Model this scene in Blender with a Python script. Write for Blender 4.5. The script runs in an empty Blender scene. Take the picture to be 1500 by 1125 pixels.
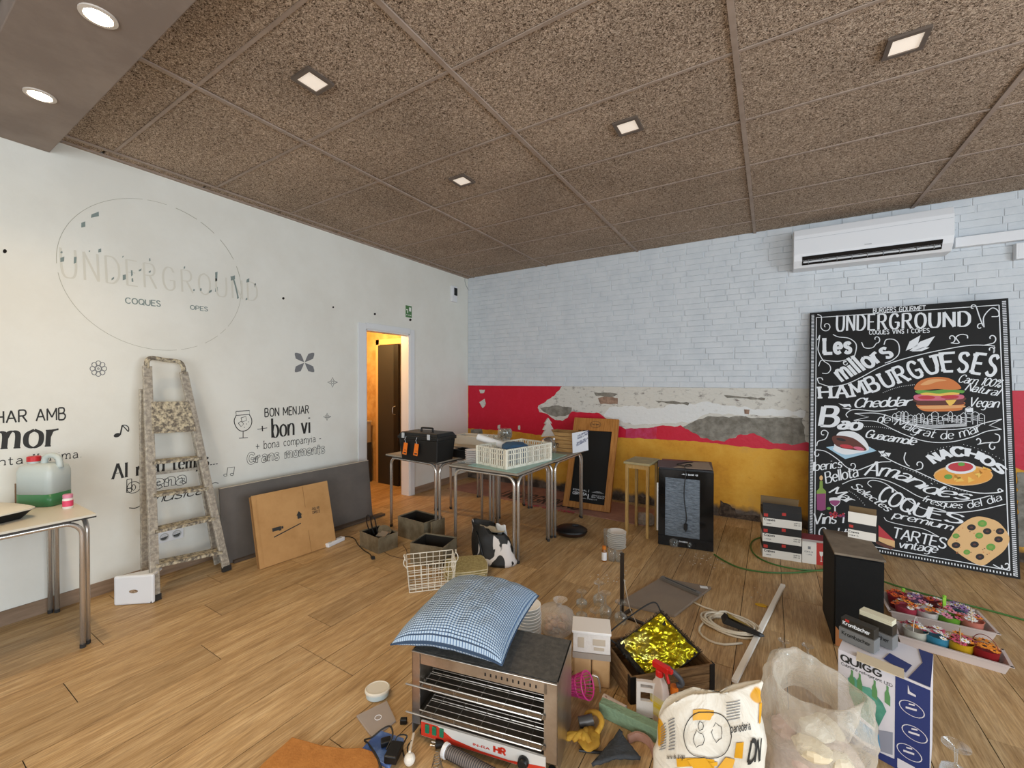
import bpy, bmesh, math, random
from mathutils import Vector, Matrix, noise
R_ = random.Random(7)
PI = math.pi
SC = bpy.context.scene
COL = SC.collection

# ------------------------------------------------------------------ camera
YAW, PITCH, ROLL, FPX = 0.55199007, -0.0093, 0.0011262, 615.07
CAM = Vector((3.976, -5.154, 1.5))
_F = Vector((-math.sin(YAW)*math.cos(PITCH), math.cos(YAW)*math.cos(PITCH), math.sin(PITCH)))
_R = Vector((math.cos(YAW), math.sin(YAW), 0)); _U = _R.cross(_F)
_R, _U = math.cos(ROLL)*_R + math.sin(ROLL)*_U, -math.sin(ROLL)*_R + math.cos(ROLL)*_U
cd = bpy.data.cameras.new('camera'); cam = bpy.data.objects.new('camera', cd); COL.objects.link(cam)
cd.sensor_width = 36; cd.lens = FPX/1500*36; cd.clip_start = 0.02
cam.matrix_world = Matrix(((_R.x, _U.x, -_F.x, CAM.x), (_R.y, _U.y, -_F.y, CAM.y), (_R.z, _U.z, -_F.z, CAM.z), (0, 0, 0, 1)))
SC.camera = cam
SC.view_settings.view_transform = 'Standard'; SC.view_settings.look = 'None'
SC.view_settings.gamma = 1; SC.view_settings.use_curve_mapping = False
SC.view_settings.exposure = 0.0

# ------------------------------------------------------------------ sky, daylight through the shop windows
W = bpy.data.worlds.new('sky'); SC.world = W; W.use_nodes = True
bgn = W.node_tree.nodes['Background']; bgn.inputs[0].default_value = (0.72, 0.83, 1.0, 1); bgn.inputs[1].default_value = 1.1

def area(name, loc, direction, sx, sy, power, col, spread=180):
    l = bpy.data.lights.new(name, 'AREA'); l.shape = 'RECTANGLE'; l.size = sx; l.size_y = sy
    l.energy = power; l.color = col; l.spread = math.radians(spread)
    o = bpy.data.objects.new(name, l); COL.objects.link(o); o.location = loc
    o.rotation_euler = Vector(direction).to_track_quat('-Z', 'Y').to_euler()
    return o
area('window_daylight', (5.2, -8.45, 1.55), (0, 1, 0), 5.0, 2.2, 210, (0.86, 0.93, 1.0))
area('side_window_daylight', (8.05, -4.4, 1.65), (-1, 0, 0), 3.6, 2.0, 170, (0.80, 0.90, 1.0))
def spot(name, loc, direction, power, col, size=120, blend=0.6, r=0.05):
    l = bpy.data.lights.new(name, 'SPOT'); l.energy = power; l.color = col; l.spot_size = math.radians(size); l.spot_blend = blend; l.shadow_soft_size = r
    o = bpy.data.objects.new(name, l); COL.objects.link(o); o.location = loc
    o.rotation_euler = Vector(direction).to_track_quat('-Z', 'Y').to_euler()
WARM = (1.0, 0.74, 0.45)
for sx in (0.765, 1.663, 2.56):
    spot('beam_lamp_light', (sx, -4.577, 2.955), (.25, 0, -1), 60, WARM, 150, 1.0, 0.04)
l = bpy.data.lights.new('corridor_lamp_light', 'POINT'); l.energy = 62; l.color = (1.0, 0.62, 0.25); l.shadow_soft_size = 0.08
o = bpy.data.objects.new('corridor_lamp_light', l); COL.objects.link(o); o.location = (-0.75, -1.65, 2.2)

# ------------------------------------------------------------------ projection helpers (pixel of the 1500x1125 frame -> point on a real plane)
def ray(px, py): return _F*FPX + _R*(px-750) + _U*(562.5-py)
def fl(px, py, z=0.0):
    d = ray(px, py); p = CAM + d*((z-CAM.z)/d.z); return Vector((p.x, p.y, z))
def wl(px, py, x=0.0):
    d = ray(px, py); return CAM + d*((x-CAM.x)/d.x)
def wb(px, py, y=0.0):
    d = ray(px, py); return CAM + d*((y-CAM.y)/d.y)
class Surf:
    """a flat surface: origin, two unit axes, normal; maps pixels to (u,v) and (u,v) to points"""
    def __init__(s, o, u, v, lift=0.001):
        s.o = Vector(o); s.u = Vector(u).normalized(); s.v = Vector(v).normalized(); s.n = s.u.cross(s.v).normalized(); s.lift = lift
    def px(s, x, y):
        d = ray(x, y); t = (s.o-CAM).dot(s.n)/d.dot(s.n); p = CAM+d*t-s.o
        return Vector((p.dot(s.u), p.dot(s.v)))
    def P(s, uv, l=0.0): return s.o + s.u*uv[0] + s.v*uv[1] + s.n*(s.lift+l)

# ------------------------------------------------------------------ materials
def lin(h):
    if isinstance(h, str):
        h = h.lstrip('#'); c = [int(h[i:i+2], 16)/255 for i in (0, 2, 4)]
        return tuple((x/12.92 if x <= .04045 else ((x+.055)/1.055)**2.4) for x in c)
    return h
_M = {}
def nm(name):
    m = bpy.data.materials.new(name); m.use_nodes = True; nt = m.node_tree; b = nt.nodes['Principled BSDF']
    _M[name] = m; return m, nt, b
def N(nt, t, **k):
    n = nt.nodes.new('ShaderNode'+t)
    for a, v in k.items():
        if a.startswith('i_'): n.inputs[a[2:].replace('_', ' ')].default_value = v
        else: setattr(n, a, v)
    return n
def ramp(nt, stops):
    r = nt.nodes.new('ShaderNodeValToRGB'); e = r.color_ramp.elements
    e[0].position, e[0].color = stops[0][0], (*lin(stops[0][1]), 1)
    e[1].position, e[1].color = stops[-1][0], (*lin(stops[-1][1]), 1)
    for p, c in stops[1:-1]:
        x = e.new(p); x.color = (*lin(c), 1)
    return r
def coords(nt, coord, stretch):
    if coord == 'pos': s = nt.nodes.new('ShaderNodeNewGeometry').outputs['Position']
    else: s = nt.nodes.new('ShaderNodeTexCoord').outputs['Object']
    mp = nt.nodes.new('ShaderNodeMapping'); mp.inputs['Scale'].default_value = stretch
    nt.links.new(s, mp.inputs['Vector']); return mp.outputs['Vector']
def pm(name, c, r=.5, m=0.0, c2=None, sc=25, lo=.4, hi=.62, bump=0, bsc=None, tr=0.0, ior=1.45, alpha=1.0, em=0, st=(1, 1, 1), co='obj', sub=0, coat=0):
    if name in _M: return _M[name]
    mt, nt, b = nm(name); I = b.inputs
    I['Base Color'].default_value = (*lin(c), 1); I['Roughness'].default_value = r; I['Metallic'].default_value = m
    I['Transmission Weight'].default_value = tr; I['IOR'].default_value = ior; I['Alpha'].default_value = alpha
    I['Coat Weight'].default_value = coat
    if em: I['Emission Color'].default_value = (*lin(c), 1); I['Emission Strength'].default_value = em
    if c2 or bump: v = coords(nt, co, st)
    if c2:
        n = N(nt, 'TexNoise', i_Scale=sc, i_Detail=6.0, i_Roughness=.65); nt.links.new(v, n.inputs['Vector'])
        rp = ramp(nt, [(lo, c), (hi, c2)]); nt.links.new(n.outputs['Fac'], rp.inputs['Fac']); nt.links.new(rp.outputs['Color'], I['Base Color'])
    if bump:
        n2 = N(nt, 'TexNoise', i_Scale=bsc or sc, i_Detail=4.0); nt.links.new(v, n2.inputs['Vector'])
        bp = N(nt, 'Bump', i_Strength=bump, i_Distance=.01); nt.links.new(n2.outputs['Fac'], bp.inputs['Height']); nt.links.new(bp.outputs['Normal'], I['Normal'])
    return mt

def thin(name, c, base=.06, edge=.55, rough=.05, body=None, bump=0):
    """thin-walled clear material: transparent, with reflection growing towards the edges"""
    if name in _M: return _M[name]
    m, nt, b = nm(name); b.inputs['Base Color'].default_value = (*lin(c), 1); b.inputs['Roughness'].default_value = rough
    if body is None: b.inputs['Metallic'].default_value = .6
    tr = nt.nodes.new('ShaderNodeBsdfTransparent'); tr.inputs[0].default_value = (.97, .98, .98, 1)
    lw = N(nt, 'LayerWeight', i_Blend=.35); mr = N(nt, 'MapRange'); mr.inputs['To Min'].default_value = base; mr.inputs['To Max'].default_value = edge
    if bump:
        v = coords(nt, 'obj', (1, 1, 1)); n2 = N(nt, 'TexNoise', i_Scale=bump, i_Detail=5.0, i_Distortion=.8); nt.links.new(v, n2.inputs['Vector'])
        bp = N(nt, 'Bump', i_Strength=1.0, i_Distance=.02); nt.links.new(n2.outputs['Fac'], bp.inputs['Height']); nt.links.new(bp.outputs['Normal'], b.inputs['Normal']); nt.links.new(bp.outputs['Normal'], lw.inputs['Normal'])
    nt.links.new(lw.outputs['Facing'], mr.inputs[0])
    mx = nt.nodes.new('ShaderNodeMixShader'); nt.links.new(mr.outputs[0], mx.inputs[0]); nt.links.new(tr.outputs[0], mx.inputs[1]); nt.links.new(b.outputs[0], mx.inputs[2])
    nt.links.new(mx.outputs[0], nt.nodes['Material Output'].inputs[0]); return m

# ------------------------------------------------------------------ geometry collector
class G:
    def __init__(s): s.v = []; s.f = []; s.m = []; s.k = 0
    def add(s, vs, fs, mi=None):
        o = len(s.v); s.v += [tuple(x) for x in vs]; s.f += [tuple(o+i for i in f) for f in fs]; s.m += [s.k if mi is None else mi]*len(fs); return s
    def box(s, c, d, rz=0.0, rx=0.0, ry=0.0, M=None):
        x, y, z = d[0]/2, d[1]/2, d[2]/2
        Q = Matrix.Rotation(rz, 3, 'Z') @ Matrix.Rotation(ry, 3, 'Y') @ Matrix.Rotation(rx, 3, 'X')
        vs = [Q @ Vector((a*x, b*y, e*z)) + Vector(c) for a in (-1, 1) for b in (-1, 1) for e in (-1, 1)]
        if M: vs = [M @ v for v in vs]
        return s.add(vs, [(0, 1, 3, 2), (4, 6, 7, 5), (0, 4, 5, 1), (2, 3, 7, 6), (0, 2, 6, 4), (1, 5, 7, 3)])
    def hexa(s, bot, top):
        n = len(bot); return s.add(list(bot)+list(top), [tuple(range(n))[::-1], tuple(range(n, 2*n))]+[(i, (i+1) % n, n+(i+1) % n, n+i) for i in range(n)])
    def bar(s, a, b, w, t, up=(0, 0, 1)):
        a, b = Vector(a), Vector(b); d = (b-a).normalized(); u = Vector(up); x = d.cross(u)
        if x.length < 1e-4: x = d.cross(Vector((1, 0, 0)))
        x.normalize(); y = x.cross(d)
        q = [x*w/2+y*t/2, -x*w/2+y*t/2, -x*w/2-y*t/2, x*w/2-y*t/2]
        return s.hexa([a+k for k in q], [b+k for k in q])
    def tube(s, pts, r, n=8, closed=False, rr=None):
        P = [Vector(p) for p in pts]; m = len(P); rings = []
        up = None
        for i in range(m):
            if closed: d = P[(i+1) % m]-P[i-1]
            else: d = P[min(i+1, m-1)]-P[max(i-1, 0)]
            d.normalize()
            if up is None:
                up = Vector((0, 0, 1)) if abs(d.z) < .9 else Vector((1, 0, 0))
            x = d.cross(up)
            if x.length < 1e-5: x = d.orthogonal()
            x.normalize(); up = x.cross(d)
            rad = rr[i] if rr else r
            rings.append([P[i]+x*math.cos(2*PI*k/n)*rad+up*math.sin(2*PI*k/n)*rad for k in range(n)])
        vs = [v for q in rings for v in q]; fs = []
        for i in range(m if closed else m-1):
            j = (i+1) % m
            for k in range(n): fs.append((i*n+k, i*n+(k+1) % n, j*n+(k+1) % n, j*n+k))
        if not closed: fs += [tuple(range(n)), tuple(range((m-1)*n, m*n))[::-1]]
        return s.add(vs, fs)
    def cyl(s, a, b, r, r2=None, n=16): return s.tube([a, b], r, n, rr=[r, r if r2 is None else r2])
    def lathe(s, prof, c=(0, 0, 0), n=24, cap=True, sx=1, sy=1, M=None):
        c = Vector(c); vs = []
        for r, z in prof:
            for k in range(n):
                v = Vector((r*math.cos(2*PI*k/n)*sx, r*math.sin(2*PI*k/n)*sy, z))
                vs.append((M @ v if M else v)+c)
        fs = [(i*n+k, i*n+(k+1) % n, (i+1)*n+(k+1) % n, (i+1)*n+k) for i in range(len(prof)-1) for k in range(n)]
        if cap: fs += [tuple(range(n))[::-1], tuple(range((len(prof)-1)*n, len(prof)*n))]
        return s.add(vs, fs)
    def ball(s, c, r, n=12, m=8, sc=(1, 1, 1)):
        pr = [(max(r*math.sin(PI*i/m), 1e-5), -r*math.cos(PI*i/m)) for i in range(m+1)]
        vs = []; c = Vector(c)
        for q, z in pr:
            for k in range(n): vs.append(c+Vector((q*math.cos(2*PI*k/n)*sc[0], q*math.sin(2*PI*k/n)*sc[1], z*sc[2])))
        return s.add(vs, [(i*n+k, i*n+(k+1) % n, (i+1)*n+(k+1) % n, (i+1)*n+k) for i in range(m) for k in range(n)])
    def prism(s, poly, z0, z1, M=None):
        b = [Vector((x, y, z0)) for x, y in poly]; t = [Vector((x, y, z1)) for x, y in poly]
        if M: b = [M @ v for v in b]; t = [M @ v for v in t]
        return s.hexa(b, t)
    def grid(s, fn, nu, nv, wrap=False):
        vs = [fn(i/nu, j/nv) for j in range(nv+1) for i in range(nu+(0 if wrap else 1))]
        w = nu if wrap else nu+1
        fs = [(j*w+i, j*w+(i+1) % w, (j+1)*w+(i+1) % w, (j+1)*w+i) for j in range(nv) for i in range(nu)]
        return s.add(vs, fs)
    def poly(s, pts, mi=None): return s.add(pts, [tuple(range(len(pts)))], mi)

def mesh(g, mats, name, smooth=False):
    me = bpy.data.meshes.new(name); me.from_pydata(g.v, [], g.f); me.update()
    for m in (mats if isinstance(mats, (list, tuple)) else [mats]): me.materials.append(m)
    if any(g.m): me.polygons.foreach_set('material_index', g.m)
    if smooth:
        me.polygons.foreach_set('use_smooth', [True]*len(me.polygons))
        if True:
            bm = bmesh.new(); bm.from_mesh(me); bmesh.ops.recalc_face_normals(bm, faces=bm.faces)
            for e in (bm.edges if smooth != 'all' else ()):
                if len(e.link_faces) == 2 and e.calc_face_angle(0) > math.radians(40): e.smooth = False
            bm.to_mesh(me); bm.free()
    else:
        bm = bmesh.new(); bm.from_mesh(me); bmesh.ops.recalc_face_normals(bm, faces=bm.faces); bm.to_mesh(me); bm.free()
    return me
def obj(name, g, mats, parent=None, smooth=False, bev=0, loc=None, rz=None, thick=0):
    me = g if isinstance(g, bpy.types.Mesh) else mesh(g, mats, name, smooth)
    o = bpy.data.objects.new(name, me); COL.objects.link(o)
    if parent: o.parent = parent
    if loc is not None: o.location = loc
    if rz is not None: o.rotation_euler[2] = rz
    if thick:
        q = o.modifiers.new('thick', 'SOLIDIFY'); q.thickness = thick
    if bev:
        q = o.modifiers.new('bevel', 'BEVEL'); q.width = bev; q.segments = 2; q.limit_method = 'ANGLE'
    return o
def tag(o, label, cat, group=None, kind=None):
    o['label'] = label; o['category'] = cat
    if group: o['group'] = group
    if kind: o['kind'] = kind
    return o
def struct(o): o['kind'] = 'structure'; return o
def thing(name, label, cat, loc=(0, 0, 0), rz=0.0, group=None):
    o = bpy.data.objects.new(name, None); COL.objects.link(o); o.empty_display_size = .05
    o.location = loc; o.rotation_euler[2] = rz; return tag(o, label, cat, group)
def dup(root, loc, rz=None, label=None, scale=None):
    r = root.copy(); COL.objects.link(r); r.location = loc
    if rz is not None: r.rotation_euler[2] = rz
    if label: r['label'] = label
    if scale: r.scale = scale
    for ch in list(root.children):
        c = ch.copy(); COL.objects.link(c); c.parent = r
        for gch in list(ch.children):
            d = gch.copy(); COL.objects.link(d); d.parent = c
    return r
def catmull(P, k=6, closed=False):
    P = [Vector(p) for p in P]; n = len(P); out = []
    for i in range(n if closed else n-1):
        a = P[(i-1) % n] if closed or i else P[0]*2-P[1]
        b = P[i]; c = P[(i+1) % n]; d = P[(i+2) % n] if closed or i+2 < n else P[-1]*2-P[-2]
        for j in range(k):
            t = j/k; out.append(.5*((2*b)+(c-a)*t+(2*a-5*b+4*c-d)*t*t+(3*b-a-3*c+d)*t**3))
    if not closed: out.append(P[-1])
    return out
ORD = ['lowest', 'second', 'third', 'fourth', 'fifth', 'sixth', 'seventh', 'eighth', 'ninth', 'tenth', 'eleventh', 'twelfth']
def V3(p): return Vector((p[0], p[1], p[2] if len(p) > 2 else 0))

# ------------------------------------------------------------------ lettering: stroke glyphs (cap height 1)
GL = {
'A': (.7, "0,0 .35,1|.35,1 .7,0|.13,.36 .57,.36"), 'B': (.6, "0,0 0,1|~0,1 .4,.98 .5,.78 .38,.56 0,.53|~0,.53 .45,.5 .58,.27 .42,.02 0,0"),
'C': (.62, "~.6,.8 .45,.98 .2,.96 .03,.7 .03,.3 .2,.04 .45,.02 .6,.2"), 'D': (.62, "0,0 0,1|~0,1 .35,.98 .58,.76 .62,.5 .58,.24 .35,.02 0,0"),
'E': (.5, "0,0 0,1|0,1 .5,1|0,.52 .4,.52|0,0 .5,0"), 'G': (.66, "~.6,.8 .45,.98 .2,.96 .03,.7 .03,.3 .2,.04 .45,.02 .62,.14|.62,.14 .62,.44|.38,.44 .64,.44"),
'H': (.62, "0,0 0,1|.62,0 .62,1|0,.52 .62,.52"), 'I': (.08, ".04,0 .04,1"), 'J': (.4, "~.38,1 .38,.25 .25,.02 .05,.08"), 'L': (.48, "0,0 0,1|0,0 .48,0"),
'M': (.78, "0,0 0,1|0,1 .39,.25|.39,.25 .78,1|.78,1 .78,0"), 'N': (.62, "0,0 0,1|0,1 .62,0|.62,0 .62,1"),
'O': (.66, "~.33,1 .08,.85 .0,.5 .08,.15 .33,0 .58,.15 .66,.5 .58,.85 .33,1"), 'P': (.56, "0,0 0,1|~0,1 .42,.98 .55,.75 .42,.5 0,.47"),
'Q': (.66, "~.33,1 .08,.85 .0,.5 .08,.15 .33,0 .58,.15 .66,.5 .58,.85 .33,1|.4,.25 .7,-.08"), 'R': (.6, "0,0 0,1|~0,1 .42,.98 .54,.76 .42,.54 0,.5|.28,.5 .6,0"),
'S': (.54, "~.5,.84 .35,.99 .1,.94 .04,.74 .18,.57 .4,.45 .52,.26 .42,.04 .18,.01 .02,.16"), 'T': (.6, ".3,0 .3,1|0,1 .6,1"),
'U': (.62, "~0,1 0,.35 .1,.06 .31,0 .52,.06 .62,.35 .62,1"), 'V': (.66, "0,1 .33,0|.33,0 .66,1"), 'X': (.6, "0,0 .6,1|0,1 .6,0"), 'K': (.6, "0,0 0,1|0,.4 .55,1|.15,.55 .6,0"),
'a': (.48, "~.06,.54 .2,.64 .36,.6 .43,.42 .43,0|~.43,.36 .18,.37 .02,.2 .1,.01 .3,.03 .43,.17"), 'b': (.48, "0,1 0,0|~0,.3 .1,.6 .3,.64 .46,.45 .46,.18 .3,0 .1,.05 0,.3"),
'c': (.42, "~.4,.54 .25,.64 .05,.52 .02,.3 .08,.08 .25,0 .4,.1"), 'd': (.48, ".46,1 .46,0|~.46,.3 .36,.6 .17,.64 .02,.45 .02,.18 .17,0 .36,.05 .46,.3"),
'e': (.46, "~.03,.33 .44,.36 .38,.58 .22,.64 .05,.5 .03,.2 .2,0 .42,.1"), 'f': (.34, "~.34,.95 .2,.98 .13,.8 .13,0|0,.62 .3,.62"),
'g': (.48, "~.44,.55 .2,.64 .03,.45 .03,.2 .2,.03 .38,.12 .44,.35|~.45,.64 .45,-.1 .3,-.3 .08,-.26"), 'h': (.46, "0,1 0,0|~0,.35 .12,.6 .3,.64 .44,.5 .44,0"),
'i': (.1, ".05,.62 .05,0|.05,.84 .05,.9"), 'j': (.16, "~.12,.62 .12,-.15 0,-.28|.12,.84 .12,.9"), 'l': (.1, ".05,1 .05,0"),
'm': (.74, "0,.62 0,0|~0,.35 .1,.58 .24,.63 .36,.5 .36,0|~.36,.35 .46,.58 .6,.63 .72,.5 .72,0"), 'n': (.46, "0,.62 0,0|~0,.35 .12,.58 .3,.64 .44,.5 .44,0"),
'o': (.48, "~.24,.64 .05,.52 .0,.32 .05,.1 .24,0 .43,.1 .48,.32 .43,.52 .24,.64"), 'p': (.48, "0,.62 0,-.32|~0,.3 .1,.6 .3,.64 .46,.45 .46,.18 .3,0 .1,.05 0,.3"),
'q': (.48, ".46,.62 .46,-.32|~.46,.3 .36,.6 .17,.64 .02,.45 .02,.18 .17,0 .36,.05 .46,.3"), 'r': (.32, "0,.62 0,0|~0,.35 .1,.56 .32,.62"),
's': (.4, "~.36,.52 .25,.64 .07,.58 .06,.42 .2,.34 .36,.24 .34,.06 .18,0 .02,.1"), 't': (.32, "~.12,.9 .12,.15 .2,0 .32,.06|0,.62 .3,.62"),
'u': (.46, "~0,.62 0,.15 .14,0 .32,.05 .44,.25|.44,.62 .44,0"), 'v': (.44, "0,.62 .22,0|.22,0 .44,.62"), 'y': (.44, "0,.62 .22,0|~.44,.62 .2,-.05 .05,-.3"), 'x': (.42, "0,0 .42,.62|0,.62 .42,0"), 'k': (.44, "0,1 0,0|0,.25 .4,.62|.14,.38 .44,0"),
'z': (.42, "0,.62 .42,.62|.42,.62 0,0|0,0 .42,0"),
'0': (.5, "~.25,1 .04,.8 .0,.5 .04,.2 .25,0 .46,.2 .5,.5 .46,.8 .25,1"), '1': (.2, ".12,0 .12,1|0,.8 .12,1"), '2': (.46, "~.02,.8 .2,1 .42,.85 .4,.6 0,0|0,0 .46,0"), '5': (.46, ".42,1 .05,1|~.05,.98 .03,.56 .25,.6 .44,.35 .35,.05 0,.05"),
'%': (.6, "~.12,1 0,.85 .12,.7 .24,.85 .12,1|.5,1 .1,0|~.48,.3 .36,.15 .48,0 .6,.15 .48,.3"), '.': (.08, ".04,0 .04,.06"), ',': (.1, ".06,.1 0,-.12"), "'": (.1, ".06,1 .03,.78"), '+': (.5, ".25,.1 .25,.7|0,.4 .5,.4"), '-': (.3, "0,.35 .3,.35"), ' ': (.34, ""), '<': (.4, ".4,.7 0,.4|0,.4 .4,.1"), '>': (.4, "0,.7 .4,.4|.4,.4 0,.1"), '/': (.3, "0,0 .3,1"),
}
def glyphs(text, thick=.12, thin=None, serif=0, shear=0, gap=.16, wsc=1.0, outline=False):
    """list of quads (4 points each) in text space, and the total width"""
    thin = thick if thin is None else thin; out = []; x0 = 0
    def wd(d): return (thin+(thick-thin)*abs(d.y))/2
    for ch in text:
        w, st = GL.get(ch, GL['-'])
        for s in (st.split('|') if st else []):
            sm = s[0] == '~'; P = [Vector([float(a) for a in q.split(',')]) for q in s.lstrip('~').split()]
            P = [Vector((x0+p.x*wsc, p.y)) for p in P]
            ends = (P[0].copy(), P[1]-P[0], P[-1].copy(), P[-1]-P[-2])
            if sm: P = catmull(P, 5)
            else:
                d = (P[-1]-P[0]).normalized(); e = thin*.35; P = [P[0]-d*(0 if abs(d.y) > .5 else e), P[-1]+d*(0 if abs(d.y) > .5 else e)]
            L = []
            for i, p in enumerate(P):
                d = (P[min(i+1, len(P)-1)]-P[max(i-1, 0)]); d = d.normalized() if d.length > 1e-6 else Vector((1, 0))
                n = Vector((-d.y, d.x))*wd(d); L.append((p+n, p-n))
            if outline:
                t = .022
                for side in (0, 1):
                    for i in range(len(L)-1):
                        a, b = L[i][side], L[i+1][side]; d = (b-a)
                        if d.length < 1e-6: continue
                        n = Vector((-d.y, d.x)).normalized()*t; out.append((a+n, a-n, b-n, b+n))
                for q in (L[0], L[-1]):
                    d = (q[1]-q[0]).normalized(); n = Vector((-d.y, d.x))*t; out.append((q[0]+n, q[0]-n, q[1]-n, q[1]+n))
            else:
                for i in range(len(L)-1): out.append((L[i][0], L[i][1], L[i+1][1], L[i+1][0]))
            if serif and not sm or serif and len(ends[1]) :
                for p, d in ((ends[0], ends[1]), (ends[2], ends[3])):
                    if abs(d.y) > abs(d.x)*.8 and (p.y < .03 or p.y > .95 or abs(p.y-.62) < .03) and d.length > .1:
                        h = max(thin, .05); y0 = p.y if p.y < .03 else p.y-h
                        out.append((Vector((p.x-serif, y0)), Vector((p.x-serif, y0+h)), Vector((p.x+serif, y0+h)), Vector((p.x+serif, y0))))
        x0 += w*wsc+gap
    W_ = max(x0-gap, .01)
    if shear: out = [tuple(Vector((q.x+q.y*shear, q.y)) for q in quad) for quad in out]
    return out, W_
def put_text(g, surf, text, base, h, h2=None, lift=0.0, mi=None, **k):
    """lay text along a pixel polyline (its baseline); h = cap height in pixels at start, h2 at end"""
    quads, W_ = glyphs(text, **k)
    B = [surf.px(*p) for p in base]
    if len(B) > 2: B = catmull(B, 8)
    cum = [0]
    for a, b in zip(B, B[1:]): cum.append(cum[-1]+(b-a).length)
    T = cum[-1]
    def hh(p, hp):
        return (surf.px(p[0], p[1]-hp)-surf.px(*p)).length
    ha = hh(base[0], h); hb = hh(base[-1], h2 if h2 is not None else h)
    def mp(q):
        qn = q.x/W_
        s = qn*T if abs(hb-ha) < .02*ha or not 0 <= qn <= 1 else T*(math.sqrt(ha*ha+(hb*hb-ha*ha)*qn)-ha)/(hb-ha)
        t = min(max(s, 0), T*.9999); i = 0
        while i < len(cum)-2 and cum[i+1] < t: i += 1
        d = (B[i+1]-B[i]).normalized(); p = B[i]+d*(s-cum[i])
        n = Vector((-d.y, d.x)); H = ha+(hb-ha)*(t/T)
        return surf.P(p+n*q.y*H, lift)
    for i, q in enumerate(quads):
        lift += 1e-5 if i % 40 else -39e-5*(i > 0)
        g.poly([mp(x) for x in q], mi)
    return g
_lc = 0
def put_line(g, surf, pts, w, smooth=True, lift=0.0, closed=False, mi=None, taper=False):
    """stroke of width w (metres) along pixel points"""
    global _lc; _lc = (_lc+1) % 30; lift += _lc*1.2e-5
    P = [surf.px(*p) for p in pts]
    if smooth and len(P) > 2: P = catmull(P, 6, closed)
    if closed: P.append(P[0].copy())
    L = []
    for i, p in enumerate(P):
        d = P[min(i+1, len(P)-1)]-P[max(i-1, 0)]; d = d.normalized() if d.length > 1e-7 else Vector((1, 0))
        ww = w*(1-.7*abs(2*i/(len(P)-1)-1)) if taper else w
        n = Vector((-d.y, d.x))*ww/2; L.append((surf.P(p+n, lift), surf.P(p-n, lift)))
    for i in range(len(L)-1): g.poly([L[i][0], L[i][1], L[i+1][1], L[i+1][0]], mi)
def put_poly(g, surf, pts, lift=0.0, smooth=False, mi=None):
    P = [surf.px(*p) for p in pts]
    if smooth: P = catmull(P, 5, True)
    g.poly([surf.P(p, lift) for p in P], mi)
def put_disc(g, surf, c, rx, ry=None, lift=0.0, mi=None, n=20, rot=0, ang=(0, 2*PI)):
    """ellipse given in pixels"""
    ry = ry or rx; pts = []
    for k in range(n):
        a = ang[0]+(ang[1]-ang[0])*k/(n if ang[1]-ang[0] > 6.2 else n-1); x, y = rx*math.cos(a), ry*math.sin(a)
        pts.append((c[0]+x*math.cos(rot)-y*math.sin(rot), c[1]+x*math.sin(rot)+y*math.cos(rot)))
    put_poly(g, surf, pts, lift, mi=mi)
# ================================================================== SETTING
HC = 3.065
# --- floor planks
def wood_floor():
    m, nt, b = nm('wood_look_plank'); L = nt.links
    geo = N(nt, 'NewGeometry'); oi = N(nt, 'ObjectInfo')
    off = N(nt, 'VectorMath', operation='MULTIPLY'); off.inputs[1].default_value = (37, 91, 13)
    cb = N(nt, 'CombineXYZ'); L.new(oi.outputs['Random'], cb.inputs[0]); L.new(oi.outputs['Random'], cb.inputs[1]); L.new(cb.outputs[0], off.inputs[0])
    ad = N(nt, 'VectorMath', operation='ADD'); L.new(geo.outputs['Position'], ad.inputs[0]); L.new(off.outputs[0], ad.inputs[1])
    mp = N(nt, 'Mapping'); mp.inputs['Scale'].default_value = (9, .9, 1); L.new(ad.outputs[0], mp.inputs[0])
    n1 = N(nt, 'TexNoise', i_Scale=2.2, i_Detail=8.0, i_Roughness=.7, i_Distortion=.6); L.new(mp.outputs[0], n1.inputs[0])
    r1 = ramp(nt, [(.28, '#a08058'), (.42, '#b99666'), (.56, '#cbaa7b'), (.75, '#d9bf94')]); L.new(n1.outputs['Fac'], r1.inputs[0])
    mp2 = N(nt, 'Mapping'); mp2.inputs['Scale'].default_value = (55, 3, 1); L.new(ad.outputs[0], mp2.inputs[0])
    n2 = N(nt, 'TexNoise', i_Scale=2.5, i_Detail=5.0, i_Roughness=.7); L.new(mp2.outputs[0], n2.inputs[0])
    r2 = ramp(nt, [(.3, '#aaa094'), (.62, '#ffffff')]); L.new(n2.outputs['Fac'], r2.inputs[0])
    mx = N(nt, 'Mix', data_type='RGBA', blend_type='MULTIPLY'); mx.inputs['Factor'].default_value = .8
    L.new(r1.outputs[0], mx.inputs['A']); L.new(r2.outputs[0], mx.inputs['B'])
    mr = N(nt, 'MapRange'); mr.inputs['To Min'].default_value = .86; mr.inputs['To Max'].default_value = 1.1; L.new(oi.outputs['Random'], mr.inputs[0])
    hs = N(nt, 'HueSaturation'); L.new(mr.outputs[0], hs.inputs['Value']); L.new(mx.outputs['Result'], hs.inputs['Color'])
    L.new(hs.outputs[0], b.inputs['Base Color'])
    b.inputs['Roughness'].default_value = .45; b.inputs['Specular IOR Level'].default_value = .35
    bp = N(nt, 'Bump', i_Strength=.12, i_Distance=.004); L.new(n2.outputs['Fac'], bp.inputs['Height']); L.new(bp.outputs[0], b.inputs['Normal'])
    return m
M_floor = wood_floor()
M_grout = pm('dark_joint', '#2e251c', .9)
g = G(); g.box((4.1, -4.1, -.053), (8.6, 9.0, .10)); g.box((-1.1, -1.9, -.053), (2.0, 3.4, .10))
floor = struct(obj('floor', g, M_grout))
PW, PL = .2345, 1.2
g = G(); g.box((0, 0, -.0015), (PW-.0035, PL-.0035, .003)); plank_me = mesh(g, M_floor, 'plank')
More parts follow.
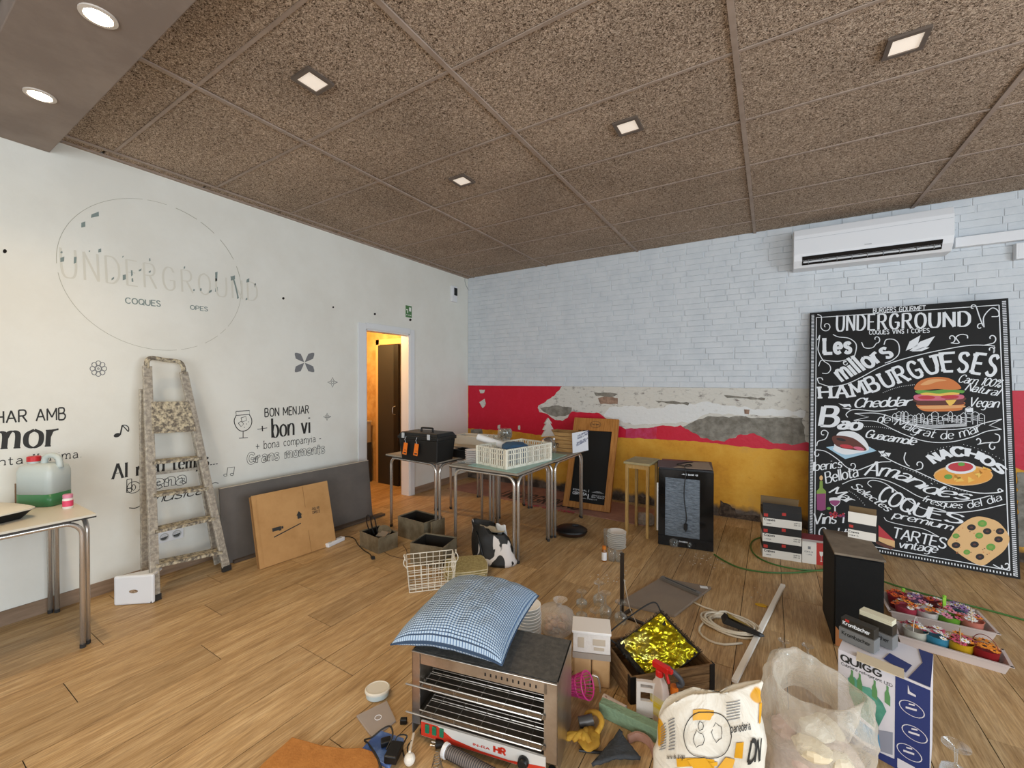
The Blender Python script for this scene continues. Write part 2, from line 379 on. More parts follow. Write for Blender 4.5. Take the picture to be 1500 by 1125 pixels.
def plank(x, y, w=None, l=None):
    o = bpy.data.objects.new('plank', plank_me); COL.objects.link(o); o.parent = floor; o.location = (x, y, R_.uniform(-.0006, 0))
    o.scale = ((w or PW)/PW, (l or PL)/PL, 1)
    if R_.random() < .5: o.rotation_euler[2] = PI
i0 = math.floor((0-1.944)/PW)
planks_n = 0
offs = {0: -3.775, 2: -4.07, 1: -4.62, -1: -3.775+.0}
for i in range(i0-8, 27):
    x0 = 1.944+i*PW
    xa, xb = x0, x0+PW
    ya_, yb_ = (-6.0, 0.0)
    if xb > 8.2: continue
    if xb <= -.02: ya_, yb_ = -2.9, -.92
    if xa < 0 < xb: pass
    s0 = offs.get(i, -3.775+((i*0.4137) % 1)*PL)
    if i == -1: s0 = -3.775
    y = s0-4*PL
    while y < yb_:
        a, b = max(y, ya_), min(y+PL, yb_)
        if b-a > .04 and not (xb > 6.4 and b < -2.2) and not (xa < -1.5):
            plank((xa+xb)/2, (a+b)/2, PW, b-a); planks_n += 1
        y += PL
g = G(); g.box((4.1, -7.3, -.0015), (8.2, 2.596, .003)); g.box((7.3, -4.1, -.0015), (1.8, 3.8, .003)); floorb = obj('plank_field', g, M_floor, floor); floorb['kind'] = 'stuff'

# --- ceiling: wood-wool tiles in a metal grid
def woodwool():
    m, nt, b = nm('wood_wool_tile'); L = nt.links
    geo = N(nt, 'NewGeometry'); oi = N(nt, 'ObjectInfo')
    n0 = N(nt, 'TexNoise', i_Scale=18.0, i_Detail=2.0); L.new(geo.outputs['Position'], n0.inputs[0])
    vm = N(nt, 'VectorMath', operation='MULTIPLY_ADD'); vm.inputs[1].default_value = (.16, .16, .16); L.new(n0.outputs['Color'], vm.inputs[0]); L.new(geo.outputs['Position'], vm.inputs[2])
    v = N(nt, 'TexVoronoi', feature='DISTANCE_TO_EDGE', i_Scale=62.0, i_Randomness=1.0); L.new(vm.outputs[0], v.inputs['Vector'])
    n1 = N(nt, 'TexNoise', i_Scale=95.0, i_Detail=3.0, i_Roughness=.7, i_Distortion=1.6); L.new(geo.outputs['Position'], n1.inputs[0])
    r1 = ramp(nt, [(.37, '#3d2f25'), (.45, '#8d7a68'), (.56, '#cdb9a4'), (.68, '#e4d4c2')]); L.new(n1.outputs['Fac'], r1.inputs[0])
    r2 = ramp(nt, [(.0, '#4a3a2e'), (.12, '#ffffff')]); L.new(v.outputs['Distance'], r2.inputs[0])
    mx = N(nt, 'Mix', data_type='RGBA', blend_type='MULTIPLY'); mx.inputs['Factor'].default_value = .45; L.new(r1.outputs[0], mx.inputs['A']); L.new(r2.outputs[0], mx.inputs['B'])
    n3 = N(nt, 'TexNoise', i_Scale=1.3, i_Detail=4.0); L.new(geo.outputs['Position'], n3.inputs[0])
    mr = N(nt, 'MapRange'); mr.inputs['From Min'].default_value = .3; mr.inputs['From Max'].default_value = .7; mr.inputs['To Min'].default_value = .85; mr.inputs['To Max'].default_value = 1.15; L.new(n3.outputs['Fac'], mr.inputs[0])
    hs = N(nt, 'HueSaturation'); L.new(mr.outputs[0], hs.inputs['Value']); L.new(mx.outputs['Result'], hs.inputs['Color']); L.new(hs.outputs[0], b.inputs['Base Color'])
    b.inputs['Roughness'].default_value = .95; b.inputs['Specular IOR Level'].default_value = .1
    bp = N(nt, 'Bump', i_Strength=.75, i_Distance=.006); L.new(n1.outputs['Fac'], bp.inputs['Height']); L.new(bp.outputs[0], b.inputs['Normal'])
    return m
M_tile = woodwool()
M_grid = pm('grid_bar_brown', '#968577', .6, c2='#a39284', sc=8, co='pos')
M_dark = pm('dark_void', '#17120e', .95)
g = G(); g.box((4.1, -4.1, HC+.11), (8.6, 9.0, .1)); ceiling = struct(obj('ceiling', g, M_dark))
TX, TY, X0, Y0 = 1.235, .6215, .12, -.39
g = G(); g.box((0, 0, .011), (TX-.012, TY-.008, .018)); tile_me = mesh(g, M_tile, 'ceiling_tile')
def ctile(x, y, sx=1, sy=1):
    o = bpy.data.objects.new('ceiling_tile', tile_me); COL.objects.link(o); o.parent = ceiling; o.location = (x, y, HC+R_.uniform(0, .003)); o.scale = (sx, sy, 1)
    o.rotation_euler = (R_.uniform(-.003, .003), R_.uniform(-.002, .002), 0)
for i in range(7):
    for j in range(-1, 14):
        y = Y0-(j+.5)*TY
        if -4.79 < y-TY/2 < -4.42 or -4.79 < y+TY/2 < -4.42:
            continue
        if j == -1: ctile(X0+(i+.5)*TX, -.195, 1, .62)
        else: ctile(X0+(i+.5)*TX, y)
for i in range(7):
    ctile(X0+(i+.5)*TX, (-4.41-4.12)/2, 1, .46); 
    ctile(X0+(i+.5)*TX, (-4.78-4.97)/2+.0, 1, .28)
g = G()
for j in range(8): g.box((X0/2-.004, -.195-j*TY*.98, HC+.011), (X0-.01, TY*.95, .018))
obj('edge_strip', g, M_tile, ceiling)
for i in range(7):
    g = G(); g.box((X0+i*TX, -2.205, HC-.003), (.026, 4.41, .008)); obj('grid_bar', g, M_grid, ceiling)
for j in range(7):
    g = G(); g.box((4.15, Y0-j*TY, HC-.001), (8.1, .016, .005)); obj('cross_bar', g, M_grid, ceiling)
g = G(); g.box((.012, -2.2, HC-.004), (.024, 4.4, .014)); obj('edge_trim', g, M_grid, ceiling)
M_beam = pm('beam_taupe', '#85786f', .7, c2='#93867c', sc=3, co='pos')
g = G(); g.box((4.1, -4.585, HC-.015), (8.2, .37, .17)); struct(obj('trim_1', g, M_beam, bev=.004))

# --- walls
M_white = pm('white_paint', '#e3e3da', .75, c2='#dddcd2', sc=1.6, bump=.05, bsc=60, co='pos')
M_whitew = pm('white_paint_plain', '#dcdcd6', .8)
g = G()
g.box((-.06, -5.46, 1.6), (.12, 7.08, 3.3)); g.box((-.06, -.58, 1.6), (.12, 1.28, 3.3)); g.box((-.06, -1.57, 2.67), (.12, .70, 1.16))
wall_left = struct(obj('wall_left', g, M_white))
M_base = pm('baseboard_wood', '#7d6650', .6, c2='#97806a', sc=6, st=(1, .3, 3), co='pos')
g = G(); g.box((.006, -5.3, .045), (.012, 6.54, .09)); struct(obj('baseboard_left', g, M_base))
g = G(); g.box((.006, -.58, .045), (.012, 1.14, .09)); struct(obj('baseboard_right', g, M_base))
# wall_back: masonry core, painted brick above 1.42, bare plaster below
ZB = 1.417
M_plast = None
def orange_plaster():
    m, nt, b = nm('orange_plaster'); L = nt.links
    geo = N(nt, 'NewGeometry')
    n = N(nt, 'TexNoise', i_Scale=2.2, i_Detail=7.0, i_Roughness=.7); L.new(geo.outputs['Position'], n.inputs[0])
    r = ramp(nt, [(.3, '#b87a20'), (.45, '#cf942c'), (.6, '#d8a23c'), (.75, '#c99848')]); L.new(n.outputs['Fac'], r.inputs[0])
    n2 = N(nt, 'TexNoise', i_Scale=16.0, i_Detail=6.0, i_Roughness=.8); L.new(geo.outputs['Position'], n2.inputs[0])
    r2 = ramp(nt, [(.22, '#5a3d20'), (.36, '#ffffff')]); L.new(n2.outputs['Fac'], r2.inputs[0])
    mx = N(nt, 'Mix', data_type='RGBA', blend_type='MULTIPLY'); mx.inputs['Factor'].default_value = .8; L.new(r.outputs[0], mx.inputs['A']); L.new(r2.outputs[0], mx.inputs['B'])
    # dirty foot of the wall: torn skirting mortar
    sp = N(nt, 'SeparateXYZ'); L.new(geo.outputs['Position'], sp.inputs[0])
    n3 = N(nt, 'TexNoise', i_Scale=7.0, i_Detail=5.0); L.new(geo.outputs['Position'], n3.inputs[0])
    ma = N(nt, 'Math', operation='MULTIPLY_ADD'); L.new(n3.outputs['Fac'], ma.inputs[0]); ma.inputs[1].default_value = -.17; L.new(sp.outputs['Z'], ma.inputs[2])
    r3 = ramp(nt, [(.0, '#ffffff'), (.06, '#000000')]); L.new(ma.outputs[0], r3.inputs[0])
    n4 = N(nt, 'TexNoise', i_Scale=9.0, i_Detail=7.0); L.new(geo.outputs['Position'], n4.inputs[0])
    r4 = ramp(nt, [(.4, '#3a3027'), (.62, '#6f6153')]); L.new(n4.outputs['Fac'], r4.inputs[0])
    m2 = N(nt, 'Mix', data_type='RGBA'); L.new(r3.outputs[0], m2.inputs['Factor']); L.new(mx.outputs['Result'], m2.inputs['A']); L.new(r4.outputs[0], m2.inputs['B'])
    L.new(m2.outputs['Result'], b.inputs['Base Color']); b.inputs['Roughness'].default_value = .85
    bp = N(nt, 'Bump', i_Strength=.4, i_Distance=.01); L.new(n2.outputs['Fac'], bp.inputs['Height']); L.new(bp.outputs[0], b.inputs['Normal'])
    return m
M_or = orange_plaster()
g = G(); g.box((4.1, .115, ZB/2-.05), (8.6, .22, ZB+.1)); wall_back = struct(obj('wall_back', g, M_or))
M_brick = pm('white_painted_brick', '#d0d5d8', .7, c2='#c7cdd1', sc=5, bump=.25, bsc=45, co='pos')
g = G(); g.box((4.1, .1165, (ZB+HC+.06)/2), (8.6, .217, HC+.06-ZB)); obj('mortar', g, M_brick, wall_back)
BH, BL = .0635, .262
cells = []
nr = int((HC+.03-ZB)/BH)
for r in range(nr):
    z = ZB+(r+.5)*BH; x = -BL*(0 if r % 2 else .5)-((r*37) % 5)*.012; BLn = BL
    while x < 8.1:
        a, b = max(x, 0), min(x+BLn, 8.2)
        if b-a > .03: cells.append(((a+b)/2, z, b-a))
        x += BLn; BLn = BL*R_.choice((.5, 1, 1, 1, 1.12, .88))
vis = [c for c in cells if c[0] < 6.0]
vis.sort(key=lambda c: (c[0]-CAM.x-.6)**2+(c[1]-CAM.z)**2)
near = vis[:296]; nset = set(near)
g = G(); w, t, h = BL/2-.005, .012, BH/2-.0012
g.add([(-w, 0, -h), (w, 0, -h), (w, 0, h), (-w, 0, h), (-w+.003, -.005, -h+.002), (w-.003, -.005, -h+.002), (w-.003, -.005, h-.002), (-w+.003, -.005, h-.002)],
      [(4, 5, 6, 7), (0, 1, 5, 4), (1, 2, 6, 5), (2, 3, 7, 6), (3, 0, 4, 7), (3, 2, 1, 0)]); brick_me = mesh(g, M_brick, 'brick')
for c in near:
    o = bpy.data.objects.new('brick', brick_me); COL.objects.link(o); o.parent = wall_back
    o.location = (c[0], .0085-R_.uniform(0, .003), c[1]); o.scale = (c[2]/BL, 1, 1); o.rotation_euler = (R_.uniform(-.02, .02), R_.uniform(-.004, .004), R_.uniform(-.006, .006))
g = G()
for c in cells:
    if c in nset: continue
    w = c[2]/2-.005; y = R_.uniform(0, .003); tz = R_.uniform(-.0008, .0008)
    X, Z = c[0], c[1]
    g.add([(X-w, .0085, Z-h), (X+w, .0085, Z-h), (X+w, .0085, Z+h), (X-w, .0085, Z+h), (X-w+.003, .0035-y-tz, Z-h+.002), (X+w-.003, .0035-y, Z-h+.002), (X+w-.003, .0035-y, Z+h-.002), (X-w+.003, .0035-y-tz, Z+h-.002)],
          [(4, 5, 6, 7), (0, 1, 5, 4), (1, 2, 6, 5), (2, 3, 7, 6), (3, 0, 4, 7)])
o = obj('brickwork', g, M_brick, wall_back); o['kind'] = 'stuff'
# paint layers on the plaster
SB = Surf((0, .004, 0), (1, 0, 0), (0, 0, 1), 0.0)
def jag(pts, amp=.012, step=.03):
    P = [SB.px(*p) for p in pts]; out = []
    for a, b in zip(P, P[1:]+P[:1]):
        n = max(1, int((b-a).length/step)); d = b-a; nn = Vector((-d.y, d.x)).normalized() if d.length else Vector((0, 0))
        for i in range(n):
            q = a+d*i/n; out.append(q+nn*noise.noise(Vector((q.x*14, q.y*14, 3)))*amp*2.2)
    return [Vector((max(q.x, .001), min(q.y, ZB))) for q in out]
def patch(name, pts, mat, lift, amp=.012, rag=True):
    P = jag(pts, amp); g = G()
    f = [SB.P(p, lift) for p in P]; b = [SB.P(p, -.003) for p in P]
    g.hexa(b, f); o = obj(name, g, mat, wall_back)
    return o
M_red = pm('crimson_paint', '#c4062c', .5, c2='#cc1a3a', sc=9, lo=.5, hi=.8, bump=.25, bsc=30, co='pos')
M_pink = pm('faded_pink_paint', '#c23a62', .6, c2='#b91d38', sc=11, bump=.2, bsc=30, co='pos')
M_old = pm('old_white_plaster', '#cfccc2', .85, c2='#77706a', sc=11, lo=.55, hi=.70, bump=1.0, bsc=17, st=(1, 1, 1.8), co='pos')
M_new = pm('flaking_whitewash', '#dbdcd9', .8, c2='#b9b8b2', sc=14, lo=.6, hi=.8, bump=.7, bsc=30, co='pos')
M_rawb = pm('exposed_red_brick', '#a58873', .9, c2='#7d6455', sc=14, bump=.8, bsc=30, co='pos')
M_con = pm('bare_concrete', '#8f8b80', .9, c2='#6d685e', sc=10, bump=.6, bsc=40, co='pos')
patch('paint_patch', [(686, 560), (1600, 573), (1600, 700), (1500, 690), (1484, 684), (1183, 661), (1100, 656), (1060, 651), (1029, 647), (975, 644), (915, 641), (800, 638), (750, 632), (686, 627)], M_red, .001, .006)
patch('plaster_patch', [(828, 560), (1420, 560), (1420, 672), (1181, 648), (1165, 651), (1133, 649), (1104, 635), (1080, 637), (1061, 647), (1040, 644), (1011, 633), (997, 623), (971, 623), (949, 628), (916, 629), (895, 618), (878, 605), (837, 603), (832, 612), (824, 616), (810, 614), (804, 608), (790, 604), (789, 594), (812, 580)], M_old, .003, .012)
patch('concrete_patch', [(1000, 625), (1013, 620), (1037, 609), (1110, 611), (1175, 612), (1181, 648), (1165, 651), (1133, 649), (1104, 635), (1080, 637), (1061, 647), (1040, 644), (1011, 633)], M_con, .0035, .01)
patch('concrete_patch', [(791, 598), (812, 594), (838, 597), (835, 607), (815, 611), (800, 606)], M_con, .0035, .01)
patch('concrete_patch', [(690, 629), (706, 629), (708, 640), (700, 646), (690, 645)], M_con, .0015, .01)
patch('whitewash_patch', [(884, 608), (893, 596), (925, 595), (960, 598), (985, 592), (1040, 590), (1100, 598), (1178, 602), (1178, 610), (1110, 609), (1040, 606), (1008, 618), (990, 619), (950, 622), (915, 620)], M_new, .0038, .012)
patch('brick_scar', [(876, 583), (890, 580), (905, 583), (905, 592), (880, 592)], M_rawb, .0034, .006)
patch('brick_scar', [(1090, 600), (1098, 600), (1097, 607), (1091, 606)], M_rawb, .005, .003)
for c in ([(870, 575), (905, 577), (900, 581), (873, 580)], [(960, 586), (1010, 590), (1008, 593), (965, 590)], [(1060, 578), (1120, 583), (1120, 586), (1065, 583)]):
    patch('dark_crack', c, M_con, .0041, .008)
patch('pink_patch', [(917, 628), (949, 627), (962, 625), (962, 643), (917, 641)], M_pink, .0037, .006)
for c in ([(702, 571), (711, 571), (709, 576), (704, 576)], [(702, 589), (710, 584), (712, 592), (707, 598)], [(729, 623), (733, 622), (733, 628), (729, 628)], [(759, 624), (762, 623), (762, 630), (759, 629)]):
    patch('plaster_chip', c, M_old, .002, .004)
patch('dirty_patch', [(1490, 690), (1600, 697), (1600, 800), (1490, 800)], M_con, .002, .02)
M_bk = pm('dried_brown_dirt', '#33281f', .95, c2='#5b4b3c', sc=25, bump=.8, bsc=40, co='pos')
for c in ([(1056, 732), (1066, 737), (1078, 745), (1078, 752), (1118, 756), (1118, 770), (1050, 765)], [(932, 735), (938, 727), (950, 727), (956, 735), (954, 746), (934, 745)], [(904, 727), (920, 733), (918, 741), (902, 736)]):
    patch('mortar_scar', c, M_bk, .006, .02)
# hidden sides of the room: right wall and street wall, both with shop windows
g = G()
g.box((8.26, -1.1, 1.6), (.12, 2.6, 3.3)); g.box((8.26, -7.45, 1.6), (.12, 2.5, 3.3)); g.box((8.26, -4.3, .25), (.12, 3.8, .6)); g.box((8.26, -4.3, 2.95), (.12, 3.8, .5))
struct(obj('wall_right', g, M_whitew))
g = G(); g.box((1.2, -8.66, 1.6), (2.8, .12, 3.3)); g.box((8.0, -8.66, 1.6), (.6, .12, 3.3)); g.box((5.15, -8.66, 2.95), (5.1, .12, .5)); g.box((5.15, -8.66, .1), (5.1, .12, .3))
struct(obj('wall_rear', g, M_whitew))
M_alu = pm('window_aluminium', '#5b5e60', .4, .6)
g = G()
for x in (2.62, 5.15, 7.68): g.box((x, -8.66, 1.45), (.05, .06, 2.5))
for z in (.27, 2.68): g.box((5.15, -8.66, z), (5.1, .06, .05))
struct(obj('window_1', g, M_alu))
g = G()
for y in (-6.18, -4.3, -2.42): g.box((8.26, y, 1.6), (.06, .05, 2.2))
for z in (.57, 2.68): g.box((8.26, -4.3, z), (.06, 3.8, .05))
struct(obj('window_2', g, M_alu))

# --- doorway and the corridor behind it
M_frame = pm('white_lacquered_frame', '#dfe2e2', .4)
g = G()
g.box((.009, -1.975, 1.075), (.018, .11, 2.15)); g.box((.009, -1.19, 1.075), (.018, .08, 2.15)); g.box((.009, -1.57, 2.125), (.018, .70, .07))
door1 = struct(obj('door_1', g, M_frame, bev=.003))
g = G(); g.box((-.066, -1.91, 1.045), (.134, .02, 2.09)); g.box((-.066, -1.232, 1.045), (.134, .02, 2.09)); g.box((-.066, -1.57, 2.085), (.134, .68, .02))
obj('door_jamb', g, M_frame, door1)
M_warm = pm('ochre_stucco', '#c9a66e', .8, c2='#b08a52', sc=6, bump=.3, bsc=30, co='pos')
g = G(); g.box((-1.1, -.86, 1.3), (2.0, .12, 2.6)); g.box((-2.0, -1.9, 1.3), (.12, 2.2, 2.6)); g.box((-1.06, -3.0, 1.3), (1.96, .12, 2.6))
struct(obj('wall_corridor', g, M_warm))
g = G(); g.box((-1.06, -1.95, 2.65), (1.9, 2.2, .1)); struct(obj('ceiling_corridor', g, M_warm))
M_dk = pm('anthracite_door', '#33322f', .5)
M_dk2 = pm('black_door_edge', '#151412', .5)
M_gold = pm('pale_oak_frame', '#cfae78', .5)
g = G(); g.box((-.93, -.935, 1.045), (.07, .03, 2.09)); g.box((-.40, -.935, 1.045), (.07, .03, 2.09)); g.box((-.665, -.935, 2.05), (.6, .03, .08))
door2 = struct(obj('door_2', g, M_gold, bev=.003))
g = G(); g.box((-.73, -.955, 1.0), (.33, .025, 2.0)); obj('door_panel', g, M_dk, door2)
g = G(); g.box((-.525, -.95, 1.0), (.09, .04, 2.0)); obj('door_stile', g, M_dk2, door2)
g = G(); g.tube(catmull([(-.53, -.975, 1.13), (-.545, -1.01, 1.11), (-.545, -1.01, 1.03), (-.53, -.975, 1.01)], 4), .006, 6); obj('door_handle', g, pm('satin_steel', '#b9b9b6', .3, 1), door2, smooth=True)
t = thing('cabinet', 'low dark corridor cabinet with a beige front seen through the doorway', 'cabinet', (-1.35, -1.1, 0))
g = G(); g.box((0, 0, .29), (.62, .28, .58)); obj('base_unit', g, M_dk, t, bev=.004)
g = G(); g.box((0, 0, .73), (.60, .26, .30)); obj('drawer_box', g, pm('beige_board', '#a38f70', .7), t, bev=.004)
g = G(); g.box((0, 0, .89), (.62, .28, .02)); obj('shelf_board', g, pm('beige_top', '#c2ab83', .7), t)
# ================================================================== WRITING AND DRAWINGS ON THE LEFT WALL
SL = Surf((0, 0, 0), (0, 1, 0), (0, 0, 1), 0.0008)
M_ink = pm('black_vinyl', '#2a2926', .6)
M_grey = pm('grey_vinyl', '#77797b', .6)
M_faint = pm('ghost_of_lettering', '#d3d1c4', .7)
M_scrap = pm('teal_grey_vinyl_scrap', '#7e8c88', .6)
def lettering(text, base, h, h2=None, mat=None, **k):
    g = G(); put_text(g, SL, text, base, h, h2, **k); return obj('lettering', g, mat or M_ink, wall_left)
lettering('HAR AMB', [(-8, 620.5), (96, 614.5)], 17.5, thick=.13, gap=.2)
lettering('mor', [(-14, 659), (84, 653.5)], 40, thick=.17, thin=.045, serif=.1, gap=.22)
lettering("nta l'anima.", [(-2, 682.5), (119, 670)], 12, thick=.1, serif=.1, gap=.3, wsc=1.2)
lettering('BON MENJAR', [(388, 610.7), (452, 605.5)], 12.2, 11.5, thick=.13, gap=.18, wsc=.8)
lettering('+', [(378, 634), (391, 632)], 13, thick=.07)
lettering('bon vi', [(399, 641), (454, 634)], 28, 25, thick=.15, thin=.03, serif=.07, gap=.16, wsc=.85)
lettering('+ bona companyia -', [(375, 659), (470, 646)], 12, 10, thick=.09, serif=.08, gap=.22)
lettering('Grans moments', [(363, 679.5), (475, 663)], 15, 13.5, thick=.2, outline=True, gap=.22)
lettering('Al meu temps...', [(165, 702), (318, 680)], 22, 19, thick=.17, thin=.03, serif=.1, gap=.18, wsc=.9)
lettering('buena', [(189, 721), (271, 708)], 19, 17, thick=.26, thin=.2, outline=True, gap=.24)
g = G(); put_text(g, SL, 'musica', [(216, 739), (298, 723)], 15, 13, thick=.1, shear=.35, gap=.12, wsc=1.5)
put_line(g, SL, [(189, 744), (199, 744), (209, 738), (214, 731)], .006); put_line(g, SL, [(298, 722), (306, 713), (314, 707), (320, 708)], .006)
obj('lettering', g, M_ink, wall_left)
# ghosted sign: a circle and removed letters
g = G(); cc, rr = Vector((-3.812, 2.289)), .562
for k in range(120):
    a, b = 2*PI*k/120, 2*PI*(k+1)/120
    if noise.noise(Vector((k*.35, 1, 1))) < -.18: continue
    w = .0022 if .2 < a < 1.5 else .0012
    q = [cc+Vector((math.cos(t), math.sin(t)))*r for t, r in ((a, rr-w), (a, rr+w), (b, rr+w), (b, rr-w))]
    g.poly([SL.P(p) for p in q])
obj('ghost_circle', g, pm('ghost_line', '#a3a18f', .7), wall_left)
g = G(); put_text(g, SL, 'UNDERGROUND', [(91, 406), (377, 441)], 43, 26, thick=.09, thin=.04, gap=.3, wsc=.8)
obj('lettering', g, M_faint, wall_left)['label'] = 'ghost of removed lettering on the white wall'
g = G(); put_text(g, SL, 'COQUES', [(184, 444), (235, 449)], 8, thick=.16, gap=.2, mi=0); put_text(g, SL, 'OPES', [(279, 453), (304, 456)], 6, thick=.16, gap=.2)
for x, y, w, h in [(90, 370, 3, 3), (91, 380, 6, 7), (110, 381, 4, 9), (146, 367, 4, 5), (131, 368, 2, 2), (180, 376, 2, 2), (165, 408, 4, 3), (182, 406, 4, 7), (193, 400, 2.5, 8), (194, 410, 2, 5), (205, 396, 4, 3), (219, 380, 2, 4), (219, 398, 3, 2), (270, 392, 2, 3), (284, 425, 2.5, 2.5), (294, 424, 3, 3), (317, 405, 3, 13), (317, 424, 4, 6), (308, 427, 4, 3), (341, 407, 6, 6), (348, 435, 2, 5), (363, 411, 4, 5), (361, 438, 3, 3), (374, 418, 2, 5), (139, 315, 11, 6), (122, 329, 5, 7)]:
    jx = [(x+w*a/2+R_.uniform(-.5, .5), y+h*b/2+R_.uniform(-.6, .6)+(-w*a*.15)) for a, b in ((-1, -1), (1, -1), (1, 1), (-1, 1))]
    put_poly(g, SL, jx, .0003)
put_line(g, SL, [(338, 405), (343, 412), (349, 437)], .012, lift=.0003)
obj('vinyl_scrap', g, M_scrap, wall_left)
# rosettes, flowers, notes and the drawn glass
g = G()
for k in range(8):
    a = 2*PI*k/8; c = (144+8.5*math.cos(a), 540+8*math.sin(a))
    put_line(g, SL, [(c[0]+3.6*math.cos(b), c[1]+3.4*math.sin(b)) for b in [2*PI*i/8 for i in range(8)]], .0045, closed=True)
for r in (1.3, 4.2): put_line(g, SL, [(144+r*math.cos(b), 540+r*math.sin(b)) for b in [2*PI*i/8 for i in range(8)]], .004, closed=True)
obj('drawn_rosette', g, M_grey, wall_left)
g = G()
for a in (45, 135, 225, 315):
    a = math.radians(a); dx, dy = math.cos(a), math.sin(a)
    put_poly(g, SL, [(446+dx*t*20-dy*s*w, 531+dy*t*20+dx*s*w) for t, w, s in ((.04, 0, 1), (.3, 2.5, 1), (.65, 5, 1), (.9, 2.2, 1), (1, 0, 1), (.9, 2.2, -1), (.65, 5, -1), (.3, 2.5, -1))])
obj('flower_decal', g, M_grey, wall_left)
for (cx, cy, s) in ((487, 560, 7.5), (479, 610.5, 5.5)):
    g = G(); pts = []
    for k in range(16):
        a = 2*PI*k/16; r = s*(1 if k % 4 == 0 else .42 if k % 4 == 2 else .5); pts.append((cx+r*math.cos(a), cy+r*math.sin(a)))
    put_line(g, SL, pts, .0045, smooth=False, closed=True); put_line(g, SL, [(cx+s*.25*math.cos(b), cy+s*.25*math.sin(b)) for b in [PI*i/4 for i in range(8)]], .004, closed=True)
    obj('drawn_star', g, M_ink, wall_left)
g = G(); c = (355.5, 617)
put_line(g, SL, [(346, 608), (343, 616), (345, 624), (350, 630), (356, 631.5), (363, 629), (368, 622), (368.5, 614), (365, 607)], .007)
put_line(g, SL, [(345.5, 603), (346, 608.5), (365.5, 607), (365.5, 601.5), (345.5, 602.5)], .006, smooth=False)
put_line(g, SL, [(356, 631), (356, 641)], .006); put_line(g, SL, [(350, 642), (363, 641)], .006)
for q in ([(353, 612), (360, 610), (361, 616), (354.5, 618)], [(349, 620), (353, 617), (357, 621), (353, 625)]): put_line(g, SL, q, .005, smooth=False, closed=True)
for q in ((361, 621), (358, 626), (364, 618)): put_disc(g, SL, q, .6)
obj('drawn_glass', g, M_ink, wall_left)
g = G(); put_disc(g, SL, (171.5, 637.5), 5.2, 3, rot=-.3); put_line(g, SL, [(176, 637), (179, 623)], .008); put_line(g, SL, [(179, 623), (184, 628), (188, 632), (188, 626), (184, 623), (179, 623)], .006)
obj('drawn_note', g, M_ink, wall_left)
g = G()
for q in ((330, 696), (339.5, 695)): put_line(g, SL, [(q[0]+2.4*math.cos(b), q[1]+1.7*math.sin(b)) for b in [PI*i/3 for i in range(6)]], .004, closed=True)
put_line(g, SL, [(332, 695), (333.5, 685), (343.5, 684), (342, 694)], .005, smooth=False)
obj('drawn_note', g, M_ink, wall_left)
g = G()
for x, y, r in ((7, 368, 3), (415, 437, 1.8), (549, 460, 1.6), (601, 468.5, 1.8), (488, 450, 1.3)): put_disc(g, SL, (x, y), r, lift=.0002)
obj('screw_hole', g, M_dark, wall_left)

# ================================================================== THINGS ON THE WALLS
M_wpl = pm('white_plastic', '#e2e4e6', .35)
M_blk = pm('black_plastic', '#0d0d0d', .45)
t = thing('emergency_exit_sign', 'small green emergency exit sign on the white wall above the doorway', 'sign', wl(598.5, 456.5))
g = G(); g.box((.002, 0, 0), (.004, .105, .15)); obj('plate', g, pm('sign_green', '#4f7d4c', .5), t)
g = G(); c = Vector(t.location)
def lb(x, a, b, w, h): g.box((x, a, b), (.001, w, h))
lb(.0045, .022, .03, .035, .05); lb(.0045, -.03, .02, .03, .012); lb(.0045, -.02, -.005, .014, .03); lb(.0045, -.035, -.045, .02, .01); lb(.0045, 0, -.045, .02, .01); lb(.0045, .03, -.045, .02, .01)
obj('running_figure', g, pm('sign_white', '#e6ebe2', .5), t)
t = thing('wall_controller', 'small white controller box with a black window near the room corner', 'controller', wl(663.5, 431))
g = G(); g.box((.018, 0, 0), (.036, .12, .23)); obj('housing', g, M_wpl, t, bev=.006)
g = G(); g.box((.038, .02, .035), (.004, .07, .11)); obj('window_panel', g, M_blk, t, bev=.001)
g = G(); g.tube([wl(680.5, 396, .006), wl(681, 405, .006), wl(681, 412, .006), wl(683, 419, .008), wl(687.5, 427, .012)], .003, 6)
tag(obj('corner_cable', g, pm('grey_cable', '#8d9290', .5), smooth=True), 'thin grey cable hanging in the corner beside the white controller', 'cable')
t = thing('double_socket', 'white double wall socket low on the wall behind the ladder', 'socket', wl(249, 784))
g = G(); g.box((.005, 0, 0), (.01, .17, .085)); obj('face_plate', g, M_wpl, t, bev=.003)
for s in (-.04, .04):
    g = G(); g.lathe([(.03, 0), (.03, .003), (.024, .003), (.022, -.004)], (.01, s, 0), 18, M=Matrix.Rotation(PI/2, 3, 'Y')); obj('socket_well', g, pm('socket_shadow', '#b8bab8', .5), t, smooth=True)

# --- air conditioner
t = thing('air_conditioner', 'long white split air conditioner unit high on the white brick wall', 'air conditioner', (4.72, 0, 2.78))
g = G(); pr = [(0, .18), (-.19, .185), (-.215, .12), (-.218, -.06), (-.2, -.12), (-.15, -.18), (0, -.185)]
b = [Vector((-.56, y, z)) for y, z in pr]; e = [Vector((.56, y, z)) for y, z in pr]; g.hexa(b, e); ac_body = obj('body', g, M_wpl, t, bev=.006)
g = G(); g.hexa([Vector((-.49, -.219, -.085)), Vector((.49, -.219, -.085)), Vector((.49, -.178, -.160)), Vector((-.49, -.178, -.160))], [Vector((-.49, -.2, -.114)), Vector((.49, -.2, -.114)), Vector((.49, -.165, -.152)), Vector((-.49, -.165, -.152))]); obj('air_outlet', g, M_dark, t)
g = G(); g.bar((-.48, -.197, -.136), (.48, -.197, -.136), .004, .016); obj('louver', g, pm('louver_white', '#c9ccce', .4), t)
g = G()
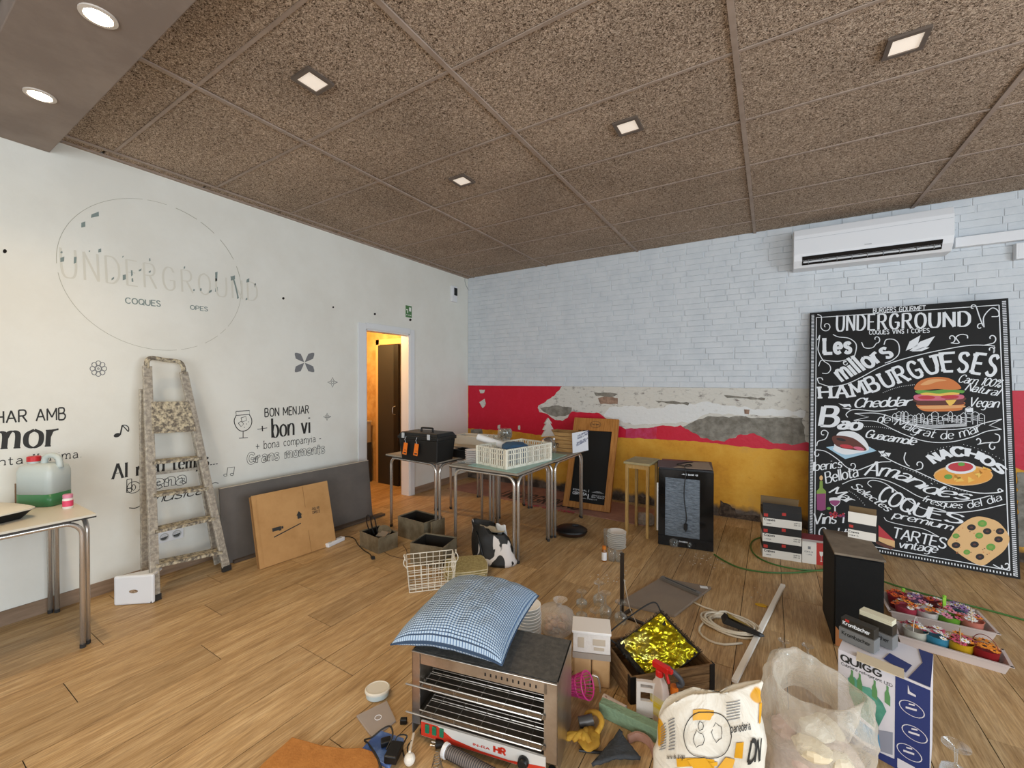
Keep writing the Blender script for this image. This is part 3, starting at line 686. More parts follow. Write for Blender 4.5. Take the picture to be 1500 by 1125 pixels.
for k in range(9): g.box((-.44+k*.11, -.196, -.136), (.003, .02, .036))
o = obj('vane', g, pm('vane_grey', '#8f9396', .5), t)
g = G(); g.box((0, -.2195, -.045), (.05, .001, .006)); obj('badge', g, pm('badge_grey', '#9a9da0', .4), t)
g = G(); g.box((0, -.2188, .085), (1.10, .001, .0025)); obj('panel_seam', g, pm('seam_grey', '#b3b7ba', .5), t)
g = G(); g.box((6.75, -.03, 2.69), (2.85, .06, .085)); tag(obj('pipe_duct', g, M_wpl, bev=.004), 'white pipe duct running right from the air conditioner', 'duct')
t = thing('junction_box', 'white junction box under the pipe duct at the right edge', 'box', (5.78, 0, 2.56))
g = G(); g.box((0, -.03, 0), (.2, .06, .13)); obj('case', g, M_wpl, t, bev=.004)
g = G(); g.box((0, -.0605, 0), (.17, .002, .1)); obj('cover', g, M_wpl, t)

# ================================================================== THE PAINTED MENU BOARD
BLc = Vector((4.282, -.365, .0)); BRc = Vector((5.59, -.455, .0)); TLc = Vector((4.304, -.053, 2.169))
bu = (BRc-BLc).normalized(); bv = (TLc-BLc).normalized(); BW = (BRc-BLc).length; BHt = (TLc-BLc).length
SM = Surf(BLc, bu, bv, .0)
board = thing('menu_board', 'tall black chalk-style menu board with burger and food drawings leaning on the wall', 'board', BLc)
def bobj(name, g, mats, **k):
    o = obj(name, g, mats, board, **k); o.location = -BLc; return o
g = G(); n = SM.n
g.hexa([BLc, BRc, BRc+bv*BHt, TLc], [p-n*.012 for p in (BLc, BRc, BRc+bv*BHt, TLc)]); bobj('panel', g, pm('board_black', '#0c0c0b', .7, c2='#111110', sc=3, co='pos'))
SM.lift = .0008
M_chalk = pm('printed_white', '#dfe3e6', .6)
A2 = lambda x, y: (1160+x/4.412, 430+y/4.412)
A3 = lambda x, y: (1160+x/4.412, 640+y/4.412)
A5 = lambda x, y: (1200+x/5, 600+y/5)
def mt(text, f, base, h, h2=None, **k):
    sc = 5 if f is A5 else 4.412
    g = G(); put_text(g, SM, text, [f(*p) for p in base], h/sc, (h2 or h)/sc, **k); bobj('lettering', g, M_chalk)
def rect_line(g, ins, w, l=0):
    P = [(ins, ins), (BW-ins, ins), (BW-ins, BHt-ins), (ins, BHt-ins)]
    for a, b in zip(P, P[1:]+P[:1]):
        d = Vector((b[0]-a[0], b[1]-a[1])).normalized(); q = Vector((-d.y, d.x))*w/2; a = Vector(a); b = Vector(b)
        g.poly([SM.P(x, l) for x in (a+q, a-q, b-q, b+q)])
g = G(); rect_line(g, .052, .006)
for s in (0, 1):
    y = .02
    while y < BHt-.02:
        x = .024 if s == 0 else BW-.024
        g.poly([SM.P((x+dx*.011, y+dy*.0035)) for dx, dy in ((-1, -1), (1, -1), (1, 1), (-1, 1))]); y += .0145
x = .02
while x < BW-.02:
    for y in (.024,):
        g.poly([SM.P((x+dx*.0035, y+dy*.008)) for dx, dy in ((-1, -1), (1, -1), (1, 1), (-1, 1))])
    x += .0175
bobj('border_print', g, M_chalk)
SLAB = dict(thick=.2, thin=.13, serif=.15, gap=.3)
SCR = dict(thick=.12, thin=.06, shear=.3, gap=.08, wsc=.85)
mt('BURGERS GOURMET', A2, [(525, 125), (862, 108)], 30, thick=.17, gap=.22)
mt('UNDERGROUND', A2, [(290, 243), (1148, 210)], 100, 94, thick=.2, thin=.07, serif=.1, gap=.3)
mt('COQUES VINS I COPES', A2, [(500, 265), (888, 252)], 27, thick=.17, gap=.22)
mt('Les', A2, [(210, 388), (380, 382)], 100, thick=.26, thin=.2, serif=.15, gap=.22)
mt('millors', A2, [(330, 568), (655, 400)], 120, 105, thick=.22, thin=.14, serif=.11, gap=.2)
mt('HAMBURGUESES', A2, [(180, 678), (400, 668), (600, 610), (780, 556), (960, 506), (1120, 508), (1305, 534)], 76, 134, **SLAB)
mt('Carn 100%', A2, [(1070, 572), (1340, 608)], 52, **SCR)
mt('Natural', A2, [(1118, 625), (1325, 662)], 52, **SCR)
mt('Vegan', A2, [(1140, 730), (1330, 738)], 60, **SCR)
mt('Cheddar', A2, [(400, 738), (765, 725)], 60, thick=.17, thin=.08, shear=.4, gap=.07, wsc=1.2)
mt('B', A2, [(185, 855), (290, 858)], 125, thick=.2, thin=.13, shear=.15)
mt('ao', A2, [(300, 872), (435, 882)], 75, thick=.25, thin=.15, shear=.2, gap=.1)
mt('Guacamole', A2, [(470, 928), (790, 980)], 52, thick=.17, thin=.08, shear=.35, gap=.06)
mt('de Malgrat de mar', A2, [(550, 832), (650, 846), (800, 903), (950, 938), (1080, 933), (1230, 888)], 56, thick=.1, thin=.05, shear=.2, gap=.08)
mt('Iberics', A3, [(135, 220), (322, 198)], 55, **SCR)
mt('Bellota', A3, [(222, 300), (430, 255)], 68, **SCR)
mt('Mar', A3, [(240, 360), (370, 432)], 62, **SCR)
mt('Vins i', A3, [(138, 565), (335, 556)], 68, **SCR)
mt('Cocktails', A3, [(170, 642), (460, 652)], 58, **SCR)
mt('Selectes', A3, [(378, 322), (612, 482)], 46, **SCR)
mt('Amanides', A3, [(470, 248), (640, 262), (760, 302), (900, 370), (1130, 408)], 98, 60, thick=.14, thin=.06, shear=.45, gap=.08, wsc=1.15)
mt('fresques', A3, [(838, 412), (960, 448), (1098, 462)], 42, thick=.13, thin=.07, shear=.3, gap=.1, wsc=1.2)
mt('del dia', A3, [(1140, 462), (1250, 440), (1360, 408)], 44, thick=.12, thin=.06, shear=.3, gap=.1, wsc=1.2)
mt('COQUES', A3, [(548, 405), (700, 470), (850, 520), (1095, 562)], 112, 55, thick=.15, thin=.09, shear=.15, gap=.12)
mt('premium', A3, [(652, 520), (1030, 604)], 46, thick=.14, thin=.08, shear=.3, gap=.1, wsc=1.3)
mt('TARTES', A3, [(648, 650), (990, 722)], 68, thick=.14, thin=.1, shear=.15, gap=.12)
mt('vintage', A3, [(688, 715), (935, 750)], 52, thick=.14, thin=.07, shear=.3, gap=.07, wsc=1.1)
mt('NACHOS', A5, [(850, 395), (930, 358), (1040, 338), (1150, 360), (1240, 415), (1330, 470)], 70, 50, thick=.3, thin=.24, gap=.2)
# flourishes, ribbon, dots
g = G()
def sw(f, pts, w=.007, **k): put_line(g, SM, [f(*p) for p in pts], w, **k)
def spiral(f, c, r, a0, turns, tail, w=.007):
    pts = []
    for i in range(12):
        t = i/11; a = a0-2*PI*turns*(1-t); pts.append((c[0]+r*(.25+.75*t)*math.cos(a), c[1]+r*(.25+.75*t)*math.sin(a)))
    sw(f, pts+tail, w)
spiral(A2, (222, 212), 35, PI, 1.1, [(190, 150), (165, 135)])
spiral(A2, (1170, 90), 22, 0, .8, [(1215, 160), (1235, 210)]); spiral(A2, (1215, 215), 26, 0, .9, [(1240, 150), (1290, 95), (1330, 110), (1335, 145), (1290, 150)])
sw(A2, [(165, 300), (180, 270), (172, 330), (170, 370), (200, 430), (240, 460), (250, 490), (230, 515), (195, 515)])
sw(A2, [(265, 265), (300, 280), (370, 290), (415, 330), (405, 400), (380, 430), (400, 445)]); spiral(A2, (350, 450), 22, -PI/2, .8, [(300, 438), (240, 435), (190, 432), (172, 470)])
spiral(A2, (545, 295), 28, PI/2, .8, [(520, 350), (470, 350), (450, 315)]); sw(A2, [(595, 330), (610, 298), (660, 298), (690, 330), (690, 390), (650, 430), (600, 450)])
sw(A2, [(175, 580), (165, 550), (190, 545), (200, 560)]); sw(A2, [(175, 580), (250, 600), (350, 585), (450, 540), (560, 480), (680, 435), (850, 390), (1020, 355), (1150, 335), (1260, 335), (1310, 340)])
spiral(A2, (1030, 290), 30, PI/2, .85, [(1080, 320), (1060, 285), (1090, 265), (1130, 270), (1135, 290)]); spiral(A2, (1290, 290), 34, PI/2, .8, [(1240, 335)]); spiral(A2, (1285, 365), 26, PI/4, .7, [(1310, 345)])
for q in ([(735, 370), (760, 310), (830, 270), (810, 340)], [(760, 370), (830, 310), (925, 275), (880, 340), (800, 370)], [(770, 375), (850, 345), (890, 350), (840, 372)]): put_poly(g, SM, [A2(*p) for p in q])
for q in ([(300, 710), (370, 725), (340, 735)], [(320, 740), (380, 740), (375, 750)], [(330, 715), (385, 735), (375, 715)]): put_poly(g, SM, [A2(*p) for p in q])
sw(A2, [(680, 745), (550, 760), (430, 750), (380, 755), (350, 780), (360, 800)])
sw(A2, [(405, 775), (560, 775), (700, 820), (850, 868), (1000, 880), (1150, 866), (1250, 835), (1355, 812)], .006); sw(A2, [(400, 820), (470, 822), (560, 832), (700, 900), (850, 952), (1000, 962), (1150, 932), (1260, 890), (1355, 878)], .006)
sw(A2, [(405, 775), (495, 798), (400, 820)], .006, smooth=False); sw(A2, [(1355, 812), (1275, 852), (1355, 878)], .006, smooth=False)
spiral(A2, (205, 905), 28, 0, .8, [(215, 940), (170, 955), (160, 985)]); spiral(A2, (1200, 950), 26, PI/2, .7, [(1250, 965), (1330, 960), (1340, 920), (1310, 905)]); spiral(A2, (1300, 990), 30, -PI/2, .8, [(1265, 965)])
spiral(A3, (165, 110), 26, -PI/2, .8, [(220, 95), (290, 140), (360, 200), (420, 215), (480, 195), (560, 165), (640, 160)]); spiral(A3, (390, 185), 26, PI/2, .8, [(360, 200)])
sw(A3, [(560, 90), (600, 130), (700, 180), (800, 220), (930, 280), (1060, 330), (1200, 362), (1330, 360), (1365, 345)]); sw(A3, [(735, 100), (725, 140), (740, 175), (760, 190)]); spiral(A3, (820, 180), 30, PI/3, .8, [(800, 215)])
for q in ([(560, 95), (600, 88), (590, 110)], [(570, 125), (600, 105), (615, 125)], [(600, 100), (640, 105), (625, 130)]): put_poly(g, SM, [A3(*p) for p in q])
sw(A3, [(325, 305), (400, 275), (520, 265), (620, 285), (720, 330), (820, 385), (930, 415), (1060, 418), (1180, 405), (1280, 380)], .006)
sw(A3, [(515, 325), (490, 300), (520, 280), (600, 300), (700, 370), (800, 440), (900, 475), (1050, 488), (1200, 475), (1380, 435)], .006)
sw(A3, [(595, 520), (620, 545), (720, 570), (850, 595), (950, 645)], .005)
spiral(A3, (1385, 830), 30, PI, .9, [(1350, 850), (1300, 825)]); spiral(A3, (1340, 348), 16, 0, .8, [(1365, 355)])
for (a, b, nn, f) in (((590, 640), (790, 590), 18, A2), ((470, 860), (690, 890), 18, A2), ((880, 105), (1040, 60), 9, A3), ((1110, 50), (1365, 150), 12, A3), ((705, 200), (940, 300), 13, A3), ((370, 350), (470, 440), 10, A3), ((1000, 335), (1150, 370), 9, A3)):
    for i in range(nn):
        t = i/(nn-1); put_disc(g, SM, f(a[0]+(b[0]-a[0])*t, a[1]+(b[1]-a[1])*t+math.sin(t*PI)*-10), .55, n=6)
# the drawn town
R2 = random.Random(3)
x = 650
while x < 1230:
    w = R2.uniform(22, 50); h = R2.uniform(25, 60) if not 1120 < x < 1150 else 100; yb = 830+R2.uniform(-10, 20)
    q = [(x, yb), (x, yb-h), (x+w/2, yb-h-14), (x+w, yb-h), (x+w, yb)]
    for i in range(len(q)-1): sw(A2, [q[i], q[i+1]], .0035, smooth=False)
    for k in range(3): sw(A2, [(x+w*.2, yb-h*(.2+.25*k)), (x+w*.8, yb-h*(.2+.25*k)+3)], .004, smooth=False)
    x += w*.8
for k in range(5): sw(A2, [(700+k*30, 835+k*8), (900, 850+k*5), (1130, 840+k*4)], .003)
put_poly(g, SM, [A2(*p) for p in ((1122, 745), (1170, 738), (1172, 765), (1128, 768))])
bobj('flourish_print', g, M_chalk)
# food drawings
C_ = [pm('print_bun', '#c9753a', .6), pm('print_bun_light', '#dba067', .6), pm('print_green', '#5f9a3c', .6), pm('print_cheese', '#e6bc55', .6), pm('print_red', '#b8323a', .6), pm('print_pink', '#c9657a', .6), pm('print_brown', '#5b2e20', .6), pm('print_white', '#dde0e2', .6), pm('print_blue', '#9fc3d6', .6), pm('print_dark', '#1c1414', .6), pm('print_wine', '#8c3f6e', .6), pm('print_focaccia', '#d9b078', .6), pm('print_olive', '#7f9a42', .6), pm('print_chip', '#dd9a3c', .6)]
def fp(g, f, pts, mi, lv, smooth=True): put_poly(g, SM, [f(*p) for p in pts], lv*.00035, smooth, mi)
def fd(g, f, c, rx, ry, mi, lv, rot=0, n=20, ang=(0, 2*PI)):
    s = 5 if f is A5 else 4.412; put_disc(g, SM, f(*c), rx/s, ry/s, lv*.00035, mi, n, rot, ang)
g = G()
fp(g, A2, [(820, 705), (1098, 700), (1102, 730), (1085, 755), (950, 762), (840, 755)], 0, 1); fp(g, A2, [(835, 728), (1095, 722), (1085, 740), (850, 745)], 1, 2)
fp(g, A2, [(800, 680), (1100, 670), (1108, 700), (1090, 718), (830, 722), (805, 705)], 6, 3); fp(g, A2, [(985, 680), (1070, 678), (1045, 712), (1020, 728), (1000, 705)], 3, 4, False)
fp(g, A2, [(792, 658), (880, 648), (1000, 652), (1100, 655), (1102, 680), (1000, 690), (880, 692), (800, 688)], 5, 4); fd(g, A2, (870, 672), 55, 12, 4, 5); fd(g, A2, (1020, 668), 60, 12, 4, 5)
fp(g, A2, [(820, 640), (1085, 636), (1080, 652), (960, 662), (840, 656)], 3, 5, False)
fp(g, A2, [(795, 632), (830, 622), (900, 628), (980, 620), (1060, 622), (1112, 628), (1100, 645), (1030, 638), (950, 648), (870, 640), (820, 648)], 2, 6)
fp(g, A2, [(795, 622), (800, 590), (840, 558), (900, 543), (960, 540), (1020, 550), (1070, 580), (1092, 615), (1030, 622), (940, 618), (870, 622)], 0, 7); fp(g, A2, [(830, 590), (880, 560), (940, 552), (1000, 562), (940, 570), (880, 590)], 1, 8)
bobj('burger_print', g, C_)
g = G()
fp(g, A5, [(50, 275), (190, 362), (420, 302), (300, 235)], 8, 1, False); fp(g, A5, [(100, 280), (190, 330), (330, 300), (280, 250)], 7, 2)
fp(g, A5, [(130, 180), (190, 158), (260, 165), (320, 205), (360, 265), (355, 300), (260, 320), (160, 310), (110, 280)], 7, 3)
fp(g, A5, [(95, 200), (150, 190), (250, 210), (330, 270), (340, 300), (250, 295), (160, 280), (110, 250)], 6, 4); fd(g, A5, (200, 270), 50, 14, 4, 5, .15); fd(g, A5, (290, 285), 40, 12, 5, 5, .2); fd(g, A5, (160, 220), 35, 10, 9, 5, .2)
bobj('bao_print', g, C_)
g = G(); fd(g, A5, (1055, 482), 218, 76, 11, 1); fd(g, A5, (1055, 486), 212, 66, 13, 2)
R2 = random.Random(5)
for k in range(26):
    a = R2.uniform(0, 2*PI); r = R2.uniform(.45, .95); c = (1060+190*r*math.cos(a), 470+58*r*math.sin(a)-8); b = R2.uniform(0, 6)
    fp(g, A5, [(c[0]+38*math.cos(b+q), c[1]+26*math.sin(b+q)) for q in (0, 2.1, 4.2)], 13 if k % 3 else 3, 3+(k % 4)*.5, False)
fd(g, A5, (1035, 425), 112, 46, 7, 6); fd(g, A5, (1035, 420), 92, 34, 4, 7); fd(g, A5, (1040, 400), 26, 14, 2, 8); fd(g, A5, (945, 492), 30, 18, 2, 7)
bobj('nachos_print', g, C_)
g = G(); fp(g, A3, [(195, 515), (330, 558)] and [(1130, 540), (1195, 515), (1270, 525), (1345, 560), (1405, 650), (1375, 730), (1300, 790), (1230, 832), (1150, 800), (1060, 740), (1005, 690), (1030, 640), (1060, 595)], 11, 1)
for c, r in (((1230, 560), 30), ((1060, 640), 22), ((1210, 638), 26), ((1285, 712), 30), ((1130, 745), 22)): fd(g, A3, c, r, r*.75, 2, 2); fd(g, A3, c, r*.5, r*.35, 12, 3)
for c in ((1160, 585), (1262, 610), (1345, 610), (1335, 662), (1180, 695), (1060, 700), (1215, 775)): fd(g, A3, c, 28, 20, 9, 2); fd(g, A3, c, 10, 6, 6, 3)
for k in range(20): fd(g, A3, (1205+R2.uniform(-150, 150), 670+R2.uniform(-90, 90)), 5, 3, 6 if k % 2 else 0, 2, n=6)
bobj('focaccia_print', g, C_)
g = G(); fp(g, A3, [(160, 350), (178, 330), (180, 285), (198, 285), (200, 330), (220, 350), (218, 470), (190, 478), (162, 470)], 12, 1, False); fp(g, A3, [(160, 368), (218, 365), (218, 470), (190, 478), (162, 470)], 10, 2, False); fd(g, A3, (189, 265), 11, 16, 11, 2)
fp(g, A3, [(245, 395), (308, 395), (308, 430), (280, 450), (250, 430)], 7, 1); fp(g, A3, [(248, 412), (306, 412), (304, 430), (280, 446), (252, 430)], 10, 2); fp(g, A3, [(274, 446), (282, 446), (284, 492), (274, 492)], 7, 1, False)
for k in range(16): fd(g, A3, (240+R2.uniform(0, 95), 490+R2.uniform(-8, 28)), 9, 7, 4 if k % 3 else 10, 2, n=8)
fd(g, A3, (238, 462), 14, 9, 2, 2); fp(g, A3, [(560, 570), (665, 672), (560, 645)], 4, 2, False); fp(g, A3, [(560, 640), (665, 672), (665, 718), (560, 672)], 11, 1, False); fp(g, A3, [(540, 672), (665, 712), (640, 730), (545, 690)], 6, 1, False)
bobj('wine_print', g, C_)

# --- small chalkboard
def lean(name, label, cat, bl, br, H, tilt, th): 
    """frame of a leaning panel: returns empty and matrix local (u right, v up along panel, w out)"""
    u = (br-bl).normalized(); nrm = Vector((u.y, -u.x, 0)); v = (math.cos(tilt)*Vector((0, 0, 1))-math.sin(tilt)*nrm); w = u.cross(v)
    t = thing(name, label, cat, bl)
    t.matrix_world = Matrix(((u.x, v.x, w.x, bl.x), (u.y, v.y, w.y, bl.y), (u.z, v.z, w.z, bl.z+.0), (0, 0, 0, 1)))
    return t, (br-bl).length
t, w = lean('chalkboard_easel', 'wooden framed chalkboard with an oval stamp leaning behind the tables', 'chalkboard', Vector((1.885, -.60, .006)), Vector((2.445, -.56, .006)), 1.03, .40, .05)
M_oak = pm('honey_pine', '#b17a3c', .5, c2='#9a6429', sc=9, st=(6, .6, 6))
H = 1.10
for n_, c, d in (('side_rail', (.035, H/2, 0), (.07, H, .045)), ('side_rail', (w-.035, H/2, 0), (.07, H, .045)), ('bottom_rail', (w/2, .035, 0), (w-.14, .07, .04)), ('top_rail', (w/2, H-.08, 0), (w-.14, .16, .04))):
    g = G(); g.box(c, d); obj(n_, g, M_oak, t, bev=.004)
g = G(); g.box((w/2, H/2-.045, -.004), (w-.14, H-.23, .012)); obj('slate', g, pm('slate_black', '#0e0f0e', .85), t)
g = G(); S0 = Surf((0, 0, .0225), (1, 0, 0), (0, 1, 0), 0)
def loc_text(g, text, x0, x1, y, h, z, thick=.14, **k):
    qs, W_ = glyphs(text, thick=thick, **k); s = (x1-x0)/W_
    for q in qs: g.poly([Vector((x0+p.x*s, y+p.y*h, z)) for p in q])
for a in range(24):
    b, c = 2*PI*a/24, 2*PI*(a+1)/24
    for r in (1, .86): g.poly([Vector((w/2+.07*r*math.cos(t_)*s, H-.08+.045*r*math.sin(t_)*s, .0212)) for t_, s in ((b, 1), (b, .95), (c, .95), (c, 1))])
loc_text(g, 'CAFE BAR', w/2-.045, w/2+.045, H-.09, .018, .0212, .2)
obj('oval_stamp', g, M_ink, t)
g = G()
loc_text(g, 'ESPECIAL', .10, .27, .20, .018, .0035, .12); loc_text(g, 'CERVESA', .10, .27, .155, .028, .0035, .2, serif=.06); loc_text(g, 'ARTESANA DE LA CASA', .33, .49, .16, .013, .0035, .12); loc_text(g, 'BEN FRESCA', .33, .48, .14, .012, .0035, .12); loc_text(g, 'BON PROFIT', .2, .4, .115, .009, .0035, .12)
for q in ((.29, .15, .012, .05), (.29, .21, .006, .03)): g.box((q[0], q[1], .0035), (q[2], q[3], .0004))
for k in range(4): g.box((.40, .2+.006*k, .0035), (.14-.03*k, .0015, .0004))
obj('chalk_print', g, M_chalk, t)
# ================================================================== LAMPS IN THE CEILING
M_brz = pm('lamp_frame_bronze', '#6b5f55', .45, .3)
M_off = pm('lamp_diffuser', '#e9ded0', .4, em=.55)
M_lit = pm('lamp_lit', '#ffe9c0', .4, em=60)
for i, (x, y) in enumerate([(1.93, -3.82), (3.22, -2.57), (1.91, -2.55), (4.5, -2.53)]):
    lab = ['square ceiling downlight in the tile nearest the beam', 'square ceiling downlight in the middle of the ceiling', 'square ceiling downlight farthest from the camera, smallest in view', 'square ceiling downlight at the right above the air conditioner side'][i]
    t = thing('ceiling_downlight', lab, 'downlight', (x, y, HC+.002), 0, 'square downlights in the tiled ceiling')
    g = G()
    for a, b, w, d in ((-.065, 0, .02, .15), (.065, 0, .02, .15), (0, -.065, .11, .02), (0, .065, .11, .02)): g.box((a, b, -.008), (w, d, .012))
    obj('frame', g, M_brz, t)
    g = G(); g.box((0, 0, -.005), (.11, .11, .006)); obj('diffuser', g, M_off, t)
for i, x in enumerate((.765, 1.663)):
    t = thing('beam_spotlight', ['glowing recessed spotlight in the beam nearer the left wall', 'glowing recessed spotlight in the beam, the one farther right'][i], 'spotlight', (x, -4.577, HC-.1), 0, 'lit spotlights in the beam')
    g = G(); g.lathe([(.045, .001), (.06, .001), (.06, -.006), (.045, -.008), (.043, .0)], n=24, cap=False); obj('ring', g, pm('ring_white', '#cfc6bb', .4), t, smooth=True)
    g = G(); g.lathe([(.001, -.002), (.043, -.002), (.043, .002)], n=20); obj('bulb', g, M_lit, t)

# ================================================================== POSE HELPERS
def boxpose(a, b, c, z=0.0, W=None, D=None):
    """base pixels front-left, front-right, back-right -> centre, rotation, width, depth"""
    A, B, Cc = fl(*a, z), fl(*b, z), fl(*c, z); u = (B-A); w = u.length if W is None else W; u.normalize()
    v = Vector((-u.y, u.x, 0)); d = (Cc-B).dot(v) if D is None else D
    return A+u*w/2+v*d/2, math.atan2(u.y, u.x), w, d
def htop(base, py):
    lo, hi = base.z, 3.0
    for _ in range(30):
        m = (lo+hi)/2; d = Vector((base.x, base.y, m))-CAM; yy = 562.5-FPX*d.dot(_U)/d.dot(_F)
        if yy > py: lo = m
        else: hi = m
    return lo-base.z
def open_box(g, W, D, H, t=.004, z=0, flare=0.0):
    a = lambda w, d, zz: [Vector((-w/2, -d/2, zz)), Vector((w/2, -d/2, zz)), Vector((w/2, d/2, zz)), Vector((-w/2, d/2, zz))]
    o0, o1 = a(W, D, z), a(W+flare, D+flare, z+H); i1, i0 = a(W+flare-2*t, D+flare-2*t, z+H), a(W-2*t, D-2*t, z+t)
    vs = o0+o1+i1+i0; fs = [(0, 1, 2, 3), (12, 13, 14, 15)]
    for k in (0, 4, 8):
        for i in range(4): fs.append((k+i, k+(i+1) % 4, k+4+(i+1) % 4, k+4+i))
    return g.add(vs, fs)
def blob(g, prof, fn=None, n=28, m=14, c=(0, 0, 0), amp=.02, sc=6, seed=0, sx=1, sy=1, cap=True):
    """crumpled soft body: profile (radius, z) resampled, pushed by noise"""
    P = catmull([Vector((r, z, 0)) for r, z in prof], max(2, m//len(prof))); vs = []
    for p in P:
        for k in range(n):
            a = 2*PI*k/n; q = Vector((p.x*math.cos(a)*sx, p.x*math.sin(a)*sy, p.y))
            nn = noise.noise(q*sc+Vector((seed, 0, 0)))*amp+noise.noise(q*sc*2.7+Vector((seed, 5, 0)))*amp*.5
            if fn: q = fn(q, a)
            q = q+Vector((math.cos(a), math.sin(a), .3))*nn*min(1, p.x*8); q.z = max(q.z, .001); vs.append(q+Vector(c))
    fs = [(i*n+k, i*n+(k+1) % n, (i+1)*n+(k+1) % n, (i+1)*n+k) for i in range(len(P)-1) for k in range(n)]
    fs.append(tuple(range(n))[::-1])
    if cap: fs.append(tuple(range((len(P)-1)*n, len(P)*n)))
    return g.add(vs, fs)

# ================================================================== TUBE-LEGGED TABLES
M_chr = pm('chromed_tube', '#cfcac2', .25, .75)
M_top = pm('table_laminate', '#8c8478', .45, c2='#a09889', sc=5)
M_topw = pm('table_laminate_white', '#cfc9b9', .4)
M_edge = pm('table_edge_dark', '#2f2a25', .5)
M_foot = pm('rubber_foot', '#2a2826', .7)
ZT = .742
def make_table(label, x0, x1, y0, y1, rz=0, top=M_top, h=ZT, group=None):
    cx, cy = (x0+x1)/2, (y0+y1)/2; w, d = x1-x0, y1-y0
    t = thing('cafe_table', label, 'table', (cx, cy, 0), rz, group)
    g = G(); g.box((0, 0, h-.006), (w+.03, d+.03, .012)); g.k = 1; g.box((0, 0, h-.016), (w+.032, d+.032, .008)); obj('table_top', g, [top, M_edge], t)
    r = .0125; z = h-.033; X, Y = w/2-.012, d/2-.012
    for (a, b, ax) in (((-X+2*r, -Y), (X-2*r, -Y), 0), ((-X+2*r, Y), (X-2*r, Y), 0), ((-X, -Y+2*r), (-X, Y-2*r), 1), ((X, -Y+2*r), (X, Y-2*r), 1)):
        A, B = Vector((*a, 0)), Vector((*b, 0)); u = (B-A).normalized(); R0 = .075
        pts = [A+Vector((0, 0, .012))]
        for k in range(7):
            t_ = PI/2*k/6; pts.append(A+u*R0*(1-math.cos(t_))+Vector((0, 0, z-R0+R0*math.sin(t_))))
        for k in range(6, -1, -1):
            t_ = PI/2*k/6; pts.append(B-u*R0*(1-math.cos(t_))+Vector((0, 0, z-R0+R0*math.sin(t_))))
        pts.append(B+Vector((0, 0, .012)))
        g = G(); g.tube(pts, r, 12); f = obj('leg_frame', g, M_chr, t, smooth='all')
        for q in (A, B):
            g = G(); g.cyl(q, q+Vector((0, 0, .02)), r+.0012, n=10); obj('foot_cap', g, M_foot, f)
    return t
GT = 'tube-legged tables pushed together'
make_table('chrome-legged square table carrying the black toolbox', .665, 1.385, -2.19, -1.50, -.07, group=GT)
make_table('chrome-legged square table under the white plastic crate', 1.55, 2.235, -2.245, -1.62, group=GT)
make_table('chrome-legged square table under the silver tree ornament', 1.56, 2.245, -1.575, -.84, group=GT)
make_table('chrome-legged square table behind the toolbox, nearest the room corner', .78, 1.49, -1.39, -.78, group=GT)
make_table('pale-topped chrome-legged table by the left wall under the jerry can', .03, .715, -5.10, -4.385, top=M_topw)

# --- on the left table
M_hdpe = pm('milky_plastic', '#c9d3cf', .35, tr=.15)
t = thing('jerry_can', 'milky plastic jerry can with green liquid and red cap on the left table', 'canister', (.215, -4.475, ZT), .55)
def can_sec(z, w, d, n=20):
    out = []
    for k in range(n):
        a = 2*PI*k/n; c, s = math.cos(a), math.sin(a); e = .35
        out.append(Vector((w*abs(c)**e*(1 if c > 0 else -1), d*abs(s)**e*(1 if s > 0 else -1), z)))
    return out
def loft(g, secs):
    n = len(secs[0]); vs = [v for s in secs for v in s]
    return g.add(vs, [(i*n+k, i*n+(k+1) % n, (i+1)*n+(k+1) % n, (i+1)*n+k) for i in range(len(secs)-1) for k in range(n)]+[tuple(range(n))[::-1], tuple(range((len(secs)-1)*n, len(secs)*n))])
g = G(); loft(g, [can_sec(0, .10, .065), can_sec(.005, .108, .072), can_sec(.075, .108, .072)]); obj('liquid', g, pm('green_liquid', '#3f7a4e', .3), t, smooth='all')
g = G(); loft(g, [can_sec(.0755, .108, .072), can_sec(.205, .108, .072), can_sec(.235, .098, .064), can_sec(.25, .075, .045), can_sec(.252, .03, .02)]); obj('body', g, M_hdpe, t, smooth='all')
g = G(); g.tube(catmull([(.0, 0, .245), (.012, 0, .285), (.05, 0, .297), (.088, 0, .28), (.098, 0, .225)], 5), .016, 10); obj('handle', g, M_hdpe, t, smooth='all')
g = G(); g.lathe([(.028, .24), (.028, .262), (.026, .265)], (-.062, 0, 0), 18); obj('neck', g, M_hdpe, t, smooth=True)
g = G(); g.lathe([(.031, .262), (.031, .288), (.027, .292)], (-.062, 0, 0), 20); obj('cap', g, pm('red_plastic', '#c3242a', .4), t, smooth=True)
t = thing('spice_jar', 'small white jar with a pink lid and pink label on the left table', 'jar', (.455, -4.425, ZT))
g = G(); g.lathe([(.021, 0), (.023, .004), (.023, .055), (.019, .062)], n=20); obj('jar_body', g, pm('jar_white', '#e6ded6', .35), t, smooth=True)
g = G(); g.lathe([(.0234, .014), (.0234, .048)], n=20, cap=False); obj('jar_label', g, pm('pink_label', '#dc4668', .5), t, smooth=True)
g = G(); g.lathe([(.022, .0625), (.022, .081), (.02, .083)], n=20); obj('lid', g, pm('pink_lid', '#d9879f', .4), t, smooth=True)
t = thing('meal_tray', 'black meal tray with a white lid cut by the left picture edge', 'tray', (.43, -4.70, ZT), .35)
g = G(); loft(g, [can_sec(0, .10, .07), can_sec(.045, .14, .10), can_sec(.048, .15, .11)]); obj('tray_base', g, M_blk, t)
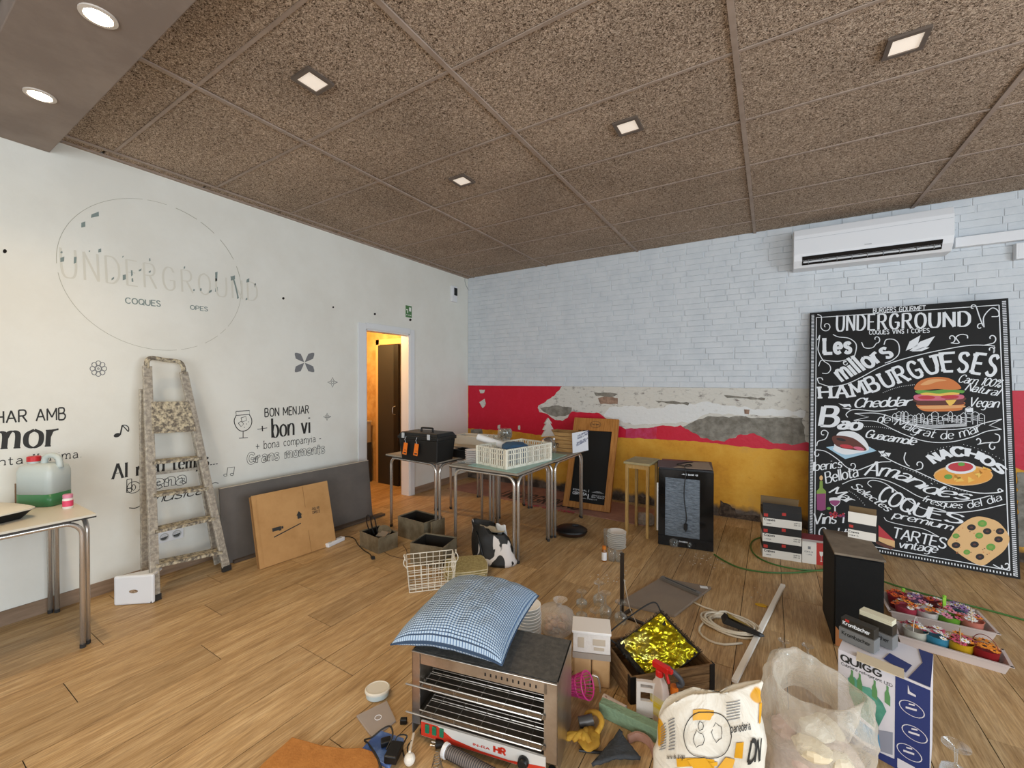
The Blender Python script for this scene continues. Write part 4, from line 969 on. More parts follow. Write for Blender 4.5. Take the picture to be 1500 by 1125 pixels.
g = G(); loft(g, [can_sec(.0485, .148, .108), can_sec(.056, .148, .108), can_sec(.072, .115, .08), can_sec(.073, .02, .015)]); obj('tray_lid', g, pm('cream_plastic', '#d3cdbb', .4), t, smooth=True)
M_brw = pm('brown_wood', '#7a5a38', .6, c2='#6a4c2d', sc=12)
for p, hh, lab in (((.075, -4.56), .125, 'brown wooden upright left of the jerry can'), ((.06, -4.42), .14, 'brown wooden upright right of the jerry can')):
    g = G(); g.box((p[0], p[1], ZT+hh/2), (.022, .022, hh)); tag(obj('wooden_upright', g, M_brw, bev=.002), lab, 'wood block')

# ================================================================== ALUMINIUM STEPLADDER
M_lad = pm('paint_spattered_aluminium', '#9a9388', .55, .3, c2='#c9c1b0', sc=45, lo=.4, hi=.65, bump=.3)
M_ladc = pm('plaster_crusted_metal', '#6e675d', .8, .1, c2='#cfc4a8', sc=38, lo=.42, hi=.6, bump=.8)
t = thing('step_ladder', 'paint-spattered aluminium stepladder folded against the left wall', 'ladder', (0, 0, 0))
FLb, FRb = Vector((.435, -4.01, .012)), Vector((.352, -3.535, .012)); FLt, FRt = Vector((.115, -3.945, 1.60)), Vector((.095, -3.715, 1.56))
def on(a, b, py):
    lo, hi = 0, 1
    for _ in range(30):
        m = (lo+hi)/2; p = a.lerp(b, m); d = p-CAM
        if 562.5-FPX*d.dot(_U)/d.dot(_F) > py: lo = m
        else: hi = m
    return a.lerp(b, lo)
up = (FLt-FLb).normalized(); wid = (FRb-FLb).normalized(); out = up.cross(wid).normalized()
if out.x < 0: out = -out
for n_, a, b in (('rail', FLb, FLt), ('rail', FRb, FRt)):
    g = G(); g.bar(a, b, .02, .055, up=wid); g.k = 0; r_ = obj(n_, g, M_lad, t, bev=.003)
    g = G(); g.bar(a-up*.01, a+up*.03, .026, .062, up=wid); obj('foot_cap', g, M_foot, r_)
g = G(); g.tube(catmull([FLt-up*.02, FLt+up*.03, FLt+up*.065+(FRt-FLt)*.12, FLt.lerp(FRt, .5)+up*.07, FRt+up*.075-(FRt-FLt)*.12, FRt+up*.035, FRt-up*.02], 6), .016, 8); obj('top_hoop', g, M_ladc, t, smooth='all')
for yl, yr in ((676, 669), (724, 713), (777, 757), (827, 806)):
    a, b = on(FLb, FLt, yl), on(FRb, FRt, yr); bk = Vector((-.085, .012, .0)); m = (b-a).normalized()*.008
    g = G(); g.hexa([a+m+Vector((.02, 0, -.022)), b-m+Vector((.02, 0, -.022)), b-m+Vector((.02, 0, 0)), a+m+Vector((.02, 0, 0))][::1], [a+m+Vector((.012, 0, -.022)), b-m+Vector((.012, 0, -.022)), b-m+Vector((.012, 0, 0)), a+m+Vector((.012, 0, 0))])
    g.hexa([a+m+Vector((.02, 0, -.003)), b-m+Vector((.02, 0, -.003)), b-m+bk+Vector((0, 0, -.003)), a+m+bk+Vector((0, 0, -.003))], [a+m+Vector((.02, 0, .001)), b-m+Vector((.02, 0, .001)), b-m+bk+Vector((0, 0, .001)), a+m+bk+Vector((0, 0, .001))])
    obj('step', g, M_ladc, t)
a, b = on(FLb, FLt, 636), on(FRb, FRt, 632); c, d = on(FLb, FLt, 589), on(FRb, FRt, 588); q = out*.012; m = wid*.012
g = G(); g.hexa([a+m+q, b-m+q, d-m+q*.2, c+m+q*.2], [a+m+q*1.6, b-m+q*1.6, d-m+q, c+m+q]); obj('platform', g, M_ladc, t, bev=.003)
for a, b in ((Vector((.19, -3.99, .01)), on(FLb, FLt, 570)+Vector((-.035, -.018, 0))), (Vector((.172, -3.522, .01)), on(FRb, FRt, 575)+Vector((-.035, .012, 0)))):
    g = G(); g.bar(a, b, .018, .045, up=wid); r_ = obj('rear_leg', g, M_lad, t, bev=.003)
for yl in (700, 790):
    a = Vector((.19, -3.99, .01)).lerp(on(FLb, FLt, 570)+Vector((-.035, -.018, 0)), (870-yl)/300); b = Vector((.172, -3.522, .01)).lerp(on(FRb, FRt, 575)+Vector((-.035, .012, 0)), (870-yl)/300)
    g = G(); g.bar(a, b, .012, .02); obj('rear_brace', g, M_lad, t)

# white moulded corner cover in front of the ladder
c, rz, w, d = boxpose((166, 888), (225, 884), (225, 884), D=.12)
t = thing('plastic_cover', 'white moulded plastic cover with a scorched spot in front of the ladder', 'cover', c, rz)
hh = .195
g = G(); g.box((0, -d/2+.012, hh/2), (w, .024, hh)); obj('front_plate', g, M_wpl, t, bev=.012)
g = G(); g.hexa([Vector((-w/2+.01, -d/2+.02, hh-.02)), Vector((w/2-.01, -d/2+.02, hh-.02)), Vector((w/2-.02, d/2, hh-.02)), Vector((w/2-.05, d/2, hh-.02))], [Vector((-w/2+.01, -d/2+.02, hh-.004)), Vector((w/2-.01, -d/2+.02, hh-.004)), Vector((w/2-.02, d/2, hh-.004)), Vector((w/2-.05, d/2, hh-.004))]); obj('top_flange', g, M_wpl, t, bev=.004)
g = G(); g.ball((.0, -d/2-.0005, .09), .018, 12, 6, (1.5, .06, .7)); obj('scorch_mark', g, pm('scorch', '#6b4f35', .8, c2='#b09a80', sc=60), t)

# ================================================================== PANELS LEANING ON THE LEFT WALL
def leaning(name, label, cat, pbl, pbr, ptl, ptr, th, mats, part, x_wall=None, bev=.002):
    bl, br = fl(*pbl), fl(*pbr); u = (br-bl).normalized(); tops = []
    for b, p in ((bl, ptl), (br, ptr)):
        d = ray(*p); tt = (b-CAM).dot(u)/d.dot(u); tops.append(CAM+d*tt-b)
    v = (tops[0]+tops[1])/2
    if x_wall is not None and bl.x+v.x < x_wall: v.x = x_wall-bl.x
    v = v-u*v.dot(u); H = v.length; v.normalize(); w = u.cross(v)
    t = thing(name, label, cat)
    t.matrix_world = Matrix(((u.x, v.x, w.x, bl.x), (u.y, v.y, w.y, bl.y), (u.z, v.z, w.z, bl.z+.003), (0, 0, 0, 1)))
    W_ = (br-bl).length
    g = G(); g.box((W_/2, H/2, -th/2), (W_, H, th)); obj(part, g, mats, t, bev=bev)
    return t, W_, H
t, w, H = leaning('leaning_board', 'long dark grey board leaning on the left wall behind the cardboard', 'board', (328, 829), (546, 757), (316, 712), (545, 677), .016, pm('grey_board', '#5f5a55', .6, c2='#68625c', sc=3), 'board', .035)
g = G(); g.box((w/2, H-.003, -.008), (w, .006, .0165)); obj('pale_edge', g, pm('raw_edge', '#b9ad99', .8), t)
t, w, H = leaning('flattened_carton', 'flattened brown cardboard boxes leaning against the dark grey board', 'cardboard', (381, 835), (493, 797), (361, 731), (487, 701), .012, pm('cardboard', '#b98e5a', .8, c2='#ad824f', sc=4), 'front_sheet')
M_card = _M['cardboard']; M_cardd = pm('cardboard_edge', '#8f6a3f', .9)
g = G(); g.box((w/2-.012, H/2-.004, -.021), (w-.03, H-.01, .006)); g.box((w/2-.006, H/2-.002, -.031), (w, H-.01, .006)); obj('rear_sheet', g, M_cardd, t)['kind'] = 'stuff'
g = G(); g.box((.012, H/2, .0012), (.024, H, .002)); g.box((.034, H/2, .0006), (.002, H, .001)); obj('side_flap', g, M_card, t)
g = G()
g.box((w*.64, H*.83, .0004), (.003, H*.32, .0008)); g.box((w*.64, H*.17, .0004), (.003, H*.32, .0008))
obj('flap_slot', g, M_cardd, t)
g = G(); z = .0009
g.add([Vector(q) for q in ((.13, H*.375, z), (.13, H*.36, z), (.36, H*.45, z), (.36, H*.465, z))], [(0, 1, 2, 3)])
for q in ((.15, .47, .05, .028), (.185, .465, .02, .034), (.205, .47, .016, .02)): g.box((q[0], H*q[1], z), (q[2], q[3], .0004))
g.add([Vector(q) for q in ((.33, H*.58, z), (.355, H*.64, z), (.38, H*.58, z), (.372, H*.58, z), (.372, H*.53, z), (.338, H*.53, z), (.338, H*.58, z))], [(0, 1, 2, 3, 4, 5, 6)])
for k in range(2):
    qs, W2 = glyphs('FRAGIL NOR' if k == 0 else 'CORREO 25', thick=.16)
    for s in qs: g.poly([Vector((.47+p.x*.07/W2, H*(.60-.055*k)+p.y*.022, z)) for p in s])
obj('box_print', g, M_ink, t)
g = G(); a, b = fl(335, 822), fl(556, 753); d = (b-a).normalized(); g.bar(a+Vector((.06, 0, .012)), b+Vector((.06, 0, .012)), .07, .022); tag(obj('skirting_plank', g, pm('dark_plank', '#55493e', .6), bev=.002), 'loose dark skirting plank lying at the foot of the grey board', 'plank')
c = (fl(480, 801)+fl(501, 792))/2
t = thing('power_strip', 'short white power strip on the floor beside the cardboard', 'power strip', c, math.atan2(.185, -.03)-PI)
L_ = .20; g = G(); g.box((0, 0, .018), (L_, .05, .036)); obj('housing', g, M_wpl, t, bev=.008)
g = G(); 
for k in range(3): g.lathe([(.017, .0365), (.017, .0375)], (-.06+k*.06, 0, 0), 14)
obj('socket_well', g, pm('socket_shadow2', '#b4b6b2', .6), t)['kind'] = 'stuff'
M_cab = pm('black_cable', '#15130f', .5)
def cable(name, label, pts, r=.004, mat=None, z=None, plug=False):
    P = [fl(p[0], p[1], (p[2] if len(p) > 2 else 0)+r) for p in pts]; C_ = catmull(P, 6)
    g = G(); g.tube(C_, r, 6)
    if plug: e = C_[-1]; d = (C_[-1]-C_[-3]).normalized(); g.bar(e, e+d*.045+Vector((0, 0, .008)), .026, .022); g.bar(e+d*.04+Vector((0, 0, .008)), e+d*.062+Vector((0, 0, .01)), .018, .005)
    return tag(obj(name, g, mat or M_cab, smooth=True), label, 'cable')
cable('power_cable', 'black power cable with a plug running from the white power strip', [(494, 790), (508, 786), (519, 789), (524, 797), (533, 806), (541, 811), (545, 816)], .004, plug=True)

# ================================================================== BARE METAL TRAYS UNDER THE TABLES
M_tin = pm('greasy_steel', '#8b8069', .45, .35, c2='#6e624c', sc=7, bump=.05)
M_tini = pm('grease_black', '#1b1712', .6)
def tin(name, label, a, b, c, h, z=0):
    cc, rz, w, d = boxpose(a, b, c); t = thing(name, label, 'metal box', cc, rz)
    g = G(); open_box(g, w, d, h, .004); o = obj('shell', g, M_tin, t)
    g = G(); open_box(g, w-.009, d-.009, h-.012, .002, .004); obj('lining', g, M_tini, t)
    g = G()
    for (x, y, sx_, sy_) in ((0, -d/2, w, .01), (0, d/2, w, .01), (-w/2, 0, .01, d), (w/2, 0, .01, d)): g.box((x, y, h), (sx_, sy_, .004))
    obj('rim', g, M_tin, t)
    return t, w, d
t, w, d = tin('fryer_tray', 'small greasy steel tray filled with heating coils nearest the cardboard', (527, 800), (554, 812), (582, 801), .135)
g = G()
for k in range(2): 
    x = -.07+k*.07
    g.tube(catmull([(x, -.02, .06), (x-.02, -.06, .2), (x-.01, -.07, .27), (x+.015, -.07, .29), (x+.035, -.06, .26), (x+.03, -.02, .06)], 5), .005, 6)
tag_ = obj('heating_coil', g, M_blk, t, smooth='all'); tag_['kind'] = 'stuff'
g = G(); g.cyl((.03, .03, .12), (.05, .03, .155), .055, .06, n=18); g.cyl((.05, .03, .155), (.052, .03, .16), .035, .03, n=14); obj('burner_ring', g, M_tin, t, smooth=True)
g = G(); g.box((.09, -.02, .13), (.09, .07, .03), .4, .3); g.box((-.02, .07, .125), (.12, .05, .04), -.3, .2); obj('metal_scrap', g, pm('scrap_steel', '#8d8474', .4, .7), t)['kind'] = 'stuff'
t, w, d = tin('steel_bin', 'deep open steel box under the toolbox table', (583, 785), (621, 797), (639, 783), .19)
g = G(); g.box((w/2+.06, .0, .10), (.02, d*.7, .2)); obj('side_bracket', g, M_tin, t)
t, w, d = tin('steel_tub', 'open steel tub in front, behind the white wire basket', (601, 826), (649, 834), (667, 816), .17)
g = G(); g.tube(catmull([(-w/2-.003, -.03, .1), (-w/2-.03, -.02, .1), (-w/2-.03, .02, .1), (-w/2-.003, .03, .1)], 4), .004, 6); obj('handle', g, M_tin, t, smooth='all')
cable('thin_wire', 'thin brown wire trailing between the coil tray and the steel tub', [(560, 806), (568, 812), (580, 816), (592, 817), (596, 808), (590, 798)], .0025, pm('brown_wire', '#5a4532', .5))

# tote bag
c = (fl(678, 824)+fl(744, 828))/2+Vector((-.01, .10, 0))
t = thing('tote_bag', 'crumpled black and white printed tote bag standing under the middle table', 'bag', c, -.05)
def sk(q, a):
    h = q.z/.27; return Vector((q.x*(1-.05*h)-.065*h+.03, q.y*(1-.35*h), q.z-(.05*h if q.x > .06 else 0)))
M_tote = None
m, nt, b = nm('black_white_print'); v = coords(nt, 'obj', (1, 1, .6)); n_ = N(nt, 'TexNoise', i_Scale=7.5, i_Detail=2.0, i_Distortion=.8); nt.links.new(v, n_.inputs[0]); rp = ramp(nt, [(.56, '#161615'), (.58, '#d6d0cb')]); nt.links.new(n_.outputs['Fac'], rp.inputs[0]); nt.links.new(rp.outputs[0], b.inputs['Base Color']); b.inputs['Roughness'].default_value = .6
g = G(); blob(g, [(.02, .001), (.215, .004), (.225, .08), (.20, .19), (.185, .275), (.175, .29), (.16, .25), (.13, .15)], sk, n=26, m=22, amp=.03, sc=7, seed=3, sy=.55); obj('bag_body', g, m, t, smooth='all')
g = G(); g.grid(lambda u, v: Vector((.03+.10*u, .04+.012*math.sin(v*5), .15+.15*v+.006*math.sin(u*9))), 6, 8); obj('paper_insert', g, pm('crumpled_paper', '#c9cac8', .7, bump=.6, bsc=20), t, thick=.003, smooth='all')
g = G(); g.lathe([(.001, .0), (.10, .0), (.155, .02)], (-.03, .01, .232), 24, cap=False, sy=.36); obj('bag_lining', g, pm('beige_lining', '#b5aa94', .8, bump=.5, bsc=20), t, smooth=True)
g = G(); g.tube(catmull([(-.10, -.075, .235), (-.06, -.10, .20), (-.02, -.11, .12), (.0, -.115, .07)], 6), .006, 6); obj('strap', g, M_blk, t, smooth='all')
# placemats
for k in range(5):
    c = fl(682, 839)+Vector((R_.uniform(-.008, .008), R_.uniform(-.008, .008), .002+k*.0145))
    pts = []
    for q in range(24):
        a = 2*PI*q/24; r = .165*(1/max(abs(math.cos(a)), abs(math.sin(a)))*.62+.38); pts.append((r*math.cos(a), r*math.sin(a)*.9))
    g = G(); g.prism(pts, 0, .007); g.k = 1; g.prism([(x*1.01, y*1.01) for x, y in pts], .007, .0095)
    g.k = 0; g.prism([(x*.97, y*.97) for x, y in pts], .0095, .0115)
    o = obj('woven_placemat', g, [pm('straw_weave', '#b8a872', .9, c2='#9a8a58', sc=60, bump=.8, bsc=120), pm('placemat_border', '#d7cdb0', .8)], None, loc=c, rz=.75+R_.uniform(-.08, .08))
    tag(o, ['lowest', 'second lowest', 'middle', 'second from top', 'topmost'][k]+' straw placemat in the stack beside the wire basket', 'placemat', 'stacked straw placemats')
# white wire basket
c, rz, w, d = boxpose((600, 869), (664, 861), (664, 861), D=.19)
t = thing('wire_basket', 'empty white wire basket with two end handles on the floor', 'basket', c, rz)
M_wire = pm('white_coated_wire', '#e2dccb', .4); hh = .195; f = 1.12
def wloop(z, s, r=.0028, n_='wire_ring'):
    P = [Vector((x*w/2*s, y*d/2*s, z)) for x, y in ((-1, -1), (1, -1), (1, 1), (-1, 1))]; g = G()
    for a, b in zip(P, P[1:]+P[:1]): g.tube([a, b], r, 6)
    obj(n_, g, M_wire, t)
for k, z in enumerate((.004, .03, .055, .125, .16, hh)): wloop(z, 1+(f-1)*z/hh, .0035 if k in (0, 5) else .0026)
g = G()
for k in range(8):
    x = (-1+2*k/7)
    for y in (-1, 1): g.tube([(x*w/2, y*d/2, .004), (x*w/2*f, y*d/2*f, hh)], .0026, 5)
    g.tube([(x*w/2, -d/2, .004), (x*w/2, d/2, .004)], .0026, 5)
for k in range(1, 5):
    y = (-1+2*k/5)
    for x in (-1, 1): g.tube([(x*w/2, y*d/2, .004), (x*w/2*f, y*d/2*f, hh)], .0026, 5)
    g.tube([(-w/2, y*d/2, .004), (w/2, y*d/2, .004)], .0026, 5)
obj('upright_wires', g, M_wire, t)['kind'] = 'stuff'
for s in (-1, 1):
    g = G(); x = s*w/2*f; g.tube(catmull([(x, -.05, hh-.035), (x+s*.02, -.048, hh-.01), (x+s*.02, -.045, hh+.015), (x+s*.012, -.03, hh+.03), (x+s*.012, .03, hh+.03), (x+s*.02, .045, hh+.015), (x, .05, hh-.035)], 4), .0035, 6); obj('handle', g, M_wire, t, smooth='all')
# black lidded pan
t = thing('covered_pan', 'flat black lidded pan on the floor right of the table legs', 'pan', fl(837, 783), .3)
g = G(); g.lathe([(.10, 0), (.135, .012), (.15, .035), (.152, .045)], n=36, sy=.86); obj('pan_base', g, pm('brown_black', '#2a1a14', .4), t, smooth=True)
g = G(); g.lathe([(.155, .0455), (.152, .058), (.12, .075), (.06, .084), (.01, .086)], n=36, sy=.86); obj('lid', g, M_blk, t, smooth=True)
g = G(); g.box((.035, .02, .088), (.06, .02, .012), .3); obj('lid_grip', g, M_blk, t, bev=.004)

# ================================================================== ON THE JOINED TABLES
c, rz, w, d = boxpose((583, 673), (639, 680), (659, 671), ZT)
d = .27
t = thing('toolbox', 'black plastic toolbox with two orange tags on the leftmost joined table', 'toolbox', c, rz)
M_tb = pm('toolbox_black', '#141515', .5)
g = G(); g.hexa([Vector((sx*w*.46, sy*d*.44, 0)) for sx, sy in ((-1, -1), (1, -1), (1, 1), (-1, 1))], [Vector((sx*w*.5, sy*d*.5, .2)) for sx, sy in ((-1, -1), (1, -1), (1, 1), (-1, 1))]); obj('body', g, M_tb, t, bev=.008)
g = G(); g.box((0, 0, .217), (w*1.05, d*1.06, .034)); obj('rim', g, M_tb, t, bev=.006)
g = G(); g.hexa([Vector((sx*w*.51, sy*d*.51, .234)) for sx, sy in ((-1, -1), (1, -1), (1, 1), (-1, 1))], [Vector((sx*w*.47, sy*d*.44, .265)) for sx, sy in ((-1, -1), (1, -1), (1, 1), (-1, 1))]); obj('lid', g, M_tb, t, bev=.006)
g = G(); g.tube(catmull([(-.07, 0, .265), (-.068, 0, .29), (-.055, 0, .298), (.055, 0, .298), (.068, 0, .29), (.07, 0, .265)], 4), .009, 8); obj('handle', g, M_tb, t, smooth='all')
for x in (-.17, .14):
    g = G(); g.box((x, -d*.53-.004, .235), (.03, .01, .05)); obj('latch', g, pm('clear_latch', '#b5b9bb', .3), t, bev=.002)
M_ot = pm('orange_card', '#e5761c', .55)
for x in (-.135, .0):
    g = G(); g.hexa([Vector((x-.035, -d*.5-.022, .06)), Vector((x+.015, -d*.5-.022, .055)), Vector((x+.03, -d*.53-.012, .165)), Vector((x-.015, -d*.53-.012, .17))], [Vector((x-.035, -d*.5-.019, .06)), Vector((x+.015, -d*.5-.019, .055)), Vector((x+.03, -d*.53-.009, .165)), Vector((x-.015, -d*.53-.009, .17))])
    tg = obj('orange_tag', g, M_ot, t)
    g = G(); g.tube([(x+.008, -d*.53-.012, .168), (x+.004, -d*.5-.03, .2), (x+.0, -d*.53, .225)], .0015, 5); obj('tag_string', g, M_wpl, tg)
    g = G(); g.box((x-.003, -d*.5-.0235, .075), (.03, .001, .012), 0, -.15); g.box((x+.004, -d*.5-.0225, .1), (.028, .001, .004), 0, -.15); obj('tag_print', g, M_ink, tg)['kind'] = 'stuff'
# polystyrene box and black box on the rear tables
t = thing('white_case', 'long shallow white box behind the black toolbox', 'box', (1.06, -1.10, ZT), .12)
g = G(); open_box(g, .62, .26, .1, .02); obj('shell', g, pm('polystyrene', '#d2cdbf', .8), t, bev=.004)
g = G(); g.box((0, 0, .03), (.56, .2, .02)); obj('inner_tray', g, pm('grey_felt', '#9b968a', .9), t)
t = thing('black_case', 'small open black box right of the toolbox', 'box', (1.415, -1.86, ZT), .0)
g = G(); open_box(g, .22, .16, .075, .006); obj('shell', g, M_blk, t); g = G(); g.box((0, 0, .03), (.2, .14, .004)); obj('inner_tray', g, M_grey, t)
for k in range(8):
    g = G(); g.lathe([(.03, 0), (.034, .002), (.060, .007), (.0615, .0085), (.060, .0095), (.033, .004), (.001, .0035)], n=28)
    o = obj('saucer', g, pm('white_porcelain', '#f0ede6', .25), None, smooth=True, loc=(1.668+R_.uniform(-.003, .003), -2.10+R_.uniform(-.003, .003), ZT+.001+k*.0165))
    tag(o, ('lowest' if k == 0 else 'topmost' if k == 7 else ORD[k]+' from below,')+' small white saucer in the stack left of the white crate', 'saucer', 'saucer stack beside the white crate')
M_glass = thin('clear_glass', '#e6ebea')
t = thing('glass_ashtray', 'small clear glass dish left of the saucer stack', 'dish', (1.585, -2.14, ZT))
g = G(); g.lathe([(.03, 0), (.04, .003), (.045, .024), (.04, .024), (.034, .007), (.001, .006)], n=20); obj('dish', g, M_glass, t, smooth=True)
g = G(); g.prism([(1.70, -2.20), (2.222, -2.238), (2.225, -1.25), (1.71, -1.20)], ZT, ZT+.004); tag(obj('turquoise_sheet', g, pm('turquoise_sheet', '#8fb5ad', .35, c2='#84a89f', sc=4)), 'thin turquoise sheet on the table under the white crate', 'sheet')
# white vented crate
Z2 = ZT+.0045
c, rz, w, d = boxpose((699, 679), (742, 688), (789, 671), Z2)
t = thing('plastic_crate', 'white slotted plastic crate holding blue cloth on the turquoise sheet', 'crate', c, rz)
M_cr = pm('cream_crate_plastic', '#e2decd', .45); hh = .168
def vent_wall(W, n, rows):
    g = G(); x0 = -W/2
    for z0, z1 in rows: g.box((0, 0, (z0+z1)/2), (W, .008, z1-z0))
    for k in range(n+1): g.box((x0+W*k/n, 0, hh/2), (.007 if k % 3 else .016, .008, hh))
    return g
rows = ((0, .022), (.07, .075), (.118, .126), (hh-.014, hh))
for (x, y, a, W) in ((0, -d/2, 0, w), (0, d/2, 0, w), (-w/2, 0, PI/2, d), (w/2, 0, PI/2, d)):
    o = obj('crate_wall', vent_wall(W, max(6, int(W/.028)), rows), M_cr, t, loc=(x, y, 0), rz=a)
g = G(); g.box((0, 0, .004), (w, d, .008)); obj('crate_floor', g, M_cr, t)
for sx in (-1, 1):
    for sy in (-1, 1): g = G(); g.box((sx*w/2, sy*d/2, hh/2), (.02, .02, hh)); obj('corner_post', g, M_cr, t, bev=.004)
Q = Matrix.Translation(c) @ Matrix.Rotation(rz, 4, 'Z')
t = thing('blue_cloth', 'crumpled dark blue cloth lying in the white crate', 'cloth', Q @ Vector((.03, -.02, .009)), rz)
g = G(); blob(g, [(.03, .001), (.12, .01), (.135, .08), (.12, .155), (.05, .175), (.001, .178)], None, n=26, m=20, amp=.035, sc=9, seed=9, sx=1.0, sy=1.0); obj('folded_cloth', g, pm('blue_fabric', '#34587a', .85, c2='#29496a', sc=8), t, smooth='all')
t = thing('paper_roll', 'white paper roll leaning out of the left end of the white crate', 'roll', (0, 0, 0))
a, b = Q @ Vector((-w/2+.07, .06, .03)), fl(700, 640, ZT+.21)
a = Q @ Vector((-.02, .05, .10))
g = G(); g.cyl(a, b, .032, n=20); obj('roll_body', g, pm('paper_white', '#dfdedb', .7), t, smooth=True)
g = G(); dd = (b-a).normalized(); g.cyl(b, b+dd*.003, .012, n=14); obj('roll_core', g, M_cardd, t)
# stone-filled glass goblet
gp = Vector((1.50, -1.28, ZT+.0)) ; t = thing('pebble_goblet', 'glass goblet filled with pale pebbles behind the white crate', 'goblet', gp)
g = G(); g.lathe([(.045, 0), (.045, .004), (.01, .012), (.008, .06), (.02, .085), (.06, .11), (.082, .16), (.078, .205), (.068, .225), (.066, .225), (.076, .204), (.079, .16), (.058, .113), (.018, .09), (.001, .088)], n=28, cap=False); obj('goblet_glass', g, M_glass, t, smooth='all')
g = G()
for k in range(120):
    a, r, z = R_.uniform(0, 6.28), .066*math.sqrt(R_.random()), R_.uniform(.125, .215); g.ball((r*math.cos(a), r*math.sin(a), z), R_.uniform(.011, .016), 7, 5, (1, 1, .7))
obj('pebbles', g, pm('pale_pebbles', '#a3937a', .6, c2='#6a5f50', sc=14), t, smooth='all')['kind'] = 'stuff'
for i, (x, y) in enumerate(((1.36, -1.25), (1.27, -1.30))):
    t = thing('small_goblet', ['small clear footed glass left of the pebble goblet', 'small clear footed glass, leftmost beside the pebble goblet'][i], 'glass', (x, y, ZT))
    g = G(); g.lathe([(.03, 0), (.03, .003), (.006, .008), (.005, .06), (.03, .085), (.038, .13), (.036, .15), (.034, .15), (.036, .13), (.028, .088), (.001, .07)], n=20, cap=False); obj('glass_body', g, M_glass, t, smooth='all')
# silver tree
t = thing('silver_tree', 'shiny silver christmas tree ornament on the rear right table', 'ornament', (1.975, -1.18, ZT), .95)
M_sil = pm('mirror_silver', '#b9b1a8', .22, .9)
g = G(); n3 = []
def tree2d():
    L = [(.0, .36), (.035, .30), (.018, .30), (.05, .235), (.025, .235), (.062, .165), (.02, .165)]
    return L+[(-x, z) for x, z in L[::-1][:-1]]
P = tree2d()
M4 = Matrix.Rotation(PI/2, 4, 'X'); g.prism([(x*1.25, z) for x, z in P], -.012, .012, M4)
obj('tree_body', g, M_sil, t)
g = G(); g.ball((0, 0, .10), .062, 24, 12, (1.2, 1.2, .9)); obj('bauble', g, M_sil, t, smooth='all')
g = G(); g.lathe([(.05, 0), (.05, .02), (.02, .03), (.018, .05)], n=20); obj('base', g, M_sil, t, smooth=True)
t = thing('small_bottle', 'small clear bottle between the silver tree and the wooden box', 'bottle', (2.06, -1.21, ZT)); g = G(); g.lathe([(.022, 0), (.024, .05), (.022, .09), (.009, .11), (.009, .14)], n=18); obj('bottle_body', g, M_glass, t, smooth='all'); g = G(); g.lathe([(.011, .14), (.011, .155)], n=12); obj('cap', g, M_wpl, t)
# wooden wine box
t = thing('wooden_box', 'slatted wooden wine box at the back corner of the tables', 'box', (2.09, -.98, ZT), .06)
M_cw = pm('crate_wood', '#a9834f', .7, c2='#8d6a3c', sc=10, st=(1, 1, 8))
for k in range(5):
    g = G(); g.box((0, -.13, .022+k*.041), (.30, .009, .036)); obj('slat', g, M_cw, t)
    g = G(); g.box((0, .13, .022+k*.041), (.30, .009, .036)); obj('slat', g, M_cw, t)
for s in (-1, 1): g = G(); g.box((s*.145, 0, .105), (.01, .25, .21)); obj('end_board', g, M_cw, t)
g = G(); g.box((0, 0, .005), (.28, .25, .01)); obj('bottom_board', g, M_cw, t)
g = G(); qs, W2 = glyphs('DURO', thick=.2)
for s in qs: g.poly([Vector((-.12+p.x*.09/W2, -.1352, .055+p.y*.035)) for p in s])
obj('stencil', g, M_ink, t)
t = thing('paper_notice', 'white printed paper notice stuck to the wooden wine box', 'paper', (0, 0, 0))
A, B, Cn, D_ = (wb(*p, -1.12-.0) for p in ((840, 667), (862, 660), (861, 631), (838, 635)))
o0 = fl(840, 667, ZT+.0); 
yv = -1.14; A, B, Cn, D_ = (wb(*p, yv) for p in ((839, 665), (862, 659.5), (861, 630.5), (838, 634.5))); n_ = Vector((0, -.0015, 0))
A.z = max(A.z, ZT+.002)
g = G(); g.hexa([A, B, Cn, D_], [q+n_ for q in (A, B, Cn, D_)]); obj('sheet', g, pm('notice_paper', '#d9dde4', .7), t)
S4 = Surf(A+n_*1.6, (B-A), (D_-A), 0); g = G()
for i, (tx, y) in enumerate((('AVIS IMPORTANT', 640), ('TANQUEU LA PORTA', 643.5), ('GRACIES PER LA', 650), ('COLLABORACIO', 653))):
    put_text(g, S4, tx, [(842+(i > 1)*1, y+2), (859-(i > 2)*2, y-1.5)], 2.2, thick=.2)
obj('notice_print', g, pm('blue_ink', '#39406a', .7), t)
# doormat strip with writing
t = thing('long_mat', 'long salmon pink mat with black lettering along the orange wall', 'mat', (0, 0, 0))
q = [fl(*p) for p in ((655, 716), (945, 771), (1003, 756), (720, 700))]
g = G(); g.hexa(q, [p+Vector((0, 0, .006)) for p in q]); obj('mat_sheet', g, pm('salmon_mat', '#a47864', .85, c2='#93695a', sc=7, co='pos'), t)
S5 = Surf((0, 0, .0065), (1, 0, 0), (0, 1, 0), 0); g = G()
put_text(g, S5, 'UNDERGROUND', [(728, 726), (846, 747)], 9, thick=.2, gap=.25, shear=.1); obj('mat_lettering', g, M_ink, t)
g = G(); put_text(g, S5, 'coques vins i copes', [(765, 739), (840, 752)], 3.5, thick=.14); obj('mat_small_lettering', g, M_pink, t)

